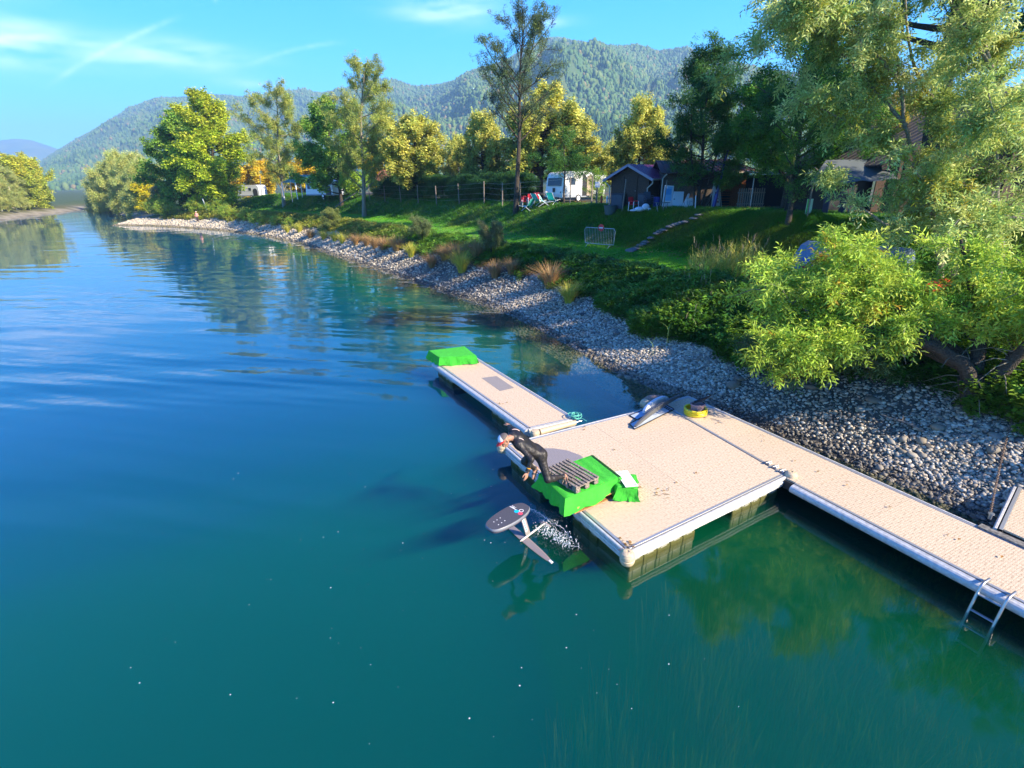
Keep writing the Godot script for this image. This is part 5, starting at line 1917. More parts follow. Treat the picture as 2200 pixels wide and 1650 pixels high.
func build_deck_things() -> void:
	var turf := mats_get("turf")
	# covered stack at the left edge of the platform
	var c := [V(0.95, -8.24), V(2.12, -8.97), V(1.70, -9.86), V(0.52, -9.13)]
	var mid := bil(c, 0.5, 0.5)
	var t := thing("covered_stack", "green covered block on the left edge of the platform carrying a weathered pallet", "covered block", H(mid, DECK))
	var b := MB.new()
	b.X = t.transform.affine_inverse()
	drape(b, c, 0.86, 0.50, 7, 0.09, 3)
	obj("cover", b, turf, t)
	b = MB.new()
	b.X = t.transform.affine_inverse()
	b.prism(PackedVector2Array([bil(c, 0.03, 0.03), bil(c, 0.97, 0.03), bil(c, 0.97, 0.97), bil(c, 0.03, 0.97)]), 0.57, 0.83)
	obj("core", b, mats_get("newwood"), t)
	# low end block of the same cover
	var c2 := [V(2.03, -8.78), V(2.40, -8.73), V(2.49, -9.24), V(1.94, -9.36)]
	b = MB.new()
	b.X = t.transform.affine_inverse()
	drape(b, c2, 0.73, 0.45, 0, 0.06, 8)
	obj("end_flap", b, turf, t)
	b = MB.new()
	b.X = t.transform.affine_inverse()
	b.tube([H(bil(c, 0.965, 1.02), 0.80), H(bil(c, 0.96, 0.97), 0.868), H(bil(c, 0.96, 0.03), 0.868), H(bil(c, 0.965, -0.05), 0.80), H(bil(c, 0.97, -0.12), 0.5)], [0.009, 0.009, 0.009, 0.009, 0.009], 5)
	obj("strap", b, mat(lin(0.03, 0.06, 0.03), 0.7), t)
	# pallet it stands on
	var pn := thing("base_pallet", "fresh orange wooden pallet under the green covered block", "pallet", H(bil(c, 0.55, 0.45), DECK + 0.002), atan2(0.73, 1.17))
	pallet(pn, 1.2, 0.95, mats_get("newwood"))
	# weathered pallet on top
	var wp := thing("weathered_pallet", "grey weathered slatted pallet lying on top of the green cover", "pallet", V3(1.14, 0.868, -8.89), 0.0)
	wp.rotation.y = atan2(-0.73, 0.54)
	pallet(wp, 0.90, 0.60, mats_get("wood"), 7)
	wp.rotate_object_local(Vector3(1, 0, 0), 0.02)
	# notice
	var sg := thing("notice_board", "white notice sheet lying on the end of the green covered block", "sign", V3(2.25, 0.775, -9.0))
	sg.rotation = Vector3(0.10, 0.0, -0.06)
	sg.rotation.y = 0.22
	b = MB.new()
	b.box(Vector3.ZERO, V3(0.27, 0.008, 0.52), 0.003)
	obj("sheet", b, mats_get("white"), sg)
	b = MB.new()
	for q in [[-0.06, -0.19, 0.09, 0.016], [-0.05, -0.165, 0.11, 0.014], [0.05, -0.18, 0.05, 0.03], [0.09, 0.21, 0.04, 0.03]]:
		b.box(V3(q[0], 0.0055, q[1]), V3(q[2], 0.002, q[3]))
	obj("print", b, mat(lin(0.25, 0.25, 0.30), 0.6), sg)
	# covered block at the end of the pier
	var c3 := [V(-2.48, -17.09), V(-1.23, -17.24), V(-1.72, -18.36), V(-2.97, -17.92)]
	t = thing("covered_block", "bright green covered block at the far end of the finger pier", "covered block", H(bil(c3, 0.5, 0.5), DECK))
	b = MB.new()
	b.X = t.transform.affine_inverse()
	drape(b, c3, 0.75, 0.43, 0, 0.06, 5)
	obj("cover", b, turf, t)
	b = MB.new()
	b.X = t.transform.affine_inverse()
	b.prism(PackedVector2Array([bil(c3, 0.04, 0.04), bil(c3, 0.96, 0.04), bil(c3, 0.96, 0.96), bil(c3, 0.04, 0.96)]), 0.43, 0.72)
	obj("core", b, mats_get("newwood"), t)
	# teal rope and red stick
	b = MB.new()
	var rr := RandomNumberGenerator.new()
	rr.seed = 12
	var path := []
	var rad := []
	for i in 90:
		var a := i * 0.55
		path.append(V3(0.10 * cos(a) * (1.0 + 0.3 * sin(i * 0.21)) + 0.06 * sin(i * 0.11), 0.02 + 0.09 * absf(sin(i * 0.13)) + rr.randf() * 0.015, 0.14 * sin(a) * (1.0 + 0.2 * cos(i * 0.17))))
		rad.append(0.011)
	b.tube(path, rad, 5)
	b.tube([V3(0.1, 0.03, 0.1), V3(0.2, 0.05, 0.18), V3(0.28, 0.02, 0.25)], [0.011, 0.011, 0.011], 5)
	var o := obj("mooring_rope", b, mat(lin(0.10, 0.42, 0.32), 0.8))
	o.position = V3(1.66, DECK, -12.66)
	tag(o, "heap of teal mooring rope at the corner of the finger pier", "rope")
	b = MB.new()
	b.tube([V3(-0.25, 0, 0.05), V3(0.22, 0.0, -0.02)], [0.012, 0.012], 6)
	o = obj("floating_stick", b, mat(lin(0.4, 0.12, 0.10), 0.6))
	o.position = V3(2.1, 0.012, -13.0)
	tag(o, "thin reddish stick floating beside the teal rope", "stick")
	# silver board bag with its dark board standing on edge
	t = thing("board_bag", "opened silver grey board bag laid flat at the platform back corner", "bag", V3(3.65, DECK + 0.004, -12.75))
	for q in [[[V(3.02, -12.21), V(3.09, -11.89), V(4.44, -13.08), V(4.30, -13.40)], lin(0.47, 0.51, 0.53)], [[V(3.14, -12.72), V(3.28, -12.42), V(3.86, -12.92), V(3.70, -13.16)], lin(0.34, 0.41, 0.52)]]:
		b = MB.new()
		b.X = t.transform.affine_inverse()
		var rows := []
		for j in 7:
			var row := []
			for i in 19:
				var p := bil(q[0], j / 6.0, i / 18.0)
				row.append(H(p, DECK + 0.016 + 0.010 * nf.get_noise_2d(p.x * 5.0, p.y * 5.0)))
			rows.append(row)
		b.lattice(rows)
		if b.n[20].y < 0:
			b = MB.new()
			b.X = t.transform.affine_inverse()
			b.lattice(rows, true)
		obj("lining", b, mat(q[1], 0.6), t)
		b = MB.new()
		b.X = t.transform.affine_inverse()
		for e in 4:
			b.tube([H(q[0][e], DECK + 0.02), H(q[0][(e + 1) % 4], DECK + 0.02)], [0.014, 0.014], 6)
		obj("piping", b, mats_get("black"), t)
	b = MB.new()
	b.X = t.transform.affine_inverse()
	for k in [0.90, 0.94]:
		b.tube([H(bil([V(3.02, -12.21), V(3.09, -11.89), V(4.44, -13.08), V(4.30, -13.40)], -0.02, k), DECK + 0.03), H(bil([V(3.02, -12.21), V(3.09, -11.89), V(4.44, -13.08), V(4.30, -13.40)], 1.02, k), DECK + 0.03)], [0.012, 0.012], 5)
	obj("buckle_strap", b, mats_get("black"), t)
	# dark slim board standing on its edge
	t = thing("slim_board", "long dark grey board standing on its edge upon the silver bag", "board", V3(3.95, DECK + 0.03, -12.86))
	t.rotation.y = atan2(1.96, 1.75)
	b = MB.new()
	var pg := PackedVector2Array()
	for i in 17:
		var u := i / 16.0
		pg.append(V(lerpf(-1.28, 1.28, u), 0.04 + 0.05 * sin(u * PI) + 0.0))
	for i in 17:
		var u := 1.0 - i / 16.0
		pg.append(V(lerpf(-1.30, 1.30, u) + 0.02, 0.07 + 0.15 * pow(sin(clampf(u, 0.001, 0.999) * PI), 0.7) ))
	b.slab(pg, -0.03, 0.03)
	obj("board_body", b, mat(lin(0.085, 0.088, 0.092), 0.75), t)
	t = thing("white_board", "white rounded board half hidden behind the dark slim board", "board", V3(3.98, DECK + 0.03, -13.22))
	t.rotation.y = atan2(1.2, 1.25)
	b = MB.new()
	pg = PackedVector2Array()
	for i in 15:
		var a := PI * i / 14.0
		pg.append(V(-0.62 * cos(a), 0.02 + 0.23 * pow(sin(a), 0.75)))
	b.slab(pg, -0.045, 0.03)
	obj("board_body", b, mat(lin(0.60, 0.62, 0.65), 0.6), t)
	b = MB.new()
	b.slab(PackedVector2Array([V(-0.10, 0.08), V(0.48, 0.06), V(0.38, 0.16), V(0.0, 0.21), V(-0.16, 0.15)]), 0.03, 0.034)
	obj("grey_panel", b, mat(lin(0.42, 0.46, 0.45), 0.5), t)
	# yellow hose ring with a tub in it
	t = thing("hose_coil", "yellow hose coiled in a ring around a mauve tub", "hose", V3(4.93, DECK, -12.82))
	for k in 3:
		b = MB.new()
		path = []
		rad = []
		for i in 41:
			var a := TAU * i / 40.0
			var R := 0.275 + 0.008 * sin(a * 3.0 + k)
			path.append(V3(R * cos(a), 0.035 + 0.052 * k + 0.008 * sin(a * 2.0 + k * 2.0), R * sin(a)))
			rad.append(0.034)
		b.tube(path, rad, 8, false)
		obj("hose_turn", b, mat(lin(0.78, 0.60, 0.012), 0.4), t)
	t = thing("tub", "mauve plastic tub standing inside the yellow hose ring", "tub", V3(4.97, DECK, -12.80))
	b = MB.new()
	b.X = Transform3D(Basis.from_scale(V3(1.15, 1, 0.85)), Vector3.ZERO)
	b.lathe([V(0.0, 0.01), V(0.13, 0.01), V(0.17, 0.28), V(0.185, 0.285), V(0.18, 0.30), V(0.16, 0.295), V(0.125, 0.03), V(0.0, 0.03)], 20)
	obj("tub_body", b, mat(lin(0.30, 0.20, 0.22), 0.5), t)
	b = MB.new()
	b.tube([V3(-0.16, 0.30, 0.02), V3(-0.05, 0.37, 0.06), V3(0.08, 0.37, 0.05), V3(0.18, 0.30, 0.0)], [0.012, 0.014, 0.014, 0.012], 6)
	obj("handle", b, mats_get("black"), t)
	t = thing("hand_pump", "black hand pump lying across the mauve tub", "pump", V3(5.02, DECK + 0.31, -12.86))
	b = MB.new()
	b.tube([V3(-0.14, 0.03, 0.06), V3(0.20, 0.10, -0.06)], [0.035, 0.035], 10)
	b.tube([V3(0.20, 0.10, -0.06), V3(0.27, 0.115, -0.085)], [0.02, 0.02], 8)
	obj("barrel", b, mats_get("black"), t)
	b = MB.new()
	b.tube([V3(0.22, 0.05, -0.14), V3(0.31, 0.18, -0.04)], [0.02, 0.02], 8)
	obj("grip", b, mats_get("black"), t)
	# leaves and twigs on the planks
	var lv := MB.new()
	for q in [[3.0, -8.98, 9], [1.95, -7.42, 14], [2.62, -9.2, 1], [3.35, -9.4, 1], [6.3, -10.2, 1], [5.35, -12.2, 1], [6.9, -9.2, 2], [7.6, -7.4, 2], [6.15, -11.2, 2], [8.0, -6.9, 1], [1.9, -12.05, 2], [-0.2, -13.7, 3], [3.9, -9.7, 1], [7.2, -8.4, 1], [8.3, -5.6, 1], [6.5, -9.7, 1], [2.4, -10.8, 1]]:
		for k in q[2]:
			lv.col = pick([lin(0.25, 0.12, 0.03), lin(0.36, 0.20, 0.05), lin(0.18, 0.14, 0.06)], rr, rr.randf())
			var p := V3(q[0] + rr.randfn(0, 0.07) * (1.0 if q[2] > 1 else 0.1), DECK + 0.012, q[1] + rr.randfn(0, 0.07) * (1.0 if q[2] > 1 else 0.1))
			if rr.randf() < (0.6 if q[2] > 1 else 0.0):
				var a := rr.randf() * TAU
				lv.tube([p, p + V3(cos(a) * 0.06, 0.012, sin(a) * 0.05), p + V3(cos(a + 0.4) * 0.13, 0.004, sin(a + 0.4) * 0.12)], [0.004, 0.004, 0.002], 4)
			else:
				var a := rr.randf() * TAU
				leaf(lv, p, V3(cos(a), 0.15, sin(a)).normalized(), V3(-sin(a), 0, cos(a)), 0.075, 0.045, 0.3)
	o = obj("deck_litter", lv, leaf_m)
	tag(o, "dead leaves and twigs scattered over the tan dock", "litter", "", "stuff")
	# ladder
	t = thing("swim_ladder", "steel swim ladder hanging from the walkway edge at lower right", "ladder", V3(7.35, DECK, -6.22))
	var dd := V3(-0.885, 0, 0.466)
	var al := V3(0.45, 0, 0.893)
	for s in [-0.16, 0.16]:
		b = MB.new()
		var q0: Vector3 = al * s
		b.tube([q0 - dd * 0.10 + V3(0, 0.01, 0), q0 - dd * 0.08 + V3(0, 0.05, 0), q0 + dd * 0.10 + V3(0, 0.055, 0), q0 + dd * 0.20 + V3(0, 0.0, 0), q0 + dd * 0.32 + V3(0, -0.42, 0), q0 + dd * 0.45 + V3(0, -0.95, 0)], [0.021, 0.021, 0.021, 0.021, 0.021, 0.021], 10)
		obj("side_rail", b, mats_get("steel"), t)
	for k in 4:
		b = MB.new()
		var q := lerpf(0.10, 0.95, k / 3.0)
		var off := dd * lerpf(0.20, 0.45, q) + V3(0, -0.95 * q, 0)
		b.beam(off - al * 0.16, off + al * 0.16, 0.05, 0.022, Vector3.UP, 0.006)
		obj("rung", b, mats_get("steel"), t)
	# mooring chain
	t = thing("mooring_chain", "rusty mooring chain running from the gangway foot up to the willow bank", "chain", V3(8.72, DECK, -7.98))
	b = MB.new()
	var e := V3(11.6, 1.75, -11.0) - t.position
	var n := 92
	for i in n:
		var u := (i + 0.5) / n
		var p := e * u + V3(0, -0.30 * sin(u * PI), 0)
		var d := (e + V3(0, -0.30 * PI * cos(u * PI), 0)).normalized()
		var side := d.cross(Vector3.UP).normalized()
		if i % 2 == 1:
			side = d.cross(side).normalized()
		var ring := []
		var rd := []
		for k in 9:
			var a := TAU * k / 8.0
			ring.append(p + d * cos(a) * 0.036 + side * sin(a) * 0.018)
			rd.append(0.0065)
		b.tube(ring, rd, 4, false)
	tag(obj("links", b, mat(lin(0.20, 0.14, 0.10), 0.7, 0.5), t), "", "", "", "stuff")
	b = MB.new()
	b.lathe([V(0.0, 0.0), V(0.03, 0.0), V(0.03, 0.09), V(0.05, 0.10), V(0.05, 0.12), V(0.0, 0.125)], 12)
	obj("mooring_bollard", b, mats_get("steel"), t)
	# pollen specks floating on the lake
	var xs := []
	var cs := []
	var dot := MB.new()
	dot.lathe([V(0.0, 0.012), V(0.7, 0.01), V(1.0, 0.0)], 7)
	for k in 110:
		var p := V3(rr.randf_range(-7.0, 1.2), 0.003, rr.randf_range(-12.0, -3.0))
		if k > 95:
			p = V3(rr.randf_range(0.5, 3.0), 0.003, rr.randf_range(-6.4, -3.5))
		var s := 0.004 + 0.008 * pow(rr.randf(), 3.0)
		xs.append(Transform3D(Basis.from_scale(Vector3.ONE * s), p))
		cs.append(lin(0.5, 0.6, 0.6))
	tag(multi("floating_specks", dot.mesh(mat(Color.WHITE, 0.5, 0.0, {"vc": true})), xs, cs), "small pale specks floating on the open water", "specks")


# ---------------------------------------------------------------- people: one skin over joined tapered capsules
func flesh(mb: MB, bones: Array, cell: float, k: float) -> void:
	var lo := Vector3.ONE * 1e9
	var hi := -lo
	for b in bones:
		for q in [[b[0], b[2]], [b[1], b[3]]]:
			var rr: Vector3 = Vector3.ONE * (q[1] + k + cell * 3.0)
			lo = lo.min(q[0] - rr)
			hi = hi.max(q[0] + rr)
	var nx := int((hi.x - lo.x) / cell) + 2
	var ny := int((hi.y - lo.y) / cell) + 2
	var nzz := int((hi.z - lo.z) / cell) + 2
	var f := PackedFloat32Array()
	f.resize(nx * ny * nzz)
	f.fill(9.0)
	var best := PackedFloat32Array()
	best.resize(f.size())
	best.fill(9.0)
	var id := PackedByteArray()
	id.resize(f.size())
	var mark := PackedByteArray()
	mark.resize(f.size())
	var near := PackedInt32Array()
	for bi in bones.size():
		var b: Array = bones[bi]
		var a: Vector3 = b[0]
		var e: Vector3 = b[1]
		var ra: float = b[2]
		var rb: float = b[3]
		var ab := e - a
		var l2 := maxf(ab.length_squared(), 1e-9)
		var pad := Vector3.ONE * (maxf(ra, rb) + k + cell * 2.0)
		var i0 := Vector3i(((a.min(e) - pad) - lo) / cell)
		var i1 := Vector3i(((a.max(e) + pad) - lo) / cell) + Vector3i.ONE
		for z in range(maxi(i0.z, 0), mini(i1.z, nzz - 1) + 1):
			for y in range(maxi(i0.y, 0), mini(i1.y, ny - 1) + 1):
				for x in range(maxi(i0.x, 0), mini(i1.x, nx - 1) + 1):
					var p := lo + Vector3(x, y, z) * cell
					var t := clampf((p - a).dot(ab) / l2, 0.0, 1.0)
					var d := (p - a - ab * t).length() - (ra + (rb - ra) * t)
					if d > k + cell * 3.0:
						continue
					var at := (z * ny + y) * nx + x
					if d < best[at]:
						best[at] = d
						id[at] = bi
					var h := clampf(0.5 + 0.5 * (f[at] - d) / k, 0.0, 1.0)
					f[at] = lerpf(f[at], d, h) - k * h * (1.0 - h)
					if mark[at] == 0 and absf(d) < cell * 2.5 + k:
						mark[at] = 1
						near.append(at)
	var vid := {}
	var off := [0, 1, nx, nx + 1, nx * ny, nx * ny + 1, nx * ny + nx, nx * ny + nx + 1]
	var edges := [[0, 1], [2, 3], [4, 5], [6, 7], [0, 2], [1, 3], [4, 6], [5, 7], [0, 4], [1, 5], [2, 6], [3, 7]]
	var cells := {}
	for at in near:
		for o in off:
			cells[at - o] = true
	for at in cells:
		if at < 0 or at + off[7] >= f.size():
			continue
		var s := 0
		for o in off:
			if f[at + o] < 0.0:
				s += 1
		if s == 0 or s == 8:
			continue
		var x: int = at % nx
		var y: int = (at / nx) % ny
		var z: int = at / (nx * ny)
		var sum := Vector3.ZERO
		var n := 0
		for e in edges:
			var fa := f[at + off[e[0]]]
			var fb := f[at + off[e[1]]]
			if (fa < 0.0) != (fb < 0.0):
				var t := fa / (fa - fb)
				var pa := Vector3(e[0] & 1, (e[0] >> 1) & 1, e[0] >> 2)
				var pb := Vector3(e[1] & 1, (e[1] >> 1) & 1, e[1] >> 2)
				sum += pa.lerp(pb, t)
				n += 1
		var g := Vector3(f[at + 1] + f[at + off[3]] + f[at + off[5]] + f[at + off[7]] - f[at] - f[at + off[2]] - f[at + off[4]] - f[at + off[6]],
			f[at + off[2]] + f[at + off[3]] + f[at + off[6]] + f[at + off[7]] - f[at] - f[at + 1] - f[at + off[4]] - f[at + off[5]],
			f[at + off[4]] + f[at + off[5]] + f[at + off[6]] + f[at + off[7]] - f[at] - f[at + 1] - f[at + off[2]] - f[at + off[3]])
		var bi := id[at]
		var bd := 9.0
		for o in off:
			if best[at + o] < bd:
				bd = best[at + o]
				bi = id[at + o]
		mb.col = bones[bi][4]
		vid[at] = mb.vert(lo + (Vector3(x, y, z) + sum / n) * cell, g.normalized())
	for at in vid:
		for ax in 3:
			var st: int = [1, nx, nx * ny][ax]
			var u: int = [nx, nx * ny, 1][ax]
			var w: int = [nx * ny, 1, nx][ax]
			if (f[at] < 0.0) != (f[at + st] < 0.0):
				if vid.has(at - u) and vid.has(at - w) and vid.has(at - u - w):
					mb.quad(vid[at], vid[at - u], vid[at - u - w], vid[at - w])
	mb.col = Color.WHITE


func orth(f: Vector3, u: Vector3) -> Basis:
	# local x right, y up, z forward
	var z := f.normalized()
	var y := (u - z * u.dot(z)).normalized()
	return Basis(y.cross(z), y, z)


func head_bones(c: Vector3, B: Basis, skin: Color, s := 1.0) -> Array:
	var L := []
	for q in [[0, 0.035, -0.015, 0, 0.035, 0.02, 0.086, 0.082], [0, -0.01, 0.01, 0, -0.02, 0.03, 0.072, 0.066], [0, -0.07, 0.035, 0, -0.085, 0.06, 0.046, 0.034], [-0.04, -0.06, 0.0, 0, -0.085, 0.055, 0.03, 0.026], [0.04, -0.06, 0.0, 0, -0.085, 0.055, 0.03, 0.026], [0, 0.015, 0.098, 0, -0.022, 0.118, 0.010, 0.015], [-0.03, 0.03, 0.088, 0.03, 0.03, 0.088, 0.014, 0.014], [-0.082, 0.01, -0.005, -0.088, -0.03, -0.002, 0.014, 0.011], [0.082, 0.01, -0.005, 0.088, -0.03, -0.002, 0.014, 0.011], [-0.022, -0.058, 0.094, 0.022, -0.058, 0.094, 0.009, 0.009], [-0.020, -0.068, 0.093, 0.020, -0.068, 0.093, 0.009, 0.009]]:
		L.append([c + B * V3(q[0], q[1], q[2]) * s, c + B * V3(q[3], q[4], q[5]) * s, q[6] * s, q[7] * s, skin])
	return L


func hand_bones(w: Vector3, dirn: Vector3, palm_n: Vector3, skin: Color, thumb_side: float, curl: float) -> Array:
	# dirn points to the fingertips, palm_n out of the palm
	var B := Basis(palm_n.cross(dirn).normalized(), dirn.normalized(), palm_n.normalized())
	var L := []
	var P := func(x, y, z): return w + B * V3(x, y, z)
	for i in 4:
		var x := (-0.031 + 0.0205 * i) * -thumb_side
		var kn := V3(x, 0.088 - 0.006 * absf(i - 1.2), 0.0)
		L.append([w + B * V3(x * 0.55, 0.008, 0), w + B * kn, 0.0155, 0.0125, skin])
		var len: float = [0.066, 0.078, 0.072, 0.055][i]
		var p := kn
		var ang := curl * (0.7 + 0.18 * i)
		for sgm in 3:
			var l: float = len * [0.45, 0.32, 0.25][sgm]
			var dv := V3(x * 1.2, cos(ang), sin(ang)).normalized()
			var q := p + dv * l
			L.append([w + B * p, w + B * q, 0.0098 - sgm * 0.001, 0.009 - sgm * 0.001, skin])
			p = q
			ang += curl * 0.9
	var tx := 0.036 * thumb_side
	L.append([w + B * V3(tx * 0.4, 0.02, 0.006), w + B * V3(tx * 1.35, 0.048, 0.016), 0.0155, 0.0125, skin])
	L.append([w + B * V3(tx * 1.35, 0.048, 0.016), w + B * V3(tx * 1.75, 0.078, 0.026), 0.0118, 0.0105, skin])
	L.append([w + B * V3(tx * 1.75, 0.078, 0.026), w + B * V3(tx * 1.8, 0.104, 0.034), 0.0102, 0.0085, skin])
	return L


func build_person_and_foil() -> void:
	var suit := lin(0.030, 0.026, 0.026)
	var vest := lin(0.018, 0.018, 0.022)
	var skin := lin(0.52, 0.27, 0.17)
	var base := V3(0.95, 0.86, -8.55)
	var t := thing("person", "person in dark wetsuit and red white cap leaping off the green block", "person", base)
	var J := {"hN": V3(0.505, 1.58, -8.52), "hF": V3(0.40, 1.63, -8.68), "kN": V3(0.632, 1.18, -8.36), "aN": V3(0.955, 1.075, -8.64), "tN": V3(1.035, 0.905, -8.55), "sN": V3(0.09, 1.90, -8.40), "sF": V3(-0.006, 2.05, -8.66), "nk": V3(0.01, 2.01, -8.50), "hd": V3(-0.150, 2.005, -8.38), "eN": V3(0.325, 1.69, -8.22), "wN": V3(0.245, 1.47, -8.14), "eF": V3(-0.05, 1.98, -8.93), "wF": V3(-0.075, 1.91, -9.15), "kF": V3(0.212, 1.38, -8.70), "aF": V3(0.42, 1.12, -8.84), "tF": V3(0.37, 0.99, -8.72)}
	for k in J:
		J[k] -= base
	var body := MB.new()
	var fwd: Vector3 = V3(-0.66, -0.54, 0.52)
	var spine: Vector3 = ((J.sN + J.sF) * 0.5 - (J.hN + J.hF) * 0.5).normalized()
	var across: Vector3 = (J.sN - J.sF).normalized()
	var front: Vector3 = across.cross(spine).normalized()   # chest side
	if front.dot(V3(-0.6, -0.8, 0)) < 0.0:
		front = -front
	var pel: Vector3 = (J.hN + J.hF) * 0.5
	var chs: Vector3 = (J.sN + J.sF) * 0.5
	var bones := [
		[J.hN - across * 0.02 - front * 0.03, J.hF + across * 0.02 - front * 0.03, 0.118, 0.118, suit],
		[pel, pel.lerp(chs, 0.45), 0.118, 0.108, suit], [J.hN, J.hN.lerp(J.sN, 0.5), 0.098, 0.092, suit], [J.hF, J.hF.lerp(J.sF, 0.5), 0.098, 0.092, suit],
		[pel.lerp(chs, 0.5), chs - spine * 0.05, 0.112, 0.135, vest], [J.hN.lerp(J.sN, 0.5) - across * 0.02, J.sN - spine * 0.08 - across * 0.04, 0.094, 0.112, vest], [J.hF.lerp(J.sF, 0.5) + across * 0.02, J.sF - spine * 0.08 + across * 0.04, 0.094, 0.112, vest],
		[J.sN - across * 0.02, J.sF + across * 0.02, 0.075, 0.075, vest], [chs + spine * 0.03, J.nk + spine * 0.03, 0.065, 0.058, suit],
		[J.nk, J.hd - (J.hd - J.nk) * 0.35, 0.055, 0.052, skin],
		[J.sN, J.eN, 0.066, 0.046, suit], [J.eN, J.wN.lerp(J.eN, 0.15), 0.047, 0.034, suit], [J.wN.lerp(J.eN, 0.15), J.wN, 0.030, 0.027, skin],
		[J.sF, J.eF, 0.064, 0.046, suit], [J.eF, J.wF, 0.045, 0.032, suit],
		[J.hN, J.kN, 0.098, 0.064, suit], [J.kN, J.kN.lerp(J.aN, 0.35), 0.062, 0.060, suit], [J.kN.lerp(J.aN, 0.3), J.aN, 0.060, 0.036, suit], [J.aN, J.aN.lerp(J.tN, 0.15), 0.036, 0.036, skin],
		[J.aN + V3(0.03, 0.0, 0.0), J.tN.lerp(J.aN, 0.25), 0.034, 0.034, skin], [J.tN.lerp(J.aN, 0.3), J.tN + V3(-0.02, 0.0, 0.03), 0.034, 0.026, skin],
		[J.hF, J.kF, 0.098, 0.064, suit], [J.kF, J.kF.lerp(J.aF, 0.35), 0.062, 0.060, suit], [J.kF.lerp(J.aF, 0.3), J.aF, 0.060, 0.036, suit], [J.aF, J.tF, 0.036, 0.028, skin], [J.aF + V3(0.03, 0.01, -0.02), J.aF, 0.03, 0.034, skin]]
	flesh(body, bones, 0.0125, 0.045)
	var HB := orth(fwd, V3(-0.35, 0.95, -0.15))
	flesh(body, head_bones(J.hd, HB, skin), 0.0055, 0.022)
	var hdN: Vector3 = (V3(0.195, 1.285, -8.03) - base - J.wN).normalized()
	flesh(body, hand_bones(J.wN, hdN, V3(-0.75, -0.1, -0.55).cross(hdN).cross(hdN) * -1.0, skin, 1.0, 0.28), 0.0035, 0.007)
	var hdF: Vector3 = V3(-0.25, 0.05, -0.95).normalized()
	flesh(body, hand_bones(J.wF, hdF, V3(-0.3, -0.9, 0.1).cross(hdF).cross(hdF) * -1.0, skin, -1.0, 0.25), 0.0035, 0.007)
	obj("body", body, mat(Color.WHITE, 0.5, 0.0, {"vc": true, "spec": 0.45, "normal": bumpy(0.022, 16, 9.0), "ns": 0.7, "tri": 2.2, "tex": noise_tex(0.03, grey(0.7), grey(1.0), 77)}), t)
	# cap
	var cp := MB.new()
	cp.X = Transform3D(HB, J.hd)
	var rows := []
	for part in 3:
		var b := MB.new()
		b.X = Transform3D(HB, J.hd)
		if part < 2:
			var a0 := -0.36 * PI if part == 1 else 0.36 * PI
			var a1 := 0.36 * PI if part == 1 else 1.64 * PI
			rows = []
			for j in 9:
				var row := []
				var el := lerpf(-0.02, PI * 0.5, j / 8.0)
				for i in 17:
					var a := lerpf(a0, a1, i / 16.0)
					row.append(V3(sin(a) * cos(el) * 0.096, 0.045 + sin(el) * 0.086, cos(a) * cos(el) * 0.108 + 0.0))
				rows.append(row)
			b.lattice(rows)
			if b.n[70].dot(HB * (V3(0, 0, 1) if part == 1 else V3(0, 0, -1))) < 0:
				b = MB.new()
				b.X = Transform3D(HB, J.hd)
				b.lattice(rows, true)
		else:
			for side in [0.0, -0.006]:
				rows = []
				for j in 6:
					var row := []
					for i in 13:
						var a := lerpf(-0.42 * PI, 0.42 * PI, i / 12.0)
						var rr := lerpf(0.0, 0.085, j / 5.0) * pow(cos(a * 1.1), 0.6)
						row.append(V3(sin(a) * 0.096, 0.05 - 0.03 * rr / 0.085 * 0.6 - 0.018 * pow(sin(a), 2.0) + side, cos(a) * 0.106 + rr))
					rows.append(row)
				b.lattice(rows, side < 0.0)
		obj(["cap_crown", "cap_front_panel", "cap_brim"][part], b, mat([lin(0.09, 0.075, 0.07), lin(0.75, 0.73, 0.75), lin(0.72, 0.03, 0.025)][part], 0.8), t)
	# eyes and brows
	var ey := MB.new()
	ey.X = Transform3D(HB, J.hd)
	for s in [-1, 1]:
		ey.ell(V3(0.031 * s, 0.012, 0.092), V3(0.013, 0.007, 0.006), 8, 6)
	obj("eye", ey, mats_get("black"), t)
	# piping of the vest over the shoulders
	var pp := MB.new()
	for q in [[J.sN, 1.0], [J.sF, -1.0]]:
		var path := []
		var rad := []
		for i in 13:
			var a := lerpf(-0.3, PI + 0.1, i / 12.0)
			path.append(q[0] - across * 0.055 * q[1] - spine * 0.035 + (spine * sin(a) - front * cos(a)) * 0.112)
			rad.append(0.0075)
		pp.tube(path, rad, 5)
	obj("vest_piping", pp, mat(lin(0.75, 0.55, 0.5), 0.6), t)
	# orange cuff and watch on the near wrist
	var wd: Vector3 = (J.wN - J.eN).normalized()
	var cu := MB.new()
	cu.tube([J.wN - wd * 0.085, J.wN - wd * 0.035], [0.041, 0.036], 14)
	obj("orange_wristband", cu, mat(lin(0.85, 0.36, 0.01), 0.7), t)
	cu = MB.new()
	cu.tube([J.wN - wd * 0.028, J.wN - wd * 0.004], [0.034, 0.033], 14)
	var wt := obj("watch_strap", cu, mats_get("white"), t)
	cu = MB.new()
	var toc: Vector3 = (V3(0, 6.3, 0) - base - J.wN).normalized()
	toc = (toc - wd * toc.dot(wd)).normalized()
	cu.tube([J.wN - wd * 0.016 + toc * 0.03, J.wN - wd * 0.016 + toc * 0.043], [0.021, 0.019], 14)
	obj("watch_face", cu, mats_get("black"), wt)
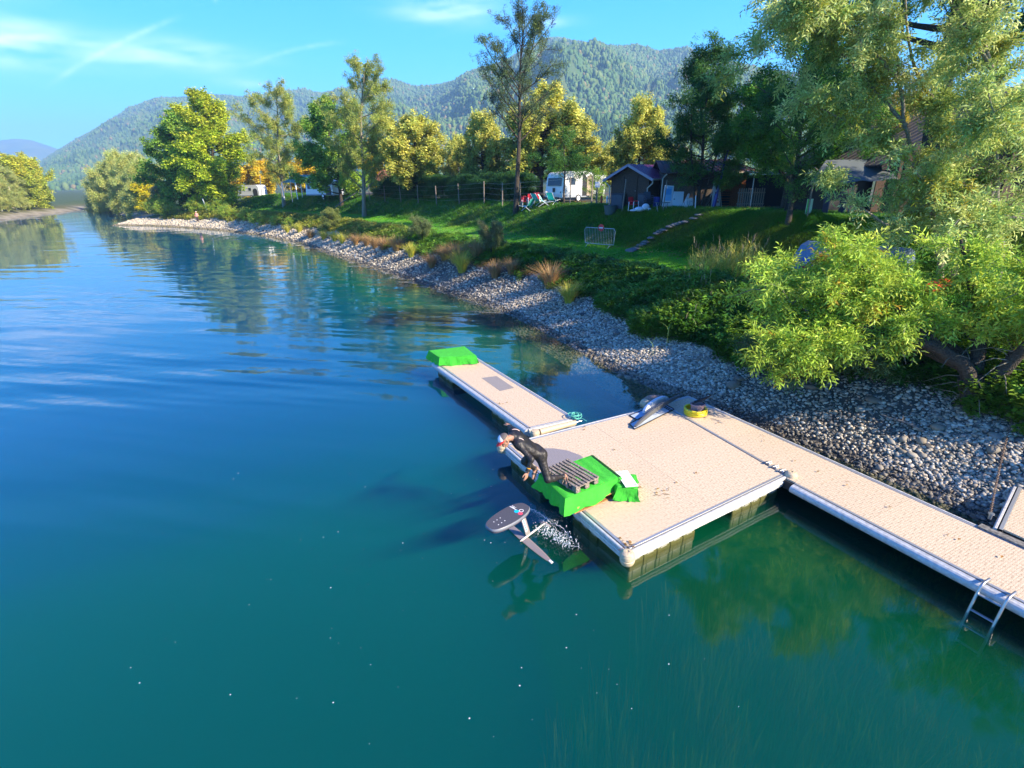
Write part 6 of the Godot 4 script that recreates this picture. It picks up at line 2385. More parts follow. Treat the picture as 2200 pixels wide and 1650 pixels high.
	# sandals
	for q in [[J.aN, J.tN], [J.aF, J.tF]]:
		var sd := MB.new()
		var fd: Vector3 = (q[1] - q[0]).normalized()
		sd.tube([q[0].lerp(q[1], 0.45), q[0].lerp(q[1], 0.62)], [0.042, 0.04], 12)
		sd.tube([q[0] - fd * 0.005, q[0] + fd * 0.02], [0.041, 0.041], 12)
		sd.beam(q[0] + V3(0.045, -0.005, 0.015), q[1] + V3(0.03, -0.02, 0.02), 0.085, 0.018, V3(0.8, -0.5, 0.3), 0.006)
		obj("sandal", sd, mat(lin(0.04, 0.04, 0.045), 0.7), t)

	# foil board in mid air over the water
	var L := V3(0.70, 0, -0.714)
	var T := V3(0.714, 0, 0.70)
	var ctr := V3(-0.09, 0.60, -8.05)
	t = thing("foil_board", "dark grey foil board with mast and wings dropping into the water", "foil board", ctr)
	var fb := Basis(L, Vector3.UP, T)
	var b := MB.new()
	b.X = Transform3D(fb, Vector3.ZERO)
	var pg := PackedVector2Array()
	for i in 40:
		var a := TAU * i / 40.0
		var x := cos(a)
		var z := sin(a)
		# rounded nose to the left, squarer tail to the right
		var w := 0.245 * signf(z) * pow(absf(z), 0.62) * (0.93 if x < 0.0 else lerpf(0.93, 0.72, x))
		pg.append(V((0.53 * x if x < 0.0 else 0.47 * signf(x) * pow(absf(x), 0.6)), w))
	var rim := []
	for lv in [[-0.045, 0.86], [-0.02, 0.985], [0.0, 1.0], [0.022, 0.985], [0.034, 0.94]]:
		var row := []
		for i in 41:
			var p := pg[i % 40]
			row.append(V3(p.x * (lv[1] * 0.5 + 0.5), lv[0], p.y * lv[1]))
		rim.append(row)
	b.lattice(rim)
	if b.n[60].dot(fb * V3(pg[19].x, 0, pg[19].y)) < 0.0:
		b = MB.new()
		b.X = Transform3D(fb, Vector3.ZERO)
		b.lattice(rim, true)
	obj("board_rail", b, mat(lin(0.16, 0.17, 0.20), 0.4), t)
	b = MB.new()
	b.X = Transform3D(fb, Vector3.ZERO)
	var pd := PackedVector2Array()
	for p in pg:
		pd.append(V(p.x * 0.972, p.y * 0.942))
	b.prism(pd, -0.046, 0.0345)
	var dk := obj("deck_pad", b, mat(lin(0.075, 0.075, 0.098), 0.8, 0.0, {"tex": noise_tex(0.05, grey(0.75), grey(1.0), 66), "tri": 3.0}), t)
	b = MB.new()
	b.X = Transform3D(fb, V3(0, 0.0345, 0))
	for q in [[-0.34, -0.06], [-0.34, 0.06], [-0.26, -0.06], [-0.26, 0.06], [-0.18, -0.06], [-0.18, 0.06]]:
		var old := b.X
		b.X = old * Transform3D(Basis.IDENTITY, V3(q[0], 0, q[1]))
		b.lathe([V(0.0, 0.004), V(0.008, 0.003), V(0.010, 0.0)], 8)
		b.X = old
	obj("strap_plug", b, mats_get("white"), dk)
	for q in [[0.17, 0.02, lin(0.0, 0.42, 0.68), "cyan_dot"], [0.17, 0.115, lin(0.75, 0.06, 0.10), "red_dot"], [0.245, 0.07, lin(0.8, 0.8, 0.8), "white_ring"]]:
		b = MB.new()
		b.X = Transform3D(fb, fb * V3(q[0], 0.0352, q[1]))
		if q[3] == "white_ring":
			b.lathe([V(0.033, 0.0), V(0.033, 0.0015), V(0.044, 0.0015), V(0.044, 0.0)], 20)
		else:
			b.lathe([V(0.0, 0.0015), V(0.046, 0.0015), V(0.046, 0.0)], 20)
		obj(q[3], b, mat(q[2], 0.5), dk)
	for q in [["78L", 0.28, -0.075, 0.085, 0.0012], ["LIGHTNING", 0.235, -0.065, 0.036, 0.0012]]:
		pass
	var tm := TextMesh.new()
	tm.text = "78L"
	tm.font_size = 32
	tm.pixel_size = 0.0022
	tm.depth = 0.001
	var ti := put("volume_mark", tm, dk)
	ti.material_override = mats_get("white")
	ti.transform = Transform3D(Basis(-T, -L, Vector3.UP), fb * V3(0.225, 0.036, -0.115))
	b = MB.new()
	b.X = Transform3D(fb, fb * V3(0.20, 0.0355, -0.09))
	b.box(Vector3.ZERO, V3(0.016, 0.0015, 0.19))
	obj("white_stripe", b, mats_get("white"), dk)
	# mast, fuselage, wings
	var m0 := V3(0.15, 0.56, -8.12) - ctr
	var m1 := V3(0.265, 0.03, -8.235) - ctr
	b = MB.new()
	var md := (m1 - m0).normalized()
	var mrows := []
	for s in [0.0, 1.0]:
		var row := []
		for i in 17:
			var a := TAU * i / 16.0
			row.append(m0.lerp(m1, s) + L * cos(a) * 0.062 + T * sin(a) * 0.011)
		mrows.append(row)
	b.lattice(mrows)
	obj("mast", b, mat(lin(0.26, 0.24, 0.22), 0.4), t)
	b = MB.new()
	b.beam(m0.lerp(m1, 0.14) + T * 0.0125 - L * 0.018, m0.lerp(m1, 0.74) + T * 0.0125 - L * 0.018, 0.058, 0.002, T)
	var st := obj("mast_sticker", b, mat(lin(0.70, 0.75, 0.80), 0.4), t)
	for k in 5:
		b = MB.new()
		b.beam(m0.lerp(m1, 0.18 + 0.11 * k) + T * 0.0142 - L * 0.018, m0.lerp(m1, 0.25 + 0.11 * k) + T * 0.0142 - L * 0.018, 0.034, 0.001, T)
		obj("sticker_mark", b, mat(lin(0.0, 0.38, 0.65), 0.4), st)
	var f0 := V3(0.10, 0.035, -8.06) - ctr
	var f1 := V3(0.64, 0.045, -8.63) - ctr
	b = MB.new()
	b.tube([f0, f0.lerp(f1, 0.08), f0.lerp(f1, 0.5), f1.lerp(f0, 0.05), f1], [0.006, 0.019, 0.019, 0.013, 0.005], 10)
	obj("fuselage", b, mat(lin(0.62, 0.57, 0.48), 0.4), t)
	for q in [[V3(0.19, 0.022, -8.14) - ctr, 0.80, 0.105, "front_wing", V3(0.58, -0.012, 0.815)], [V3(0.60, 0.045, -8.59) - ctr, 0.17, 0.05, "rear_wing", V3(0.66, 0.03, 0.75)]]:
		b = MB.new()
		for sgn in [1.0, -1.0]:
			rows = []
			for j in 15:
				var u := lerpf(-1.0, 1.0, j / 14.0)
				var ch: float = q[2] * sqrt(maxf(1.0 - u * u * 0.97, 0.02))
				var row := []
				for i in 9:
					var w := i / 8.0
					row.append(q[0] + q[4] * u * q[1] + L * (0.5 - w) * ch * 1.6 + V3(0, sgn * 0.014 * ch / q[2] * sin(pow(w, 0.7) * PI), 0))
				rows.append(row)
			b.lattice(rows, sgn > 0)
		obj(q[3], b, mat(lin(0.20, 0.17, 0.17), 0.35), t)
	b = MB.new()
	b.beam(V3(0.61, 0.012, -7.55) - ctr, V3(0.66, 0.012, -7.48) - ctr, 0.05, 0.02, Vector3.UP, 0.006)
	obj("wing_tip_mark", b, mats_get("white"), t)
	# splash
	var rr := RandomNumberGenerator.new()
	rr.seed = 8
	var xs := []
	var cs := []
	for k in 1100:
		var p: Vector3
		var s := 0.0016 + 0.0038 * pow(rr.randf(), 3.0)
		match k % 5:
			0, 1:
				var u := rr.randf()
				p = V3(0.45, 0.02, -8.35).lerp(V3(1.05, 0.03, -7.85), u) + V3(rr.randfn(0, 0.10), absf(rr.randfn(0, 0.08)) + 0.12 * sin(u * 14.0) * sin(u * 14.0), rr.randfn(0, 0.07))
				s *= 1.5
			2:
				p = V3(0.75, 0.05, -8.9).lerp(V3(0.95, 0.1, -8.55), rr.randf()) + V3(rr.randfn(0, 0.12), absf(rr.randfn(0, 0.09)), rr.randfn(0, 0.1))
				s *= 0.6
			3:
				p = V3(0.40, 0.1, -8.75).lerp(V3(0.75, 0.12, -8.3), rr.randf()) + V3(rr.randfn(0, 0.08), absf(rr.randfn(0, 0.12)), rr.randfn(0, 0.08))
				s *= 0.8
			4:
				var u := rr.randf()
				p = V3(0.3, 0.25, -8.75).lerp(V3(0.85, 0.04, -8.55), u) + V3(0, rr.randfn(0, 0.02) + 0.02, rr.randfn(0, 0.02))
		xs.append(Transform3D(Basis.from_euler(V3(rr.randf() * 3, rr.randf() * 3, 0)).scaled(V3(s, s * rr.randf_range(0.8, 2.6), s)), p))
		cs.append(lin(0.75, 0.85, 0.88))
	var dr := MB.new()
	dr.ell(Vector3.ZERO, Vector3.ONE, 7, 5)
	var sp := thing("splash", "white splash of water thrown up behind the foil wings", "splash", V3(0.7, 0, -8.35))
	for i in xs.size():
		xs[i].origin -= sp.position
	multi("droplets", dr.mesh(mat(Color.WHITE, 0.15, 0.0, {"vc": true})), xs, cs, sp)
	b = MB.new()
	for k in 26:
		var u := k / 25.0
		var p := V3(0.48, 0.01, -8.40).lerp(V3(1.08, 0.01, -7.80), u) + V3(rr.randfn(0, 0.05), 0, rr.randfn(0, 0.05)) - sp.position
		var pth := []
		var rd := []
		var a := rr.randf_range(-0.5, 1.6)
		for i in 7:
			var w := i / 6.0
			pth.append(p + V3(cos(a) * w * 0.14 + nf.get_noise_1d(k * 9.0 + i * 1.1) * 0.05, 0.09 * sin(w * 2.6) * rr.randf_range(0.6, 1.2) + 0.004, -sin(a) * w * 0.14 + nf.get_noise_1d(k * 7.0 + i * 1.3) * 0.05))
			rd.append(0.0036 * sin(0.3 + w * 2.6) * rr.randf_range(0.5, 1.4))
		b.tube(pth, rd, 5)
	for q in [[V3(0.72, 0.02, -8.62), V3(0.92, 0.12, -8.45), V3(1.08, 0.01, -8.15)], [V3(0.30, 0.30, -8.74), V3(0.52, 0.20, -8.72), V3(0.72, 0.04, -8.6)]]:
		var pth := []
		var rd := []
		for i in 15:
			var w := i / 14.0
			pth.append((q[0] as Vector3).lerp(q[1], w).lerp((q[1] as Vector3).lerp(q[2], w), w) - sp.position + V3(nf.get_noise_1d(i * 0.9 + q[0].x * 50), nf.get_noise_1d(i * 0.8 + 30), nf.get_noise_1d(i * 0.7 + 60)) * 0.03)
			rd.append(rr.randf_range(0.002, 0.006))
		b.tube(pth, rd, 5)
	tag(obj("water_strands", b, mat(lin(0.75, 0.84, 0.86), 0.12), sp), "", "", "", "stuff")
	# angler on the far left shore
	base = on(-53.7, -94.4)
	t = thing("person", "person in pinkish top and dark trousers standing on the far left pebble shore", "person", base)
	var pk := lin(0.72, 0.30, 0.24)
	var dkc := lin(0.05, 0.03, 0.03)
	body = MB.new()
	flesh(body, [[V3(-0.1, 0.08, 0), V3(-0.09, 0.9, 0), 0.065, 0.1, dkc], [V3(0.12, 0.08, 0.05), V3(0.09, 0.9, 0), 0.065, 0.1, dkc], [V3(-0.1, 0.04, 0), V3(-0.12, 0.04, 0.14), 0.05, 0.04, dkc], [V3(0.12, 0.04, 0.05), V3(0.13, 0.04, 0.19), 0.05, 0.04, dkc], [V3(0, 0.95, 0), V3(0, 1.35, 0.02), 0.15, 0.17, pk], [V3(-0.16, 1.42, 0), V3(0.16, 1.42, 0), 0.085, 0.085, pk], [V3(-0.2, 1.42, 0), V3(-0.26, 1.12, 0.05), 0.06, 0.05, pk], [V3(-0.26, 1.12, 0.05), V3(-0.15, 0.98, 0.25), 0.048, 0.036, pk], [V3(0.2, 1.42, 0), V3(0.27, 1.13, 0.05), 0.06, 0.05, pk], [V3(0.27, 1.13, 0.05), V3(0.18, 1.0, 0.26), 0.048, 0.036, pk], [V3(-0.15, 0.98, 0.25), V3(-0.12, 0.95, 0.33), 0.035, 0.025, skin], [V3(0.18, 1.0, 0.26), V3(0.15, 0.97, 0.34), 0.035, 0.025, skin], [V3(0, 1.45, 0), V3(0, 1.58, 0.02), 0.055, 0.05, skin]] + head_bones(V3(0, 1.68, 0.02), Basis.IDENTITY, skin), 0.022, 0.03)
	obj("body", body, mat(Color.WHITE, 0.7, 0.0, {"vc": true}), t)
	b = MB.new()
	b.X = Transform3D(Basis.IDENTITY, V3(0, 1.70, 0.01))
	b.lathe([V(0.10, 0.0), V(0.105, 0.05), V(0.08, 0.10), V(0.0, 0.125)], 12)
	obj("hair", b, mat(lin(0.7, 0.62, 0.55), 0.9), t)


# ---------------------------------------------------------------- the campsite on the bank
func plank_wall(t: Node3D, called: String, pg: PackedVector2Array, tr: Transform3D, m: Material, step: float, level := true) -> void:
	# wall of boards cut to the outline pg (x, y), boards lying level or standing
	var mn := pg[0]
	var mx := pg[0]
	for p in pg:
		mn = mn.min(p)
		mx = mx.max(p)
	var w := obj(called, _slab(pg, tr, -0.06, -0.022), mats_get("black"), t)
	var a := mn.y if level else mn.x
	var e := mx.y if level else mx.x
	while a < e - 0.02:
		var z := minf(a + step, e)
		var strip := PackedVector2Array([V(mn.x - 1, a + 0.006), V(mx.x + 1, a + 0.006), V(mx.x + 1, z), V(mn.x - 1, z)]) if level else PackedVector2Array([V(a + 0.006, mn.y - 1), V(z, mn.y - 1), V(z, mx.y + 1), V(a + 0.006, mx.y + 1)])
		for cut in Geometry2D.intersect_polygons(pg, strip):
			if cut.size() > 2:
				obj("plank", _slab(cut, tr, -0.02, rng.randf_range(-0.004, 0.006)), m, w)
		a += step


func _slab(pg: PackedVector2Array, tr: Transform3D, z0: float, z1: float) -> MB:
	var b := MB.new()
	b.X = tr
	b.slab(pg, z0, z1)
	return b


func rect(x0: float, y0: float, x1: float, y1: float) -> PackedVector2Array:
	return PackedVector2Array([V(x0, y0), V(x1, y0), V(x1, y1), V(x0, y1)])


func roof_panel(t: Node3D, a: Vector3, b: Vector3, c: Vector3, d: Vector3, m: Material, n: int) -> void:
	# a, b along the eave; c above b, d above a: sheet with standing ribs
	var nn := (b - a).cross(d - a).normalized()
	if nn.y < 0:
		nn = -nn
	var s := MB.new()
	s.face([a, b, c, d], nn)
	s.face([a - nn * 0.07, b - nn * 0.07, c - nn * 0.07, d - nn * 0.07], -nn)
	for e in [[a, b], [b, c], [c, d], [d, a]]:
		s.face([e[0], e[1], e[1] - nn * 0.07, e[0] - nn * 0.07])
	var r := obj("roof", s, m, t)
	for i in n + 1:
		var k := MB.new()
		k.beam(a.lerp(b, float(i) / n) + nn * 0.014, d.lerp(c, float(i) / n) + nn * 0.014, 0.035, 0.03, nn)
		obj("roof_rib", k, m, r)


func caravan(label: String, at: Vector3, yaw: float, L: float, style: int) -> Node3D:
	var t := thing("caravan", label, "caravan", at, yaw)
	var wh := mat(lin(0.70, 0.71, 0.72), 0.4)
	var W := 2.1
	var pg := PackedVector2Array()
	for q in [[0.02, 0.42], [0.0, 0.75], [0.10, 1.3], [0.20, 1.95], [0.30, 2.25], [0.55, 2.42], [1.2, 2.5], [L - 0.9, 2.5], [L - 0.35, 2.42], [L - 0.10, 2.2], [L - 0.02, 1.6], [L, 0.8], [L - 0.05, 0.42]]:
		pg.append(V(q[0], q[1]))
	obj("body", _slab(pg, Transform3D.IDENTITY, -W, 0.0), wh, t)
	obj("lower_band", _slab(rect(0.03, 0.42, L - 0.06, 0.62), Transform3D.IDENTITY, -W - 0.005, 0.005), mat(lin(0.30, 0.33, 0.38), 0.5), t)
	obj("trim_line", _slab(rect(0.10, 1.28, L - 0.06, 1.32), Transform3D.IDENTITY, 0.0, 0.008), mat(lin(0.45, 0.45, 0.47), 0.4), t)
	var gl := mat(lin(0.03, 0.045, 0.075), 0.12)
	var frm := mat(lin(0.5, 0.5, 0.5), 0.5)
	var wins := [[0.85, 1.42, 1.55, 1.95]] if style == 0 else [[0.5, 1.35, 1.0, 2.0], [2.9, 1.45, 3.5, 1.95]]
	for w in wins:
		var f := obj("window", _slab(rect(w[0] - 0.05, w[1] - 0.05, w[2] + 0.05, w[3] + 0.05), Transform3D.IDENTITY, 0.0, 0.015), frm, t)
		obj("pane", _slab(rect(w[0], w[1], w[2], w[3]), Transform3D.IDENTITY, 0.015, 0.022), gl, f)
	if style == 0:
		# front end: raked window, hatch, lamps
		var fb := MB.new()
		fb.face([V3(0.02, 1.35, -0.25), V3(0.02, 1.35, -W + 0.25), V3(0.12, 2.0, -W + 0.25), V3(0.12, 2.0, -0.25)], V3(-1, 0.15, 0).normalized())
		fb.face([V3(0.10, 1.35, -0.25), V3(0.19, 2.0, -0.25), V3(0.12, 2.0, -0.25), V3(0.02, 1.35, -0.25)])
		obj("front_window", fb, gl, t)
		fb = MB.new()
		fb.box(V3(-0.005, 1.02, -W * 0.5), V3(0.03, 0.36, 0.3), 0.008)
		obj("front_hatch", fb, mats_get("black"), t)
		for z in [-0.22, -W + 0.22]:
			fb = MB.new()
			fb.ell(V3(0.0, 0.86, z), V3(0.03, 0.07, 0.07), 10, 6)
			obj("lamp", fb, mat(lin(0.05, 0.04, 0.04), 0.3), t)
		fb = MB.new()
		fb.tube([V3(0.1, 0.42, -0.4), V3(-1.1, 0.42, -W * 0.5)], [0.04, 0.04], 6)
		fb.tube([V3(0.1, 0.42, -W + 0.4), V3(-1.1, 0.42, -W * 0.5)], [0.04, 0.04], 6)
		obj("drawbar", fb, mats_get("black"), t)
		# doorway with open door
		obj("doorway", _slab(PackedVector2Array([V(2.42, 0.5), V(2.95, 0.5), V(2.95, 1.95), V(2.86, 2.15), V(2.68, 2.22), V(2.5, 2.15), V(2.42, 1.95)]), Transform3D.IDENTITY, 0.0, 0.012), mats_get("black"), t)
		var dt := Transform3D(Basis(Vector3.UP, -0.5), V3(2.97, 0, 0.03))
		var dr := obj("door", _slab(PackedVector2Array([V(0.0, 0.52), V(0.62, 0.52), V(0.62, 1.95), V(0.5, 2.15), V(0.3, 2.22), V(0.1, 2.15), V(0.0, 1.95)]), dt, 0.0, 0.04), mat(lin(0.48, 0.37, 0.27), 0.6), t)
		var hb := MB.new()
		hb.X = dt
		hb.box(V3(0.55, 1.25, 0.055), V3(0.03, 0.1, 0.03), 0.006)
		obj("handle", hb, mats_get("steel"), dr)
	else:
		obj("awning_door", _slab(PackedVector2Array([V(L - 1.5, 0.45), V(L - 0.4, 0.45), V(L - 0.4, 1.5), V(L - 0.6, 1.75), V(L - 0.95, 1.85), V(L - 1.3, 1.75), V(L - 1.5, 1.5)]), Transform3D.IDENTITY, 0.0, 0.02), mat(lin(0.04, 0.04, 0.045), 0.6), t)
		obj("blue_decal", _slab(PackedVector2Array([V(1.7, 1.3), V(1.85, 1.3), V(1.95, 2.1), V(1.8, 2.1)]), Transform3D.IDENTITY, 0.0, 0.008), mat(lin(0.05, 0.15, 0.35), 0.5), t)
	for z in [0.0, -W]:
		var wb := MB.new()
		wb.X = Transform3D(Basis(Vector3.RIGHT, PI * 0.5), V3(L * (0.5 if style == 0 else 0.62), 0.33, z - 0.05))
		wb.lathe([V(0.0, -0.1), V(0.24, -0.1), V(0.32, -0.08), V(0.33, 0.0), V(0.32, 0.08), V(0.22, 0.1), V(0.2, 0.085), V(0.0, 0.085)], 20)
		var wl := obj("wheel", wb, mats_get("black"), t)
		var hub := MB.new()
		hub.X = wb.X
		hub.lathe([V(0.2, 0.088), V(0.12, 0.11), V(0.0, 0.115)], 16)
		hub.lathe([V(0.0, -0.115), V(0.2, -0.105)], 16)
		obj("rim", hub, mats_get("white"), wl)
	return t


func build_camp() -> void:
	# wire fence along the crest
	var ft := thing("wire_fence", "wire fence with slim weathered posts along the top of the bank", "fence", on(-13, -68))
	var posts := [V(-40.5, -97.5), V(-37.0, -94.6), V(-33.6, -91.5), V(-31.2, -89.3), V(-28.7, -87), V(-25.6, -84), V(-22.3, -80.2), V(-19.07, -76.1), V(-16.3, -72.8), V(-13.27, -68.1), V(-10.5, -64.1), V(-7.82, -59.7), V(-5.03, -56.05), V(-2.36, -52.4), V(-0.6, -49.6), V(1.0, -47.6), V(4.9, -44.2), V(6.3, -42.2)]
	for i in posts.size():
		var b := MB.new()
		var p := on(posts[i].x, posts[i].y) - ft.position
		b.tube([p + V3(0, -0.3, 0), p + V3(rng.randf_range(-0.06, 0.06), 2.05, 0.0)], [0.055, 0.05], 7)
		obj("post", b, mats_get("wood"), ft)
	var wr := MB.new()
	for i in posts.size() - 1:
		for h in [0.5, 1.0, 1.5, 1.9]:
			wr.tube([on(posts[i].x, posts[i].y, h) - ft.position, on(posts[i + 1].x, posts[i + 1].y, h) - ft.position], [0.006, 0.006], 4, false)
	obj("wire", wr, mats_get("steel"), ft)
	# caravans
	caravan("white caravan with open beige door beside the purple roofed shed", V3(4.55, 4.62, -47.0), 0.69, 3.9, 0)
	caravan("white touring caravan parked under the teal canopy", V3(-31.4, 4.55, -86.2), -0.50, 5.8, 1)
	caravan("white caravan half hidden in green left of the teal canopy", V3(-53.6, 4.2, -110.2), -0.35, 5.4, 1)
	# awning at the end of the near caravan
	var t := thing("caravan_awning", "white and grey striped awning at the right end of the near caravan", "awning", V3(7.45, 4.62, -49.2), 0.69)
	for i in 6:
		obj("cloth_strip", _slab(rect(0.0, 0.35 + i * 0.31, 1.5, 0.64 + i * 0.31), Transform3D(Basis(Vector3.RIGHT, 0.08), Vector3.ZERO), -0.01, 0.01 + 0.004 * (i % 2)), mat([lin(0.25, 0.26, 0.28), lin(0.62, 0.63, 0.64)][i % 2], 0.8), t)
	var b := MB.new()
	b.face([V3(-0.4, 2.5, -0.1), V3(1.6, 2.3, 0.1), V3(1.7, 2.55, -2.0), V3(-0.4, 2.7, -2.0)], Vector3.UP)
	b.face([V3(-0.4, 2.47, -0.1), V3(1.6, 2.27, 0.1), V3(1.7, 2.52, -2.0), V3(-0.4, 2.67, -2.0)], Vector3.DOWN)
	obj("awning_roof", b, mats_get("white"), t)
	b = MB.new()
	for x in [0.0, 1.5]:
		b.tube([V3(x, 0, 0), V3(x, 2.35, 0.05)], [0.025, 0.025], 6)
	obj("pole", b, mats_get("steel"), t)
	# canopy over the touring caravan
	t = thing("canopy", "teal green canopy on white posts over the white touring caravan", "canopy", V3(-31.3, 4.6, -88.3), -0.42)
	var rows := []
	for j in 9:
		var row := []
		var w := j / 8.0
		for i in 15:
			var u := i / 14.0
			var ed := minf(1.0, minf(u, 1.0 - u) * 5.0)
			row.append(V3(lerpf(-4.1, 4.1, u) * lerpf(1.0, 0.95, sin(w * PI)), 2.3 + 1.15 * pow(sin(lerpf(0.0, PI, w)), 0.7) * lerpf(0.25, 1.0, pow(ed, 0.7)) - 0.08 * sin(u * PI), lerpf(1.9, -2.2, w)))
		rows.append(row)
	b = MB.new()
	b.lattice(rows)
	if b.n[60].y < 0:
		b = MB.new()
		b.lattice(rows, true)
	obj("canopy_cloth", b, mat(lin(0.015, 0.18, 0.17), 0.7, 0.0, {"back": 0.3}), t)
	for x in [-4.0, -1.2, 4.0]:
		for z in [1.85, -2.1]:
			b = MB.new()
			b.tube([V3(x, -0.2, z), V3(x, 2.32, z)], [0.09, 0.09], 8)
			obj("post", b, mats_get("white"), t)
	# wooden house behind
	t = thing("wooden_house", "orange brown wooden house with tiled roof behind the plane trees", "house", V3(-18.6, 4.5, -79), -0.25)
	plank_wall(t, "wall", rect(0, 0, 4.2, 2.5), Transform3D(Basis.IDENTITY, V3(0, 0, 0)), mat(lin(0.36, 0.14, 0.04), 0.8), 0.3, false)
	plank_wall(t, "gable_wall", PackedVector2Array([V(0, 0), V(5, 0), V(5, 2.5), V(2.5, 3.7), V(0, 2.5)]), Transform3D(Basis(Vector3.UP, PI * 0.5), V3(4.2, 0, 0)), mat(lin(0.44, 0.19, 0.06), 0.8), 0.3, false)
	var tile := mat(lin(0.26, 0.10, 0.06), 0.85)
	roof_panel(t, V3(-0.4, 2.3, 0.5), V3(4.7, 2.3, 0.5), V3(4.7, 3.8, -2.5), V3(-0.4, 3.8, -2.5), tile, 14)
	roof_panel(t, V3(4.7, 2.3, -5.5), V3(-0.4, 2.3, -5.5), V3(-0.4, 3.8, -2.5), V3(4.7, 3.8, -2.5), tile, 14)
	# hut on the left
	t = thing("wooden_hut", "dark wooden hut with flat roof and railing at the left of the camp", "hut", V3(-65.5, 3.55, -112), -0.12)
	plank_wall(t, "wall", rect(0, 0, 7.5, 2.4), Transform3D(Basis.IDENTITY, V3(0, 0, -2)), mat(lin(0.10, 0.09, 0.09), 0.85), 0.25)
	obj("skirt", _slab(rect(-0.2, -2.2, 7.7, 0.0), Transform3D.IDENTITY, -4.0, -0.3), mats_get("black"), t)
	b = MB.new()
	b.box(V3(3.75, 2.62, -1.6), V3(8.6, 0.16, 5.0), 0.02)
	obj("roof", b, mat(lin(0.14, 0.14, 0.14), 0.8), t)
	for i in 14:
		b = MB.new()
		b.box(V3(0.1 + i * 0.56, 0.55, 0), V3(0.10, 1.1, 0.05))
		obj("railing_post", b, mat(lin(0.24, 0.24, 0.24), 0.8), t)
	b = MB.new()
	b.box(V3(3.75, 1.12, 0), V3(7.6, 0.08, 0.08))
	obj("handrail", b, mat(lin(0.24, 0.24, 0.24), 0.8), t)
	for x in [0.1, 3.8, 7.4]:
		b = MB.new()
		b.box(V3(x, 1.3, 0.02), V3(0.12, 2.6, 0.12))
		obj("porch_post", b, mats_get("wood"), t)
	# sheds
	var purple := mat(lin(0.17, 0.03, 0.085), 0.45, 0.1)
	var dkw := mat(lin(0.13, 0.078, 0.052), 0.85, 0.0, {"tex": noise_tex(0.04, grey(0.5), grey(1.0), 91), "tri": 1.5})
	var greyw := mat(lin(0.17, 0.13, 0.095), 0.85, 0.0, {"tex": noise_tex(0.04, grey(0.5), grey(1.0), 92), "tri": 1.5})
	t = thing("gabled_shed", "dark wooden shed with purple metal roof and gable facing the water", "shed", V3(7.12, 4.55, -38.6), -0.651)
	plank_wall(t, "gable_wall", PackedVector2Array([V(0, 0), V(2.75, 0), V(2.75, 1.95), V(1.37, 2.62), V(0, 1.95)]), Transform3D.IDENTITY, dkw, 0.17)
	plank_wall(t, "side_wall", rect(0, 0, 4, 1.95), Transform3D(Basis(Vector3.UP, -PI * 0.5), V3(0, 0, -4)), dkw, 0.17)
	plank_wall(t, "side_wall", rect(0, 0, 4, 1.95), Transform3D(Basis(Vector3.UP, PI * 0.5), V3(2.75, 0, 0)), dkw, 0.17)
	plank_wall(t, "back_wall", PackedVector2Array([V(0, 0), V(2.75, 0), V(2.75, 1.95), V(1.37, 2.62), V(0, 1.95)]), Transform3D(Basis(Vector3.UP, PI), V3(2.75, 0, -4)), dkw, 0.17)
	roof_panel(t, V3(-0.42, 1.84, -4.2), V3(-0.42, 1.84, 0.45), V3(1.37, 2.78, 0.45), V3(1.37, 2.78, -4.2), purple, 12)
	roof_panel(t, V3(3.17, 1.84, 0.45), V3(3.17, 1.84, -4.2), V3(1.37, 2.78, -4.2), V3(1.37, 2.78, 0.45), purple, 12)
	for s in [[V3(-0.44, 1.76, 0.47), V3(1.37, 2.71, 0.47)], [V3(1.37, 2.71, 0.47), V3(3.19, 1.76, 0.47)]]:
		b = MB.new()
		b.beam(s[0], s[1], 0.03, 0.15)
		obj("barge_board", b, mat(lin(0.30, 0.26, 0.32), 0.7), t)
	b = MB.new()
	b.beam(V3(1.9, 0.05, 0.02), V3(1.9, 2.0, 0.02), 0.06, 0.04)
	b.beam(V3(0.95, 0.05, 0.02), V3(0.95, 2.0, 0.02), 0.06, 0.04)
	obj("door_frame", b, dkw, t)
	b = MB.new()
	b.ell(V3(1.82, 1.1, 0.05), V3(0.03, 0.03, 0.03), 8, 6)
	obj("door_knob", b, mats_get("steel"), t)
	var cream := mat(lin(0.45, 0.40, 0.34), 0.5)
	b = MB.new()
	b.tube([V3(3.16, 1.80, 0.4), V3(3.16, 1.80, -4.0)], [0.06, 0.06], 8)
	obj("gutter", b, cream, t)
	b = MB.new()
	b.tube([V3(3.14, 1.76, 0.3), V3(3.05, 1.55, 0.15), V3(2.70, 1.28, 0.08), V3(2.66, 0.1, 0.06)], [0.045, 0.045, 0.045, 0.045], 8)
	obj("downpipe", b, cream, t)
	b = MB.new()
	b.tube([V3(-0.38, 1.78, 0.3), V3(-0.06, 1.4, 0.1), V3(-0.06, 0.1, 0.06)], [0.045, 0.045, 0.045], 8)
	obj("downpipe", b, cream, t)
	t = thing("long_shed", "long grey and orange brown plank shed right of the purple roofed one", "shed", V3(10.2, 4.6, -36.6), -0.10)
	plank_wall(t, "grey_wall", rect(0, 0, 3.45, 2.25), Transform3D.IDENTITY, greyw, 0.22)
	plank_wall(t, "orange_wall", rect(3.45, 0, 5.3, 2.25), Transform3D.IDENTITY, mat(lin(0.46, 0.15, 0.05), 0.8, 0.0, {"tex": noise_tex(0.04, grey(0.5), grey(1.0), 93), "tri": 1.5}), 0.2)
	plank_wall(t, "side_wall", rect(0, 0, 4.0, 2.25), Transform3D(Basis(Vector3.UP, PI * 0.5), V3(5.3, 0, 0)), greyw, 0.22)
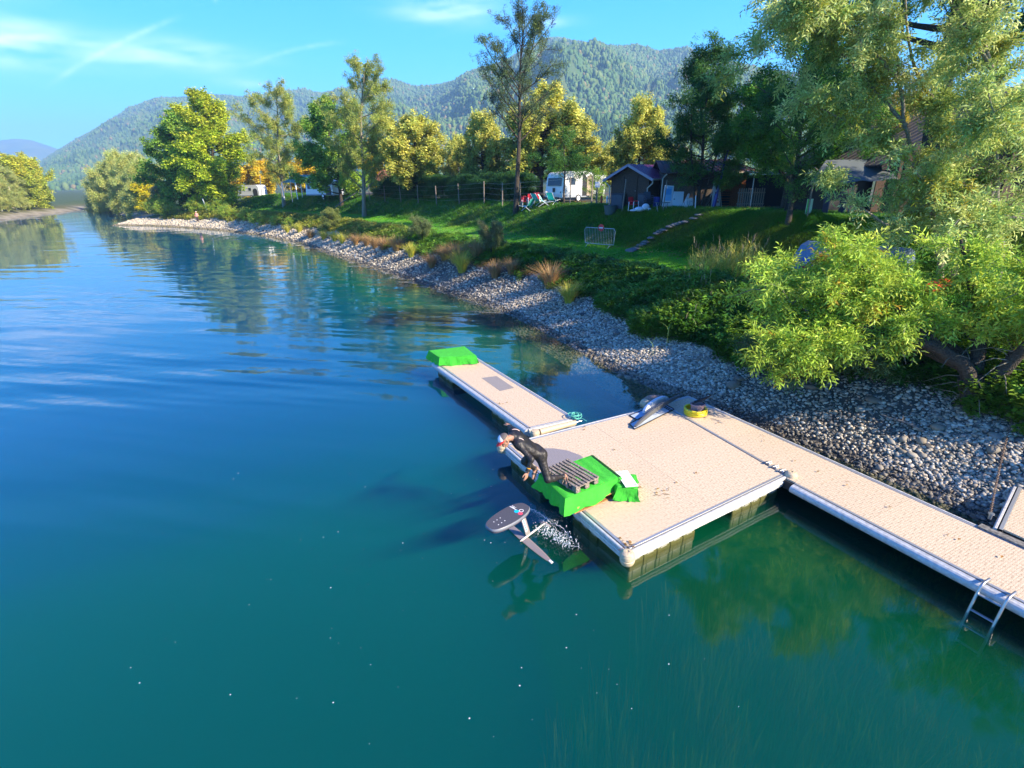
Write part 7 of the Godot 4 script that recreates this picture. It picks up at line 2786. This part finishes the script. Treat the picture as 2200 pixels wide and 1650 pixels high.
	plank_wall(t, "side_wall", rect(0, 0, 4.0, 2.25), Transform3D(Basis(Vector3.UP, -PI * 0.5), V3(0, 0, -4.0)), greyw, 0.22)
	var brown := mat(lin(0.17, 0.07, 0.055), 0.8, 0.0, {"tex": noise_tex(0.03, grey(0.4), grey(1.0), 94), "tri": 1.2})
	roof_panel(t, V3(-0.3, 2.12, 0.55), V3(5.8, 2.12, 0.55), V3(4.4, 2.95, -2.0), V3(-0.3, 2.95, -2.0), brown, 16)
	roof_panel(t, V3(5.8, 2.12, -4.4), V3(-0.3, 2.12, -4.4), V3(-0.3, 2.95, -2.0), V3(4.4, 2.95, -2.0), brown, 16)
	roof_panel(t, V3(5.8, 2.12, 0.55), V3(5.8, 2.12, -4.4), V3(4.4, 2.95, -2.0), V3(4.4, 2.95, -2.001), brown, 8)
	b = MB.new()
	b.beam(V3(3.3, 2.08, 0.6), V3(5.85, 2.08, 0.6), 0.10, 0.10)
	obj("gutter", b, cream, t)
	for x in [3.5, -0.12]:
		b = MB.new()
		b.tube([V3(x + 0.15, 2.05, 0.55), V3(x, 1.8, 0.12), V3(x, 0.1, 0.08)], [0.045, 0.045, 0.045], 8)
		obj("downpipe", b, cream, t)
	# clutter in front of the sheds
	var dg := mat(lin(0.045, 0.055, 0.075), 0.6)
	for q in [[V3(7.5, 4.5, -37.9), V3(0.85, 0.95, 0.5), "dark blue grey storage cabinet at the left corner of the purple roofed shed"], [V3(8.95, 4.5, -36.9), V3(0.55, 0.95, 0.45), "dark blue grey storage cabinet between the two sheds"]]:
		t = thing("storage_cabinet", q[2], "cabinet", q[0], -0.6)
		b = MB.new()
		b.box(V3(0, q[1].y * 0.5, 0), q[1], 0.03)
		obj("cabinet_body", b, dg, t)
		b = MB.new()
		b.box(V3(0, q[1].y + 0.02, 0), q[1] * V3(1.06, 0, 1.08) + V3(0, 0.04, 0), 0.015)
		obj("lid", b, dg, t)
		for s in [-1, 1]:
			b = MB.new()
			b.box(V3(s * q[1].x * 0.25, q[1].y * 0.5, q[1].z * 0.5 + 0.006), V3(q[1].x * 0.44, q[1].y * 0.85, 0.012), 0.004)
			obj("cabinet_door", b, dg, t)
	t = thing("water_tub", "low grey green tub standing left of the storage cabinet", "tub", on(6.95, -37.6, -0.05))
	b = MB.new()
	b.lathe([V(0.0, 0.02), V(0.36, 0.02), V(0.44, 0.62), V(0.47, 0.64), V(0.45, 0.66), V(0.41, 0.6), V(0.34, 0.1), V(0.0, 0.1)], 18)
	obj("tub_body", b, mat(lin(0.07, 0.09, 0.08), 0.7), t)
	var red := mat(lin(0.62, 0.012, 0.02), 0.5)
	var ch := armchair("red plastic armchair, left one of the row near the half bare tree", red, on(1.35, -46.8), 0.25, "red plastic armchairs")
	copy(ch, on(1.85, -46.6), 0.1, "red plastic armchair, middle one of the row")
	copy(ch, on(2.35, -46.4), 0.05, "red plastic armchair, right one of the row beside the small table")
	var gc := armchair("stack of dark grey armchairs between the sheds", dg, V3(9.15, 4.48, -36.1), 0.2, "", 3)
	armchair("single red chair behind the white sack by the purple roofed shed", red, V3(8.3, 4.4, -36.6), 0.6, "")
	var lo := lounger("turquoise lounger tilted low, nearest the half bare tree", on(1.62, -45.4), -2.3)
	copy(lo, on(2.35, -45.7), 2.3, "turquoise deck chair standing upright in front of the red chairs")
	copy(lo, on(2.9, -45.0), 1.4, "turquoise lounger seen end on between two deck chairs")
	copy(lo, on(3.55, -45.2), 2.5, "turquoise deck chair right beside the caravan front")
	t = thing("picnic_table", "small brown picnic table with white things on it by the thick plane trunk", "table", on(3.0, -47.4), 0.3)
	b = MB.new()
	b.box(V3(0, 0.74, 0), V3(1.1, 0.05, 0.7), 0.01)
	obj("tabletop", b, mats_get("wood"), t)
	for x in [-0.45, 0.45]:
		for z in [-0.28, 0.28]:
			b = MB.new()
			b.box(V3(x, 0.36, z), V3(0.06, 0.72, 0.06), 0.005)
			obj("leg", b, mats_get("wood"), t)
	b = MB.new()
	b.lathe([V(0.0, 0.0), V(0.09, 0.0), V(0.11, 0.14), V(0.08, 0.17), V(0.0, 0.175)], 12)
	var o := obj("white_pot", b, mats_get("white"))
	o.position = t.position + V3(0.2, 0.767, 0)
	tag(o, "round white pot on the small picnic table", "pot")
	# white sack, table, boards
	b = MB.new()
	for q in [[V3(0, 0.13, 0), V3(0.35, 0.16, 0.2)], [V3(0.38, 0.24, 0.02), V3(0.26, 0.24, 0.2)], [V3(-0.42, 0.06, 0.03), V3(0.24, 0.07, 0.1)], [V3(0.6, 0.1, 0.05), V3(0.18, 0.12, 0.16)]]:
		b.ell(q[0], q[1], 12, 8)
	o = obj("white_sack", b, mat(lin(0.62, 0.62, 0.66), 0.7, 0.0, {"normal": bumpy(0.03, 12, 6.0), "tri": 1.4}))
	o.position = V3(8.55, 4.42, -35.9)
	tag(o, "crumpled white sail sack lying on the grass before the purple roofed shed", "sack")
	t = thing("folding_table", "low grey folding table standing before the leaning boards", "table", on(9.75, -35.0), 0.1)
	b = MB.new()
	b.box(V3(0, 0.52, 0), V3(0.85, 0.035, 0.5), 0.008)
	obj("tabletop", b, mat(lin(0.09, 0.10, 0.11), 0.6), t)
	for s in [-0.3, 0.3]:
		b = MB.new()
		b.tube([V3(s, 0.5, 0.2), V3(s - 0.02, 0, -0.2)], [0.016, 0.016], 6)
		b.tube([V3(s, 0.5, -0.2), V3(s - 0.02, 0, 0.2)], [0.016, 0.016], 6)
		obj("leg", b, mats_get("steel"), t)
	t = thing("poster_board", "tall white display board with blue poster leaning on the grey shed wall", "sign", V3(10.35, 4.62, -36.0), 0.15)
	var lean := Transform3D(Basis(Vector3.RIGHT, -0.22), Vector3.ZERO)
	obj("board", _slab(PackedVector2Array([V(-0.35, 0), V(0.35, 0), V(0.50, 1.35), V(-0.12, 1.40)]), lean, -0.03, 0.03), mat(lin(0.62, 0.64, 0.66), 0.6), t)
	obj("blue_poster", _slab(PackedVector2Array([V(-0.22, 0.42), V(0.28, 0.42), V(0.40, 1.28), V(-0.08, 1.32)]), lean, 0.03, 0.034), mat(lin(0.22, 0.45, 0.68), 0.5), t)
	obj("poster_picture", _slab(PackedVector2Array([V(-0.12, 0.80), V(0.27, 0.80), V(0.33, 1.16), V(-0.08, 1.18)]), lean, 0.034, 0.037), mat(lin(0.08, 0.30, 0.60), 0.5), t)
	t = thing("leaning_whiteboard", "plain white panel leaning beside the blue poster board", "panel", V3(10.98, 4.62, -35.85), 0.1)
	obj("board", _slab(PackedVector2Array([V(-0.36, 0), V(0.36, 0), V(0.46, 0.98), V(-0.22, 1.0)]), lean, -0.02, 0.02), mat(lin(0.55, 0.62, 0.70), 0.6), t)
	b = MB.new()
	b.X = lean
	b.box(V3(-0.2, 0.52, 0.03), V3(0.07, 0.05, 0.02))
	obj("dark_clip", b, mats_get("black"), t)
	t = thing("printed_sack", "white sacks with printed letters propped against the thin stems", "sack", on(11.65, -35.5), 0.1)
	obj("sack_front", _slab(PackedVector2Array([V(-0.3, 0), V(0.3, 0), V(0.36, 0.5), V(0.1, 0.62), V(-0.2, 0.5)]), Transform3D(Basis(Vector3.RIGHT, -0.2), Vector3.ZERO), -0.08, 0.06), mat(lin(0.6, 0.6, 0.63), 0.7), t)
	obj("sack_back", _slab(PackedVector2Array([V(-0.45, 0), V(-0.1, 0), V(0.1, 0.85), V(0.02, 0.88)]), Transform3D(Basis(Vector3.RIGHT, -0.25), V3(0, 0, -0.16)), -0.05, 0.05), mat(lin(0.5, 0.5, 0.52), 0.7), t)
	b = MB.new()
	b.X = Transform3D(Basis(Vector3.RIGHT, -0.2), Vector3.ZERO)
	for q in [[-0.12, 0.3, 0.03, 0.26], [0.02, 0.3, 0.03, 0.26], [0.12, 0.38, 0.1, 0.03]]:
		b.box(V3(q[0], q[1], 0.063), V3(q[2], q[3], 0.006))
	obj("print", b, mat(lin(0.12, 0.13, 0.3), 0.6), t)
	b = MB.new()
	b.lathe([V(0.0, 0.0), V(0.2, 0.0), V(0.215, 0.03), V(0.2, 0.24), V(0.215, 0.26), V(0.215, 0.34), V(0.2, 0.36), V(0.215, 0.62), V(0.19, 0.66), V(0.0, 0.66)], 18)
	o = obj("blue_barrel", b, mat(lin(0.015, 0.03, 0.2), 0.45))
	o.position = V3(9.75, 4.62, -36.4)
	tag(o, "small blue plastic barrel by the shed downpipe", "barrel")
	# blue pole, A-frame, crate, pickets, tarp
	t = thing("blue_pole", "leaning dark blue metal pole in front of the orange brown wall", "pole", V3(12.86, 4.5, -34.5))
	b = MB.new()
	b.tube([V3(0, 0, 0), V3(0.55, 3.45, -0.2)], [0.075, 0.06], 10)
	obj("shaft", b, mat(lin(0.012, 0.02, 0.16), 0.4), t)
	b = MB.new()
	b.tube([V3(-0.005, 0.03, 0), V3(0.13, 0.95, -0.05)], [0.12, 0.11], 10)
	obj("sleeve", b, mat(lin(0.012, 0.025, 0.20), 0.4), t)
	t = thing("sandwich_board", "white A frame sign behind the foot of the blue pole", "sign", V3(13.05, 4.62, -34.9), 0.1)
	for s in [-1, 1]:
		b = MB.new()
		b.tube([V3(-0.3, 0, 0.25 * s), V3(-0.18, 1.45, 0), V3(0.18, 1.45, 0), V3(0.36, 0, 0.25 * s)], [0.022, 0.022, 0.022, 0.022], 6)
		obj("frame", b, mat(lin(0.55, 0.5, 0.45), 0.5), t)
	obj("sheet", _slab(PackedVector2Array([V(-0.26, 0.1), V(0.26, 0.1), V(0.16, 1.35), V(-0.16, 1.35)]), Transform3D(Basis(Vector3.RIGHT, -0.17), V3(0, 0, 0.24)), -0.008, 0.008), mat(lin(0.5, 0.5, 0.52), 0.7), t)
	b = MB.new()
	b.X = Transform3D(Basis(Vector3.RIGHT, -0.17), V3(0, 0, 0.24))
	for q in [[0.0, 0.35, 0.35, 0.10], [0.0, 0.55, 0.3, 0.06], [0.0, 0.85, 0.2, 0.2]]:
		b.box(V3(q[0], q[1], 0.01), V3(q[2], q[3], 0.004))
	obj("print", b, mat(lin(0.2, 0.1, 0.12), 0.7), t)
	t = thing("bottle_crate", "black slotted crate stack against the orange brown wall", "crate", V3(14.0, 4.62, -35.8), 0.0)
	for k in 3:
		b = MB.new()
		for y in [0.02, 0.15, 0.27]:
			b.box(V3(0, k * 0.31 + y, 0.2), V3(0.5, 0.05, 0.02))
			b.box(V3(0, k * 0.31 + y, -0.2), V3(0.5, 0.05, 0.02))
			b.box(V3(-0.24, k * 0.31 + y, 0), V3(0.02, 0.05, 0.4))
			b.box(V3(0.24, k * 0.31 + y, 0), V3(0.02, 0.05, 0.4))
		b.box(V3(0, k * 0.31 + 0.01, 0), V3(0.48, 0.02, 0.4))
		obj("crate_tier", b, mats_get("black"), t)
	t = thing("picket_fence", "weathered picket fence panel right of the orange brown shed wall", "fence", V3(14.2, 4.6, -34.1), -0.2)
	for i in 12:
		b = MB.new()
		b.box(V3(i * 0.13, 0.58, 0), V3(0.075, 1.15 + 0.05 * sin(i * 2.0), 0.02), 0.004)
		obj("picket", b, mats_get("wood"), t)
	for y in [0.25, 0.9]:
		b = MB.new()
		b.box(V3(0.71, y, -0.03), V3(1.6, 0.07, 0.03))
		obj("rail", b, mats_get("wood"), t)
	t = thing("tarp_shelter", "dark grey tarpaulin shelter between the orange wall and the green tree", "shelter", V3(15.4, 4.6, -34.0), -0.15)
	rows = []
	for j in 5:
		var row := []
		for i in 9:
			row.append(V3(lerpf(-0.6, 2.4, i / 8.0), 2.2 - 0.12 * sin(i / 8.0 * PI) - 0.2 * j / 4.0, lerpf(-1.6, 0.5, j / 4.0)))
		rows.append(row)
	b = MB.new()
	b.lattice(rows, true)
	obj("tarp", b, mat(lin(0.05, 0.06, 0.08), 0.6), t)
	obj("back_cloth", _slab(rect(-0.5, 0.0, 2.3, 1.9), Transform3D(Basis.IDENTITY, V3(0, 0, -1.4)), -0.02, 0.0), mat(lin(0.02, 0.025, 0.035), 0.7), t)
	for x in [-0.55, 2.35]:
		b = MB.new()
		b.tube([V3(x, 0, 0.45), V3(x, 2.0, 0.45)], [0.03, 0.03], 6)
		obj("pole", b, mats_get("steel"), t)
	# posts and marks
	t = thing("sign_post", "wooden post with a small white notice left of the purple roofed shed", "sign", on(6.55, -41.2, -0.1))
	b = MB.new()
	b.box(V3(0, 0.75, 0), V3(0.10, 1.7, 0.10), 0.01)
	obj("post", b, mats_get("wood"), t)
	b = MB.new()
	b.box(V3(0, 1.55, 0.06), V3(0.34, 0.38, 0.02), 0.004)
	obj("notice", b, mats_get("white"), t)
	b = MB.new()
	b.lathe([V(0.0, 0.0), V(0.08, 0.0), V(0.08, 0.62), V(0.05, 0.7), V(0.0, 0.72)], 12)
	o = obj("red_bollard", b, mat(lin(0.5, 0.04, 0.02), 0.5))
	o.position = on(6.95, -41.4)
	tag(o, "short red bollard beside the small white notice post", "bollard")
	b = MB.new()
	b.lathe([V(0.0, 0.0), V(0.06, 0.0), V(0.06, 0.66), V(0.0, 0.7)], 10)
	o = obj("white_bollard", b, mats_get("white"))
	o.position = on(7.3, -41.0)
	tag(o, "short pale post right of the red bollard", "post")
	for q in [["slanted_pole", "pale pole leaning over the slope left of the thin trunked tree", V3(-23.6, 3.6, -75), V3(-20.9, 5.5, -77), 0.07], ["white_marker_pole", "short white pole on the lawn edge under the lime tree", V3(-54.5, 2.0, -99.5), V3(-54.9, 4.6, -99.5), 0.10], ["camp_pole", "grey blue lamp pole left of the teal canopy", V3(-46.2, 4.5, -104), V3(-45.9, 8.3, -104), 0.07], ["camp_pole", "thin dark pole rising through the front of the teal canopy", V3(-33.6, 4.0, -86.0), V3(-33.4, 8.4, -86.0), 0.045], ["white_stake", "thin white stake at the top of the stone steps", V3(11.35, 4.4, -33.4), V3(11.3, 5.4, -33.4), 0.035], ["wooden_stake", "grey wooden stake in front of the purple roofed shed gable", V3(7.7, 4.3, -37.3), V3(7.85, 6.4, -37.3), 0.05], ["wooden_stake", "thin wooden stake beside the folding table", V3(9.75, 4.3, -34.7), V3(9.85, 6.3, -34.7), 0.035]]:
		b = MB.new()
		b.tube([Vector3.ZERO, q[3] - q[2]], [q[4], q[4] * 0.85], 8)
		o = obj(q[0], b, mats_get("white") if q[0].begins_with("white") else mats_get("wood") if q[0] != "camp_pole" else mats_get("steel"))
		o.position = q[2]
		tag(o, q[1], "pole")
	# crowd barrier with round red sign
	var A := on(4.63, -33.2, 0.05)
	var B := on(6.22, -31.75, 0.05)
	t = thing("crowd_barrier", "galvanised crowd barrier standing on the lawn below the bank", "barrier", A)
	var d := B - A
	var u := V3(0, 1.1, 0)
	b = MB.new()
	b.tube([V3(0, 0.18, 0) + d * 0.03, V3(0, 0.95, 0), u + d * 0.04, u + d * 0.96, V3(0, 0.95, 0) + d, V3(0, 0.18, 0) + d * 0.97, V3(0, 0.16, 0) + d * 0.5, V3(0, 0.18, 0) + d * 0.03], [0.021, 0.021, 0.021, 0.021, 0.021, 0.021, 0.021, 0.021], 8)
	var galv := mat(lin(0.42, 0.45, 0.42), 0.45, 0.4)
	obj("frame", b, galv, t)
	for i in 18:
		b = MB.new()
		var k := (i + 1.0) / 19.0
		b.tube([d * k + V3(0, 0.17, 0), d * k + V3(0, 1.09, 0)], [0.009, 0.009], 6)
		obj("bar", b, galv, t)
	for k in [0.12, 0.85]:
		b = MB.new()
		var s := d.cross(Vector3.UP).normalized() * 0.28
		b.tube([d * k + V3(0, 0.17, 0), d * k + s + V3(0, -0.04, 0)], [0.015, 0.015], 6)
		b.tube([d * k + V3(0, 0.17, 0), d * k - s + V3(0, -0.02, 0)], [0.015, 0.015], 6)
		obj("foot", b, galv, t)
	t = thing("no_entry_sign", "round red no entry sign fixed on top of the crowd barrier", "sign", A + d * 0.55 + V3(0, 1.08, 0), atan2(-d.z, d.x))
	b = MB.new()
	b.X = Transform3D(Basis(Vector3.RIGHT, PI * 0.5), V3(0, 0.04, 0.03))
	b.lathe([V(0.0, -0.008), V(0.2, -0.008), V(0.205, 0.0), V(0.2, 0.008), V(0.0, 0.008)], 28)
	obj("disc", b, mat(lin(0.60, 0.03, 0.035), 0.45), t)
	b = MB.new()
	b.box(V3(0, 0.04, 0.041), V3(0.28, 0.065, 0.006), 0.002)
	obj("white_bar", b, mats_get("white"), t)
	# stone steps up the slope
	t = thing("stone_steps", "flight of rough stone steps climbing the slope to the sheds", "steps", on(7.3, -31.4))
	var k2 := 0
	for q in [V(6.9, -30.6), V(7.31, -31.3), V(7.82, -31.8), V(8.15, -32.0), V(8.5, -32.05), V(8.82, -32.06), V(9.15, -32.0), V(9.5, -31.95), V(9.86, -31.84), V(10.25, -31.62), V(10.66, -31.48), V(11.0, -31.6), V(7.1, -30.9), V(7.55, -31.55), V(8.0, -31.9), V(8.95, -32.05), V(9.7, -31.9), V(10.05, -31.75)]:
		b = MB.new()
		b.X = Transform3D(Basis(Vector3.UP, -0.3 + rng.randf_range(-0.15, 0.15)), on(q.x, q.y, 0.015) - t.position)
		rock(b, Vector3.ZERO, 0.42, 40 + k2, V3(0.7, 0.20, 1.5), 2)
		obj("step", b, mats_get("concrete"), t)
		k2 += 1
	# grey awning and barn at upper right
	t = thing("grey_awning", "grey sloping awning roof behind the silver willow leaves", "awning", V3(14.0, 4.6, -25.6))
	rows = []
	for j in 5:
		var row := []
		for i in 11:
			var w := j / 4.0
			row.append(V3(lerpf(lerpf(-0.2, 3.9, i / 10.0), lerpf(1.7, 4.4, i / 10.0), w), lerpf(1.38 + 0.2 * i / 10.0, 2.5, w) - 0.05 * sin(i * 1.9) * (1.0 - w), -2.3 * w))
		rows.append(row)
	b = MB.new()
	b.lattice(rows, true)
	if b.n[20].y < 0:
		b = MB.new()
		b.lattice(rows)
	obj("awning_cloth", b, mat(lin(0.09, 0.11, 0.12), 0.7), t)
	for x in [0.0, 1.9, 3.8]:
		b = MB.new()
		b.tube([V3(x, -0.1, 0.0), V3(x, 1.45, 0.0)], [0.04, 0.04], 6)
		obj("post", b, mats_get("wood"), t)
	obj("back_wall", _slab(rect(0.0, 0.0, 4.2, 1.9), Transform3D(Basis.IDENTITY, V3(0, 0, -2.2)), -0.05, 0.0), mats_get("black"), t)
	t = thing("painted_board", "pale green painted panel propped under the grey awning", "panel", V3(14.05, 4.62, -25.9), 0.2)
	obj("board", _slab(rect(0, 0, 0.30, 0.75), Transform3D.IDENTITY, -0.02, 0.02), mat(lin(0.50, 0.62, 0.42), 0.6), t)
	obj("green_stripe", _slab(rect(0.0, 0.1, 0.10, 0.75), Transform3D.IDENTITY, 0.02, 0.024), mat(lin(0.08, 0.5, 0.06), 0.6), t)
	t = thing("small_cupboard", "dark blue cupboard with open front under the grey awning", "cupboard", V3(14.85, 4.62, -25.7), 0.05)
	b = MB.new()
	for q in [[V3(0.0, 0.5, 0), V3(0.06, 1.0, 0.4)], [V3(0.8, 0.5, 0), V3(0.06, 1.0, 0.4)], [V3(0.4, 0.98, 0), V3(0.86, 0.05, 0.4)], [V3(0.4, 0.06, 0), V3(0.74, 0.05, 0.38)]]:
		b.box(q[0], q[1], 0.006)
	obj("carcass", b, mat(lin(0.02, 0.028, 0.06), 0.5), t)
	obj("drawer", _slab(rect(0.05, 0.68, 0.75, 0.92), Transform3D.IDENTITY, 0.12, 0.17), mat(lin(0.12, 0.07, 0.05), 0.7), t)
	t = thing("barn", "large dark wooden barn with overhanging roof at the upper right", "barn", V3(16.9, 4.6, -27.4))
	plank_wall(t, "gable_wall", PackedVector2Array([V(1.2, 0), V(12, 0), V(12, 4.4), V(6.4, 5.2), V(1.2, 2.6)]), Transform3D.IDENTITY, dkw, 0.3, false)
	roof_panel(t, V3(0.3, 2.2, -9.0), V3(0.3, 2.2, 1.6), V3(6.4, 5.45, 1.6), V3(6.4, 5.45, -9.0), mat(lin(0.05, 0.045, 0.045), 0.7), 20)
	roof_panel(t, V3(12.6, 2.2, 1.6), V3(12.6, 2.2, -9.0), V3(6.4, 5.45, -9.0), V3(6.4, 5.45, 1.6), mat(lin(0.05, 0.045, 0.045), 0.7), 20)
	b = MB.new()
	b.beam(V3(0.25, 2.05, 1.62), V3(6.4, 5.33, 1.62), 0.04, 0.24)
	obj("barge_board", b, mat(lin(0.05, 0.03, 0.025), 0.8), t)
	for x in [1.6, 4.0, 6.4]:
		b = MB.new()
		b.beam(V3(x, 0, 1.3), V3(x, 2.1 + (x - 0.3) * 0.5, 1.3), 0.2, 0.2)
		obj("porch_post", b, dkw, t)
	# covered trailer under the willow
	t = thing("covered_trailer", "blue and grey tarpaulin covered boat trailer with red stripe under the willow", "trailer", V3(12.4, 2.55, -19.2), 0.0)
	t.rotation.y = -0.95
	var prof := PackedVector2Array([V(-0.8, 0.45), V(0.8, 0.45), V(0.86, 0.9), V(0.55, 1.35), V(0.1, 1.5), V(-0.4, 1.38), V(-0.84, 0.95)])
	var tb := Transform3D(Basis(Vector3.UP, PI * 0.5), V3(0, 0, 0))
	obj("tarpaulin", _slab(prof, tb, -1.7, 1.7), mat(lin(0.14, 0.20, 0.28), 0.45, 0.0, {"normal": bumpy(0.02, 14, 8.0), "tri": 0.8}), t)
	obj("blue_side", _slab(rect(-1.3, 0.72, 1.1, 1.0), Transform3D(Basis.IDENTITY, V3(0, 0, 0.86)), 0.0, 0.02), mat(lin(0.01, 0.10, 0.50), 0.35), t)
	obj("red_stripe", _slab(rect(-1.35, 0.48, 1.2, 0.70), Transform3D(Basis.IDENTITY, V3(0, 0, 0.84)), 0.0, 0.03), mat(lin(0.35, 0.012, 0.04), 0.35), t)
	obj("navy_panel", _slab(rect(-1.4, 0.16, 0.9, 0.46), Transform3D(Basis.IDENTITY, V3(0, 0, 0.82)), 0.0, 0.03), mat(lin(0.02, 0.025, 0.09), 0.4), t)
	var tm := TextMesh.new()
	tm.text = "TEUT"
	tm.font_size = 32
	tm.pixel_size = 0.0055
	tm.depth = 0.004
	var ti := put("lettering", tm, t)
	ti.material_override = mats_get("white")
	ti.position = V3(-1.0, 0.29, 0.853)
	for x in [-0.7, 0.7]:
		b = MB.new()
		b.X = Transform3D(Basis(Vector3.RIGHT, PI * 0.5), V3(x, 0.2, 0.7))
		b.lathe([V(0.0, -0.08), V(0.2, -0.08), V(0.24, 0.0), V(0.2, 0.08), V(0.0, 0.09)], 16)
		obj("wheel", b, mats_get("black"), t)
	t = thing("red_kayak", "red kayak lying on the grass right of the covered trailer", "kayak", V3(14.0, 2.85, -17.2), 0.6)
	rows = []
	for j in 13:
		var w := j / 12.0
		var row := []
		for i in 13:
			var a := TAU * i / 12.0
			var r := 0.33 * pow(sin(clampf(w, 0.02, 0.98) * PI), 0.55)
			row.append(V3(lerpf(-1.5, 1.5, w), sin(a) * r * 0.5 + 0.1 * pow(absf(w - 0.5) * 2.0, 2.0), cos(a) * r))
		rows.append(row)
	b = MB.new()
	b.lattice(rows)
	if b.n[6 * 13 + 3].y < 0:
		b = MB.new()
		b.lattice(rows, true)
	obj("hull", b, mat(lin(0.60, 0.05, 0.01), 0.35), t)
	b = MB.new()
	b.X = Transform3D(Basis.from_scale(V3(1.5, 1, 1)), V3(0.1, 0.15, 0))
	b.lathe([V(0.2, 0.02), V(0.24, 0.03), V(0.22, 0.0)], 16)
	obj("cockpit_rim", b, mats_get("black"), t)
	t = thing("planter_row", "low planter of reddish plants left of the covered trailer", "planter", on(10.6, -21.0), -0.4)
	b = MB.new()
	b.box(V3(0, 0.12, 0), V3(1.0, 0.24, 0.3), 0.02)
	obj("planter_box", b, mat(lin(0.35, 0.34, 0.32), 0.8), t)
	var xs := []
	var cs := []
	for k in 40:
		xs.append(Transform3D(Basis(Vector3.UP, rng.randf() * TAU).scaled(Vector3.ONE * rng.randf_range(0.18, 0.3)), V3(rng.randf_range(-0.45, 0.45), 0.22, rng.randf_range(-0.1, 0.1))))
		cs.append(pick([lin(0.22, 0.10, 0.03), lin(0.16, 0.03, 0.02), lin(0.14, 0.16, 0.03)], rng, rng.randf()))
	multi("plants", clump["weed"][0], xs, cs, t)


func armchair(label: String, m: Material, at: Vector3, yaw: float, group: String, stacked := 1) -> Node3D:
	var t := thing("armchair", label, "chair", at, yaw, group)
	for s in stacked:
		var y := s * 0.12
		var b := MB.new()
		b.box(V3(0, 0.42 + y, 0), V3(0.46, 0.035, 0.44), 0.012)
		obj("seat", b, m, t)
		b = MB.new()
		b.X = Transform3D(Basis(Vector3.RIGHT, -0.2), V3(0, 0.42 + y, -0.2))
		b.box(V3(0, 0.25, 0), V3(0.46, 0.46, 0.03), 0.012)
		obj("backrest", b, m, t)
		for x in [-0.25, 0.25]:
			b = MB.new()
			b.tube([V3(x, 0.62 + y, -0.22), V3(x, 0.64 + y, 0.05), V3(x, 0.60 + y, 0.22)], [0.025, 0.028, 0.022], 6)
			obj("armrest", b, m, t)
		if s == 0:
			for x in [-0.23, 0.23]:
				for z in [-0.2, 0.2]:
					b = MB.new()
					b.tube([V3(x * 1.08, 0.0, z * 1.1), V3(x, 0.62 if z > 0 else 0.64, z)], [0.02, 0.026], 6)
					obj("leg", b, mats_get("white") if m.albedo_color.r > 0.5 else m, t)
	return t


func lounger(label: String, at: Vector3, yaw: float) -> Node3D:
	var t := thing("deck_chair", label, "lounger", at, yaw, "turquoise loungers by the caravan")
	var b := MB.new()
	b.lattice([[V3(-0.28, 0.95, -0.5), V3(0.28, 0.95, -0.5)], [V3(-0.28, 0.42, -0.12), V3(0.28, 0.42, -0.12)], [V3(-0.28, 0.32, 0.2), V3(0.28, 0.32, 0.2)], [V3(-0.28, 0.38, 0.75), V3(0.28, 0.38, 0.75)]])
	obj("sling", b, mat(lin(0.06, 0.52, 0.46), 0.7), t)
	for x in [-0.3, 0.3]:
		b = MB.new()
		b.tube([V3(x, 0.97, -0.52), V3(x, 0.40, -0.1), V3(x, 0.34, 0.2), V3(x, 0.40, 0.78)], [0.016, 0.016, 0.016, 0.016], 6)
		obj("side_rail", b, mats_get("white"), t)
		b = MB.new()
		b.tube([V3(x, 0.0, -0.45), V3(x, 0.36, 0.15)], [0.02, 0.02], 6)
		obj("leg", b, mats_get("white"), t)
		b = MB.new()
		b.tube([V3(x, 0.0, 0.5), V3(x, 0.45, -0.15)], [0.02, 0.02], 6)
		obj("leg", b, mats_get("white"), t)
	return t
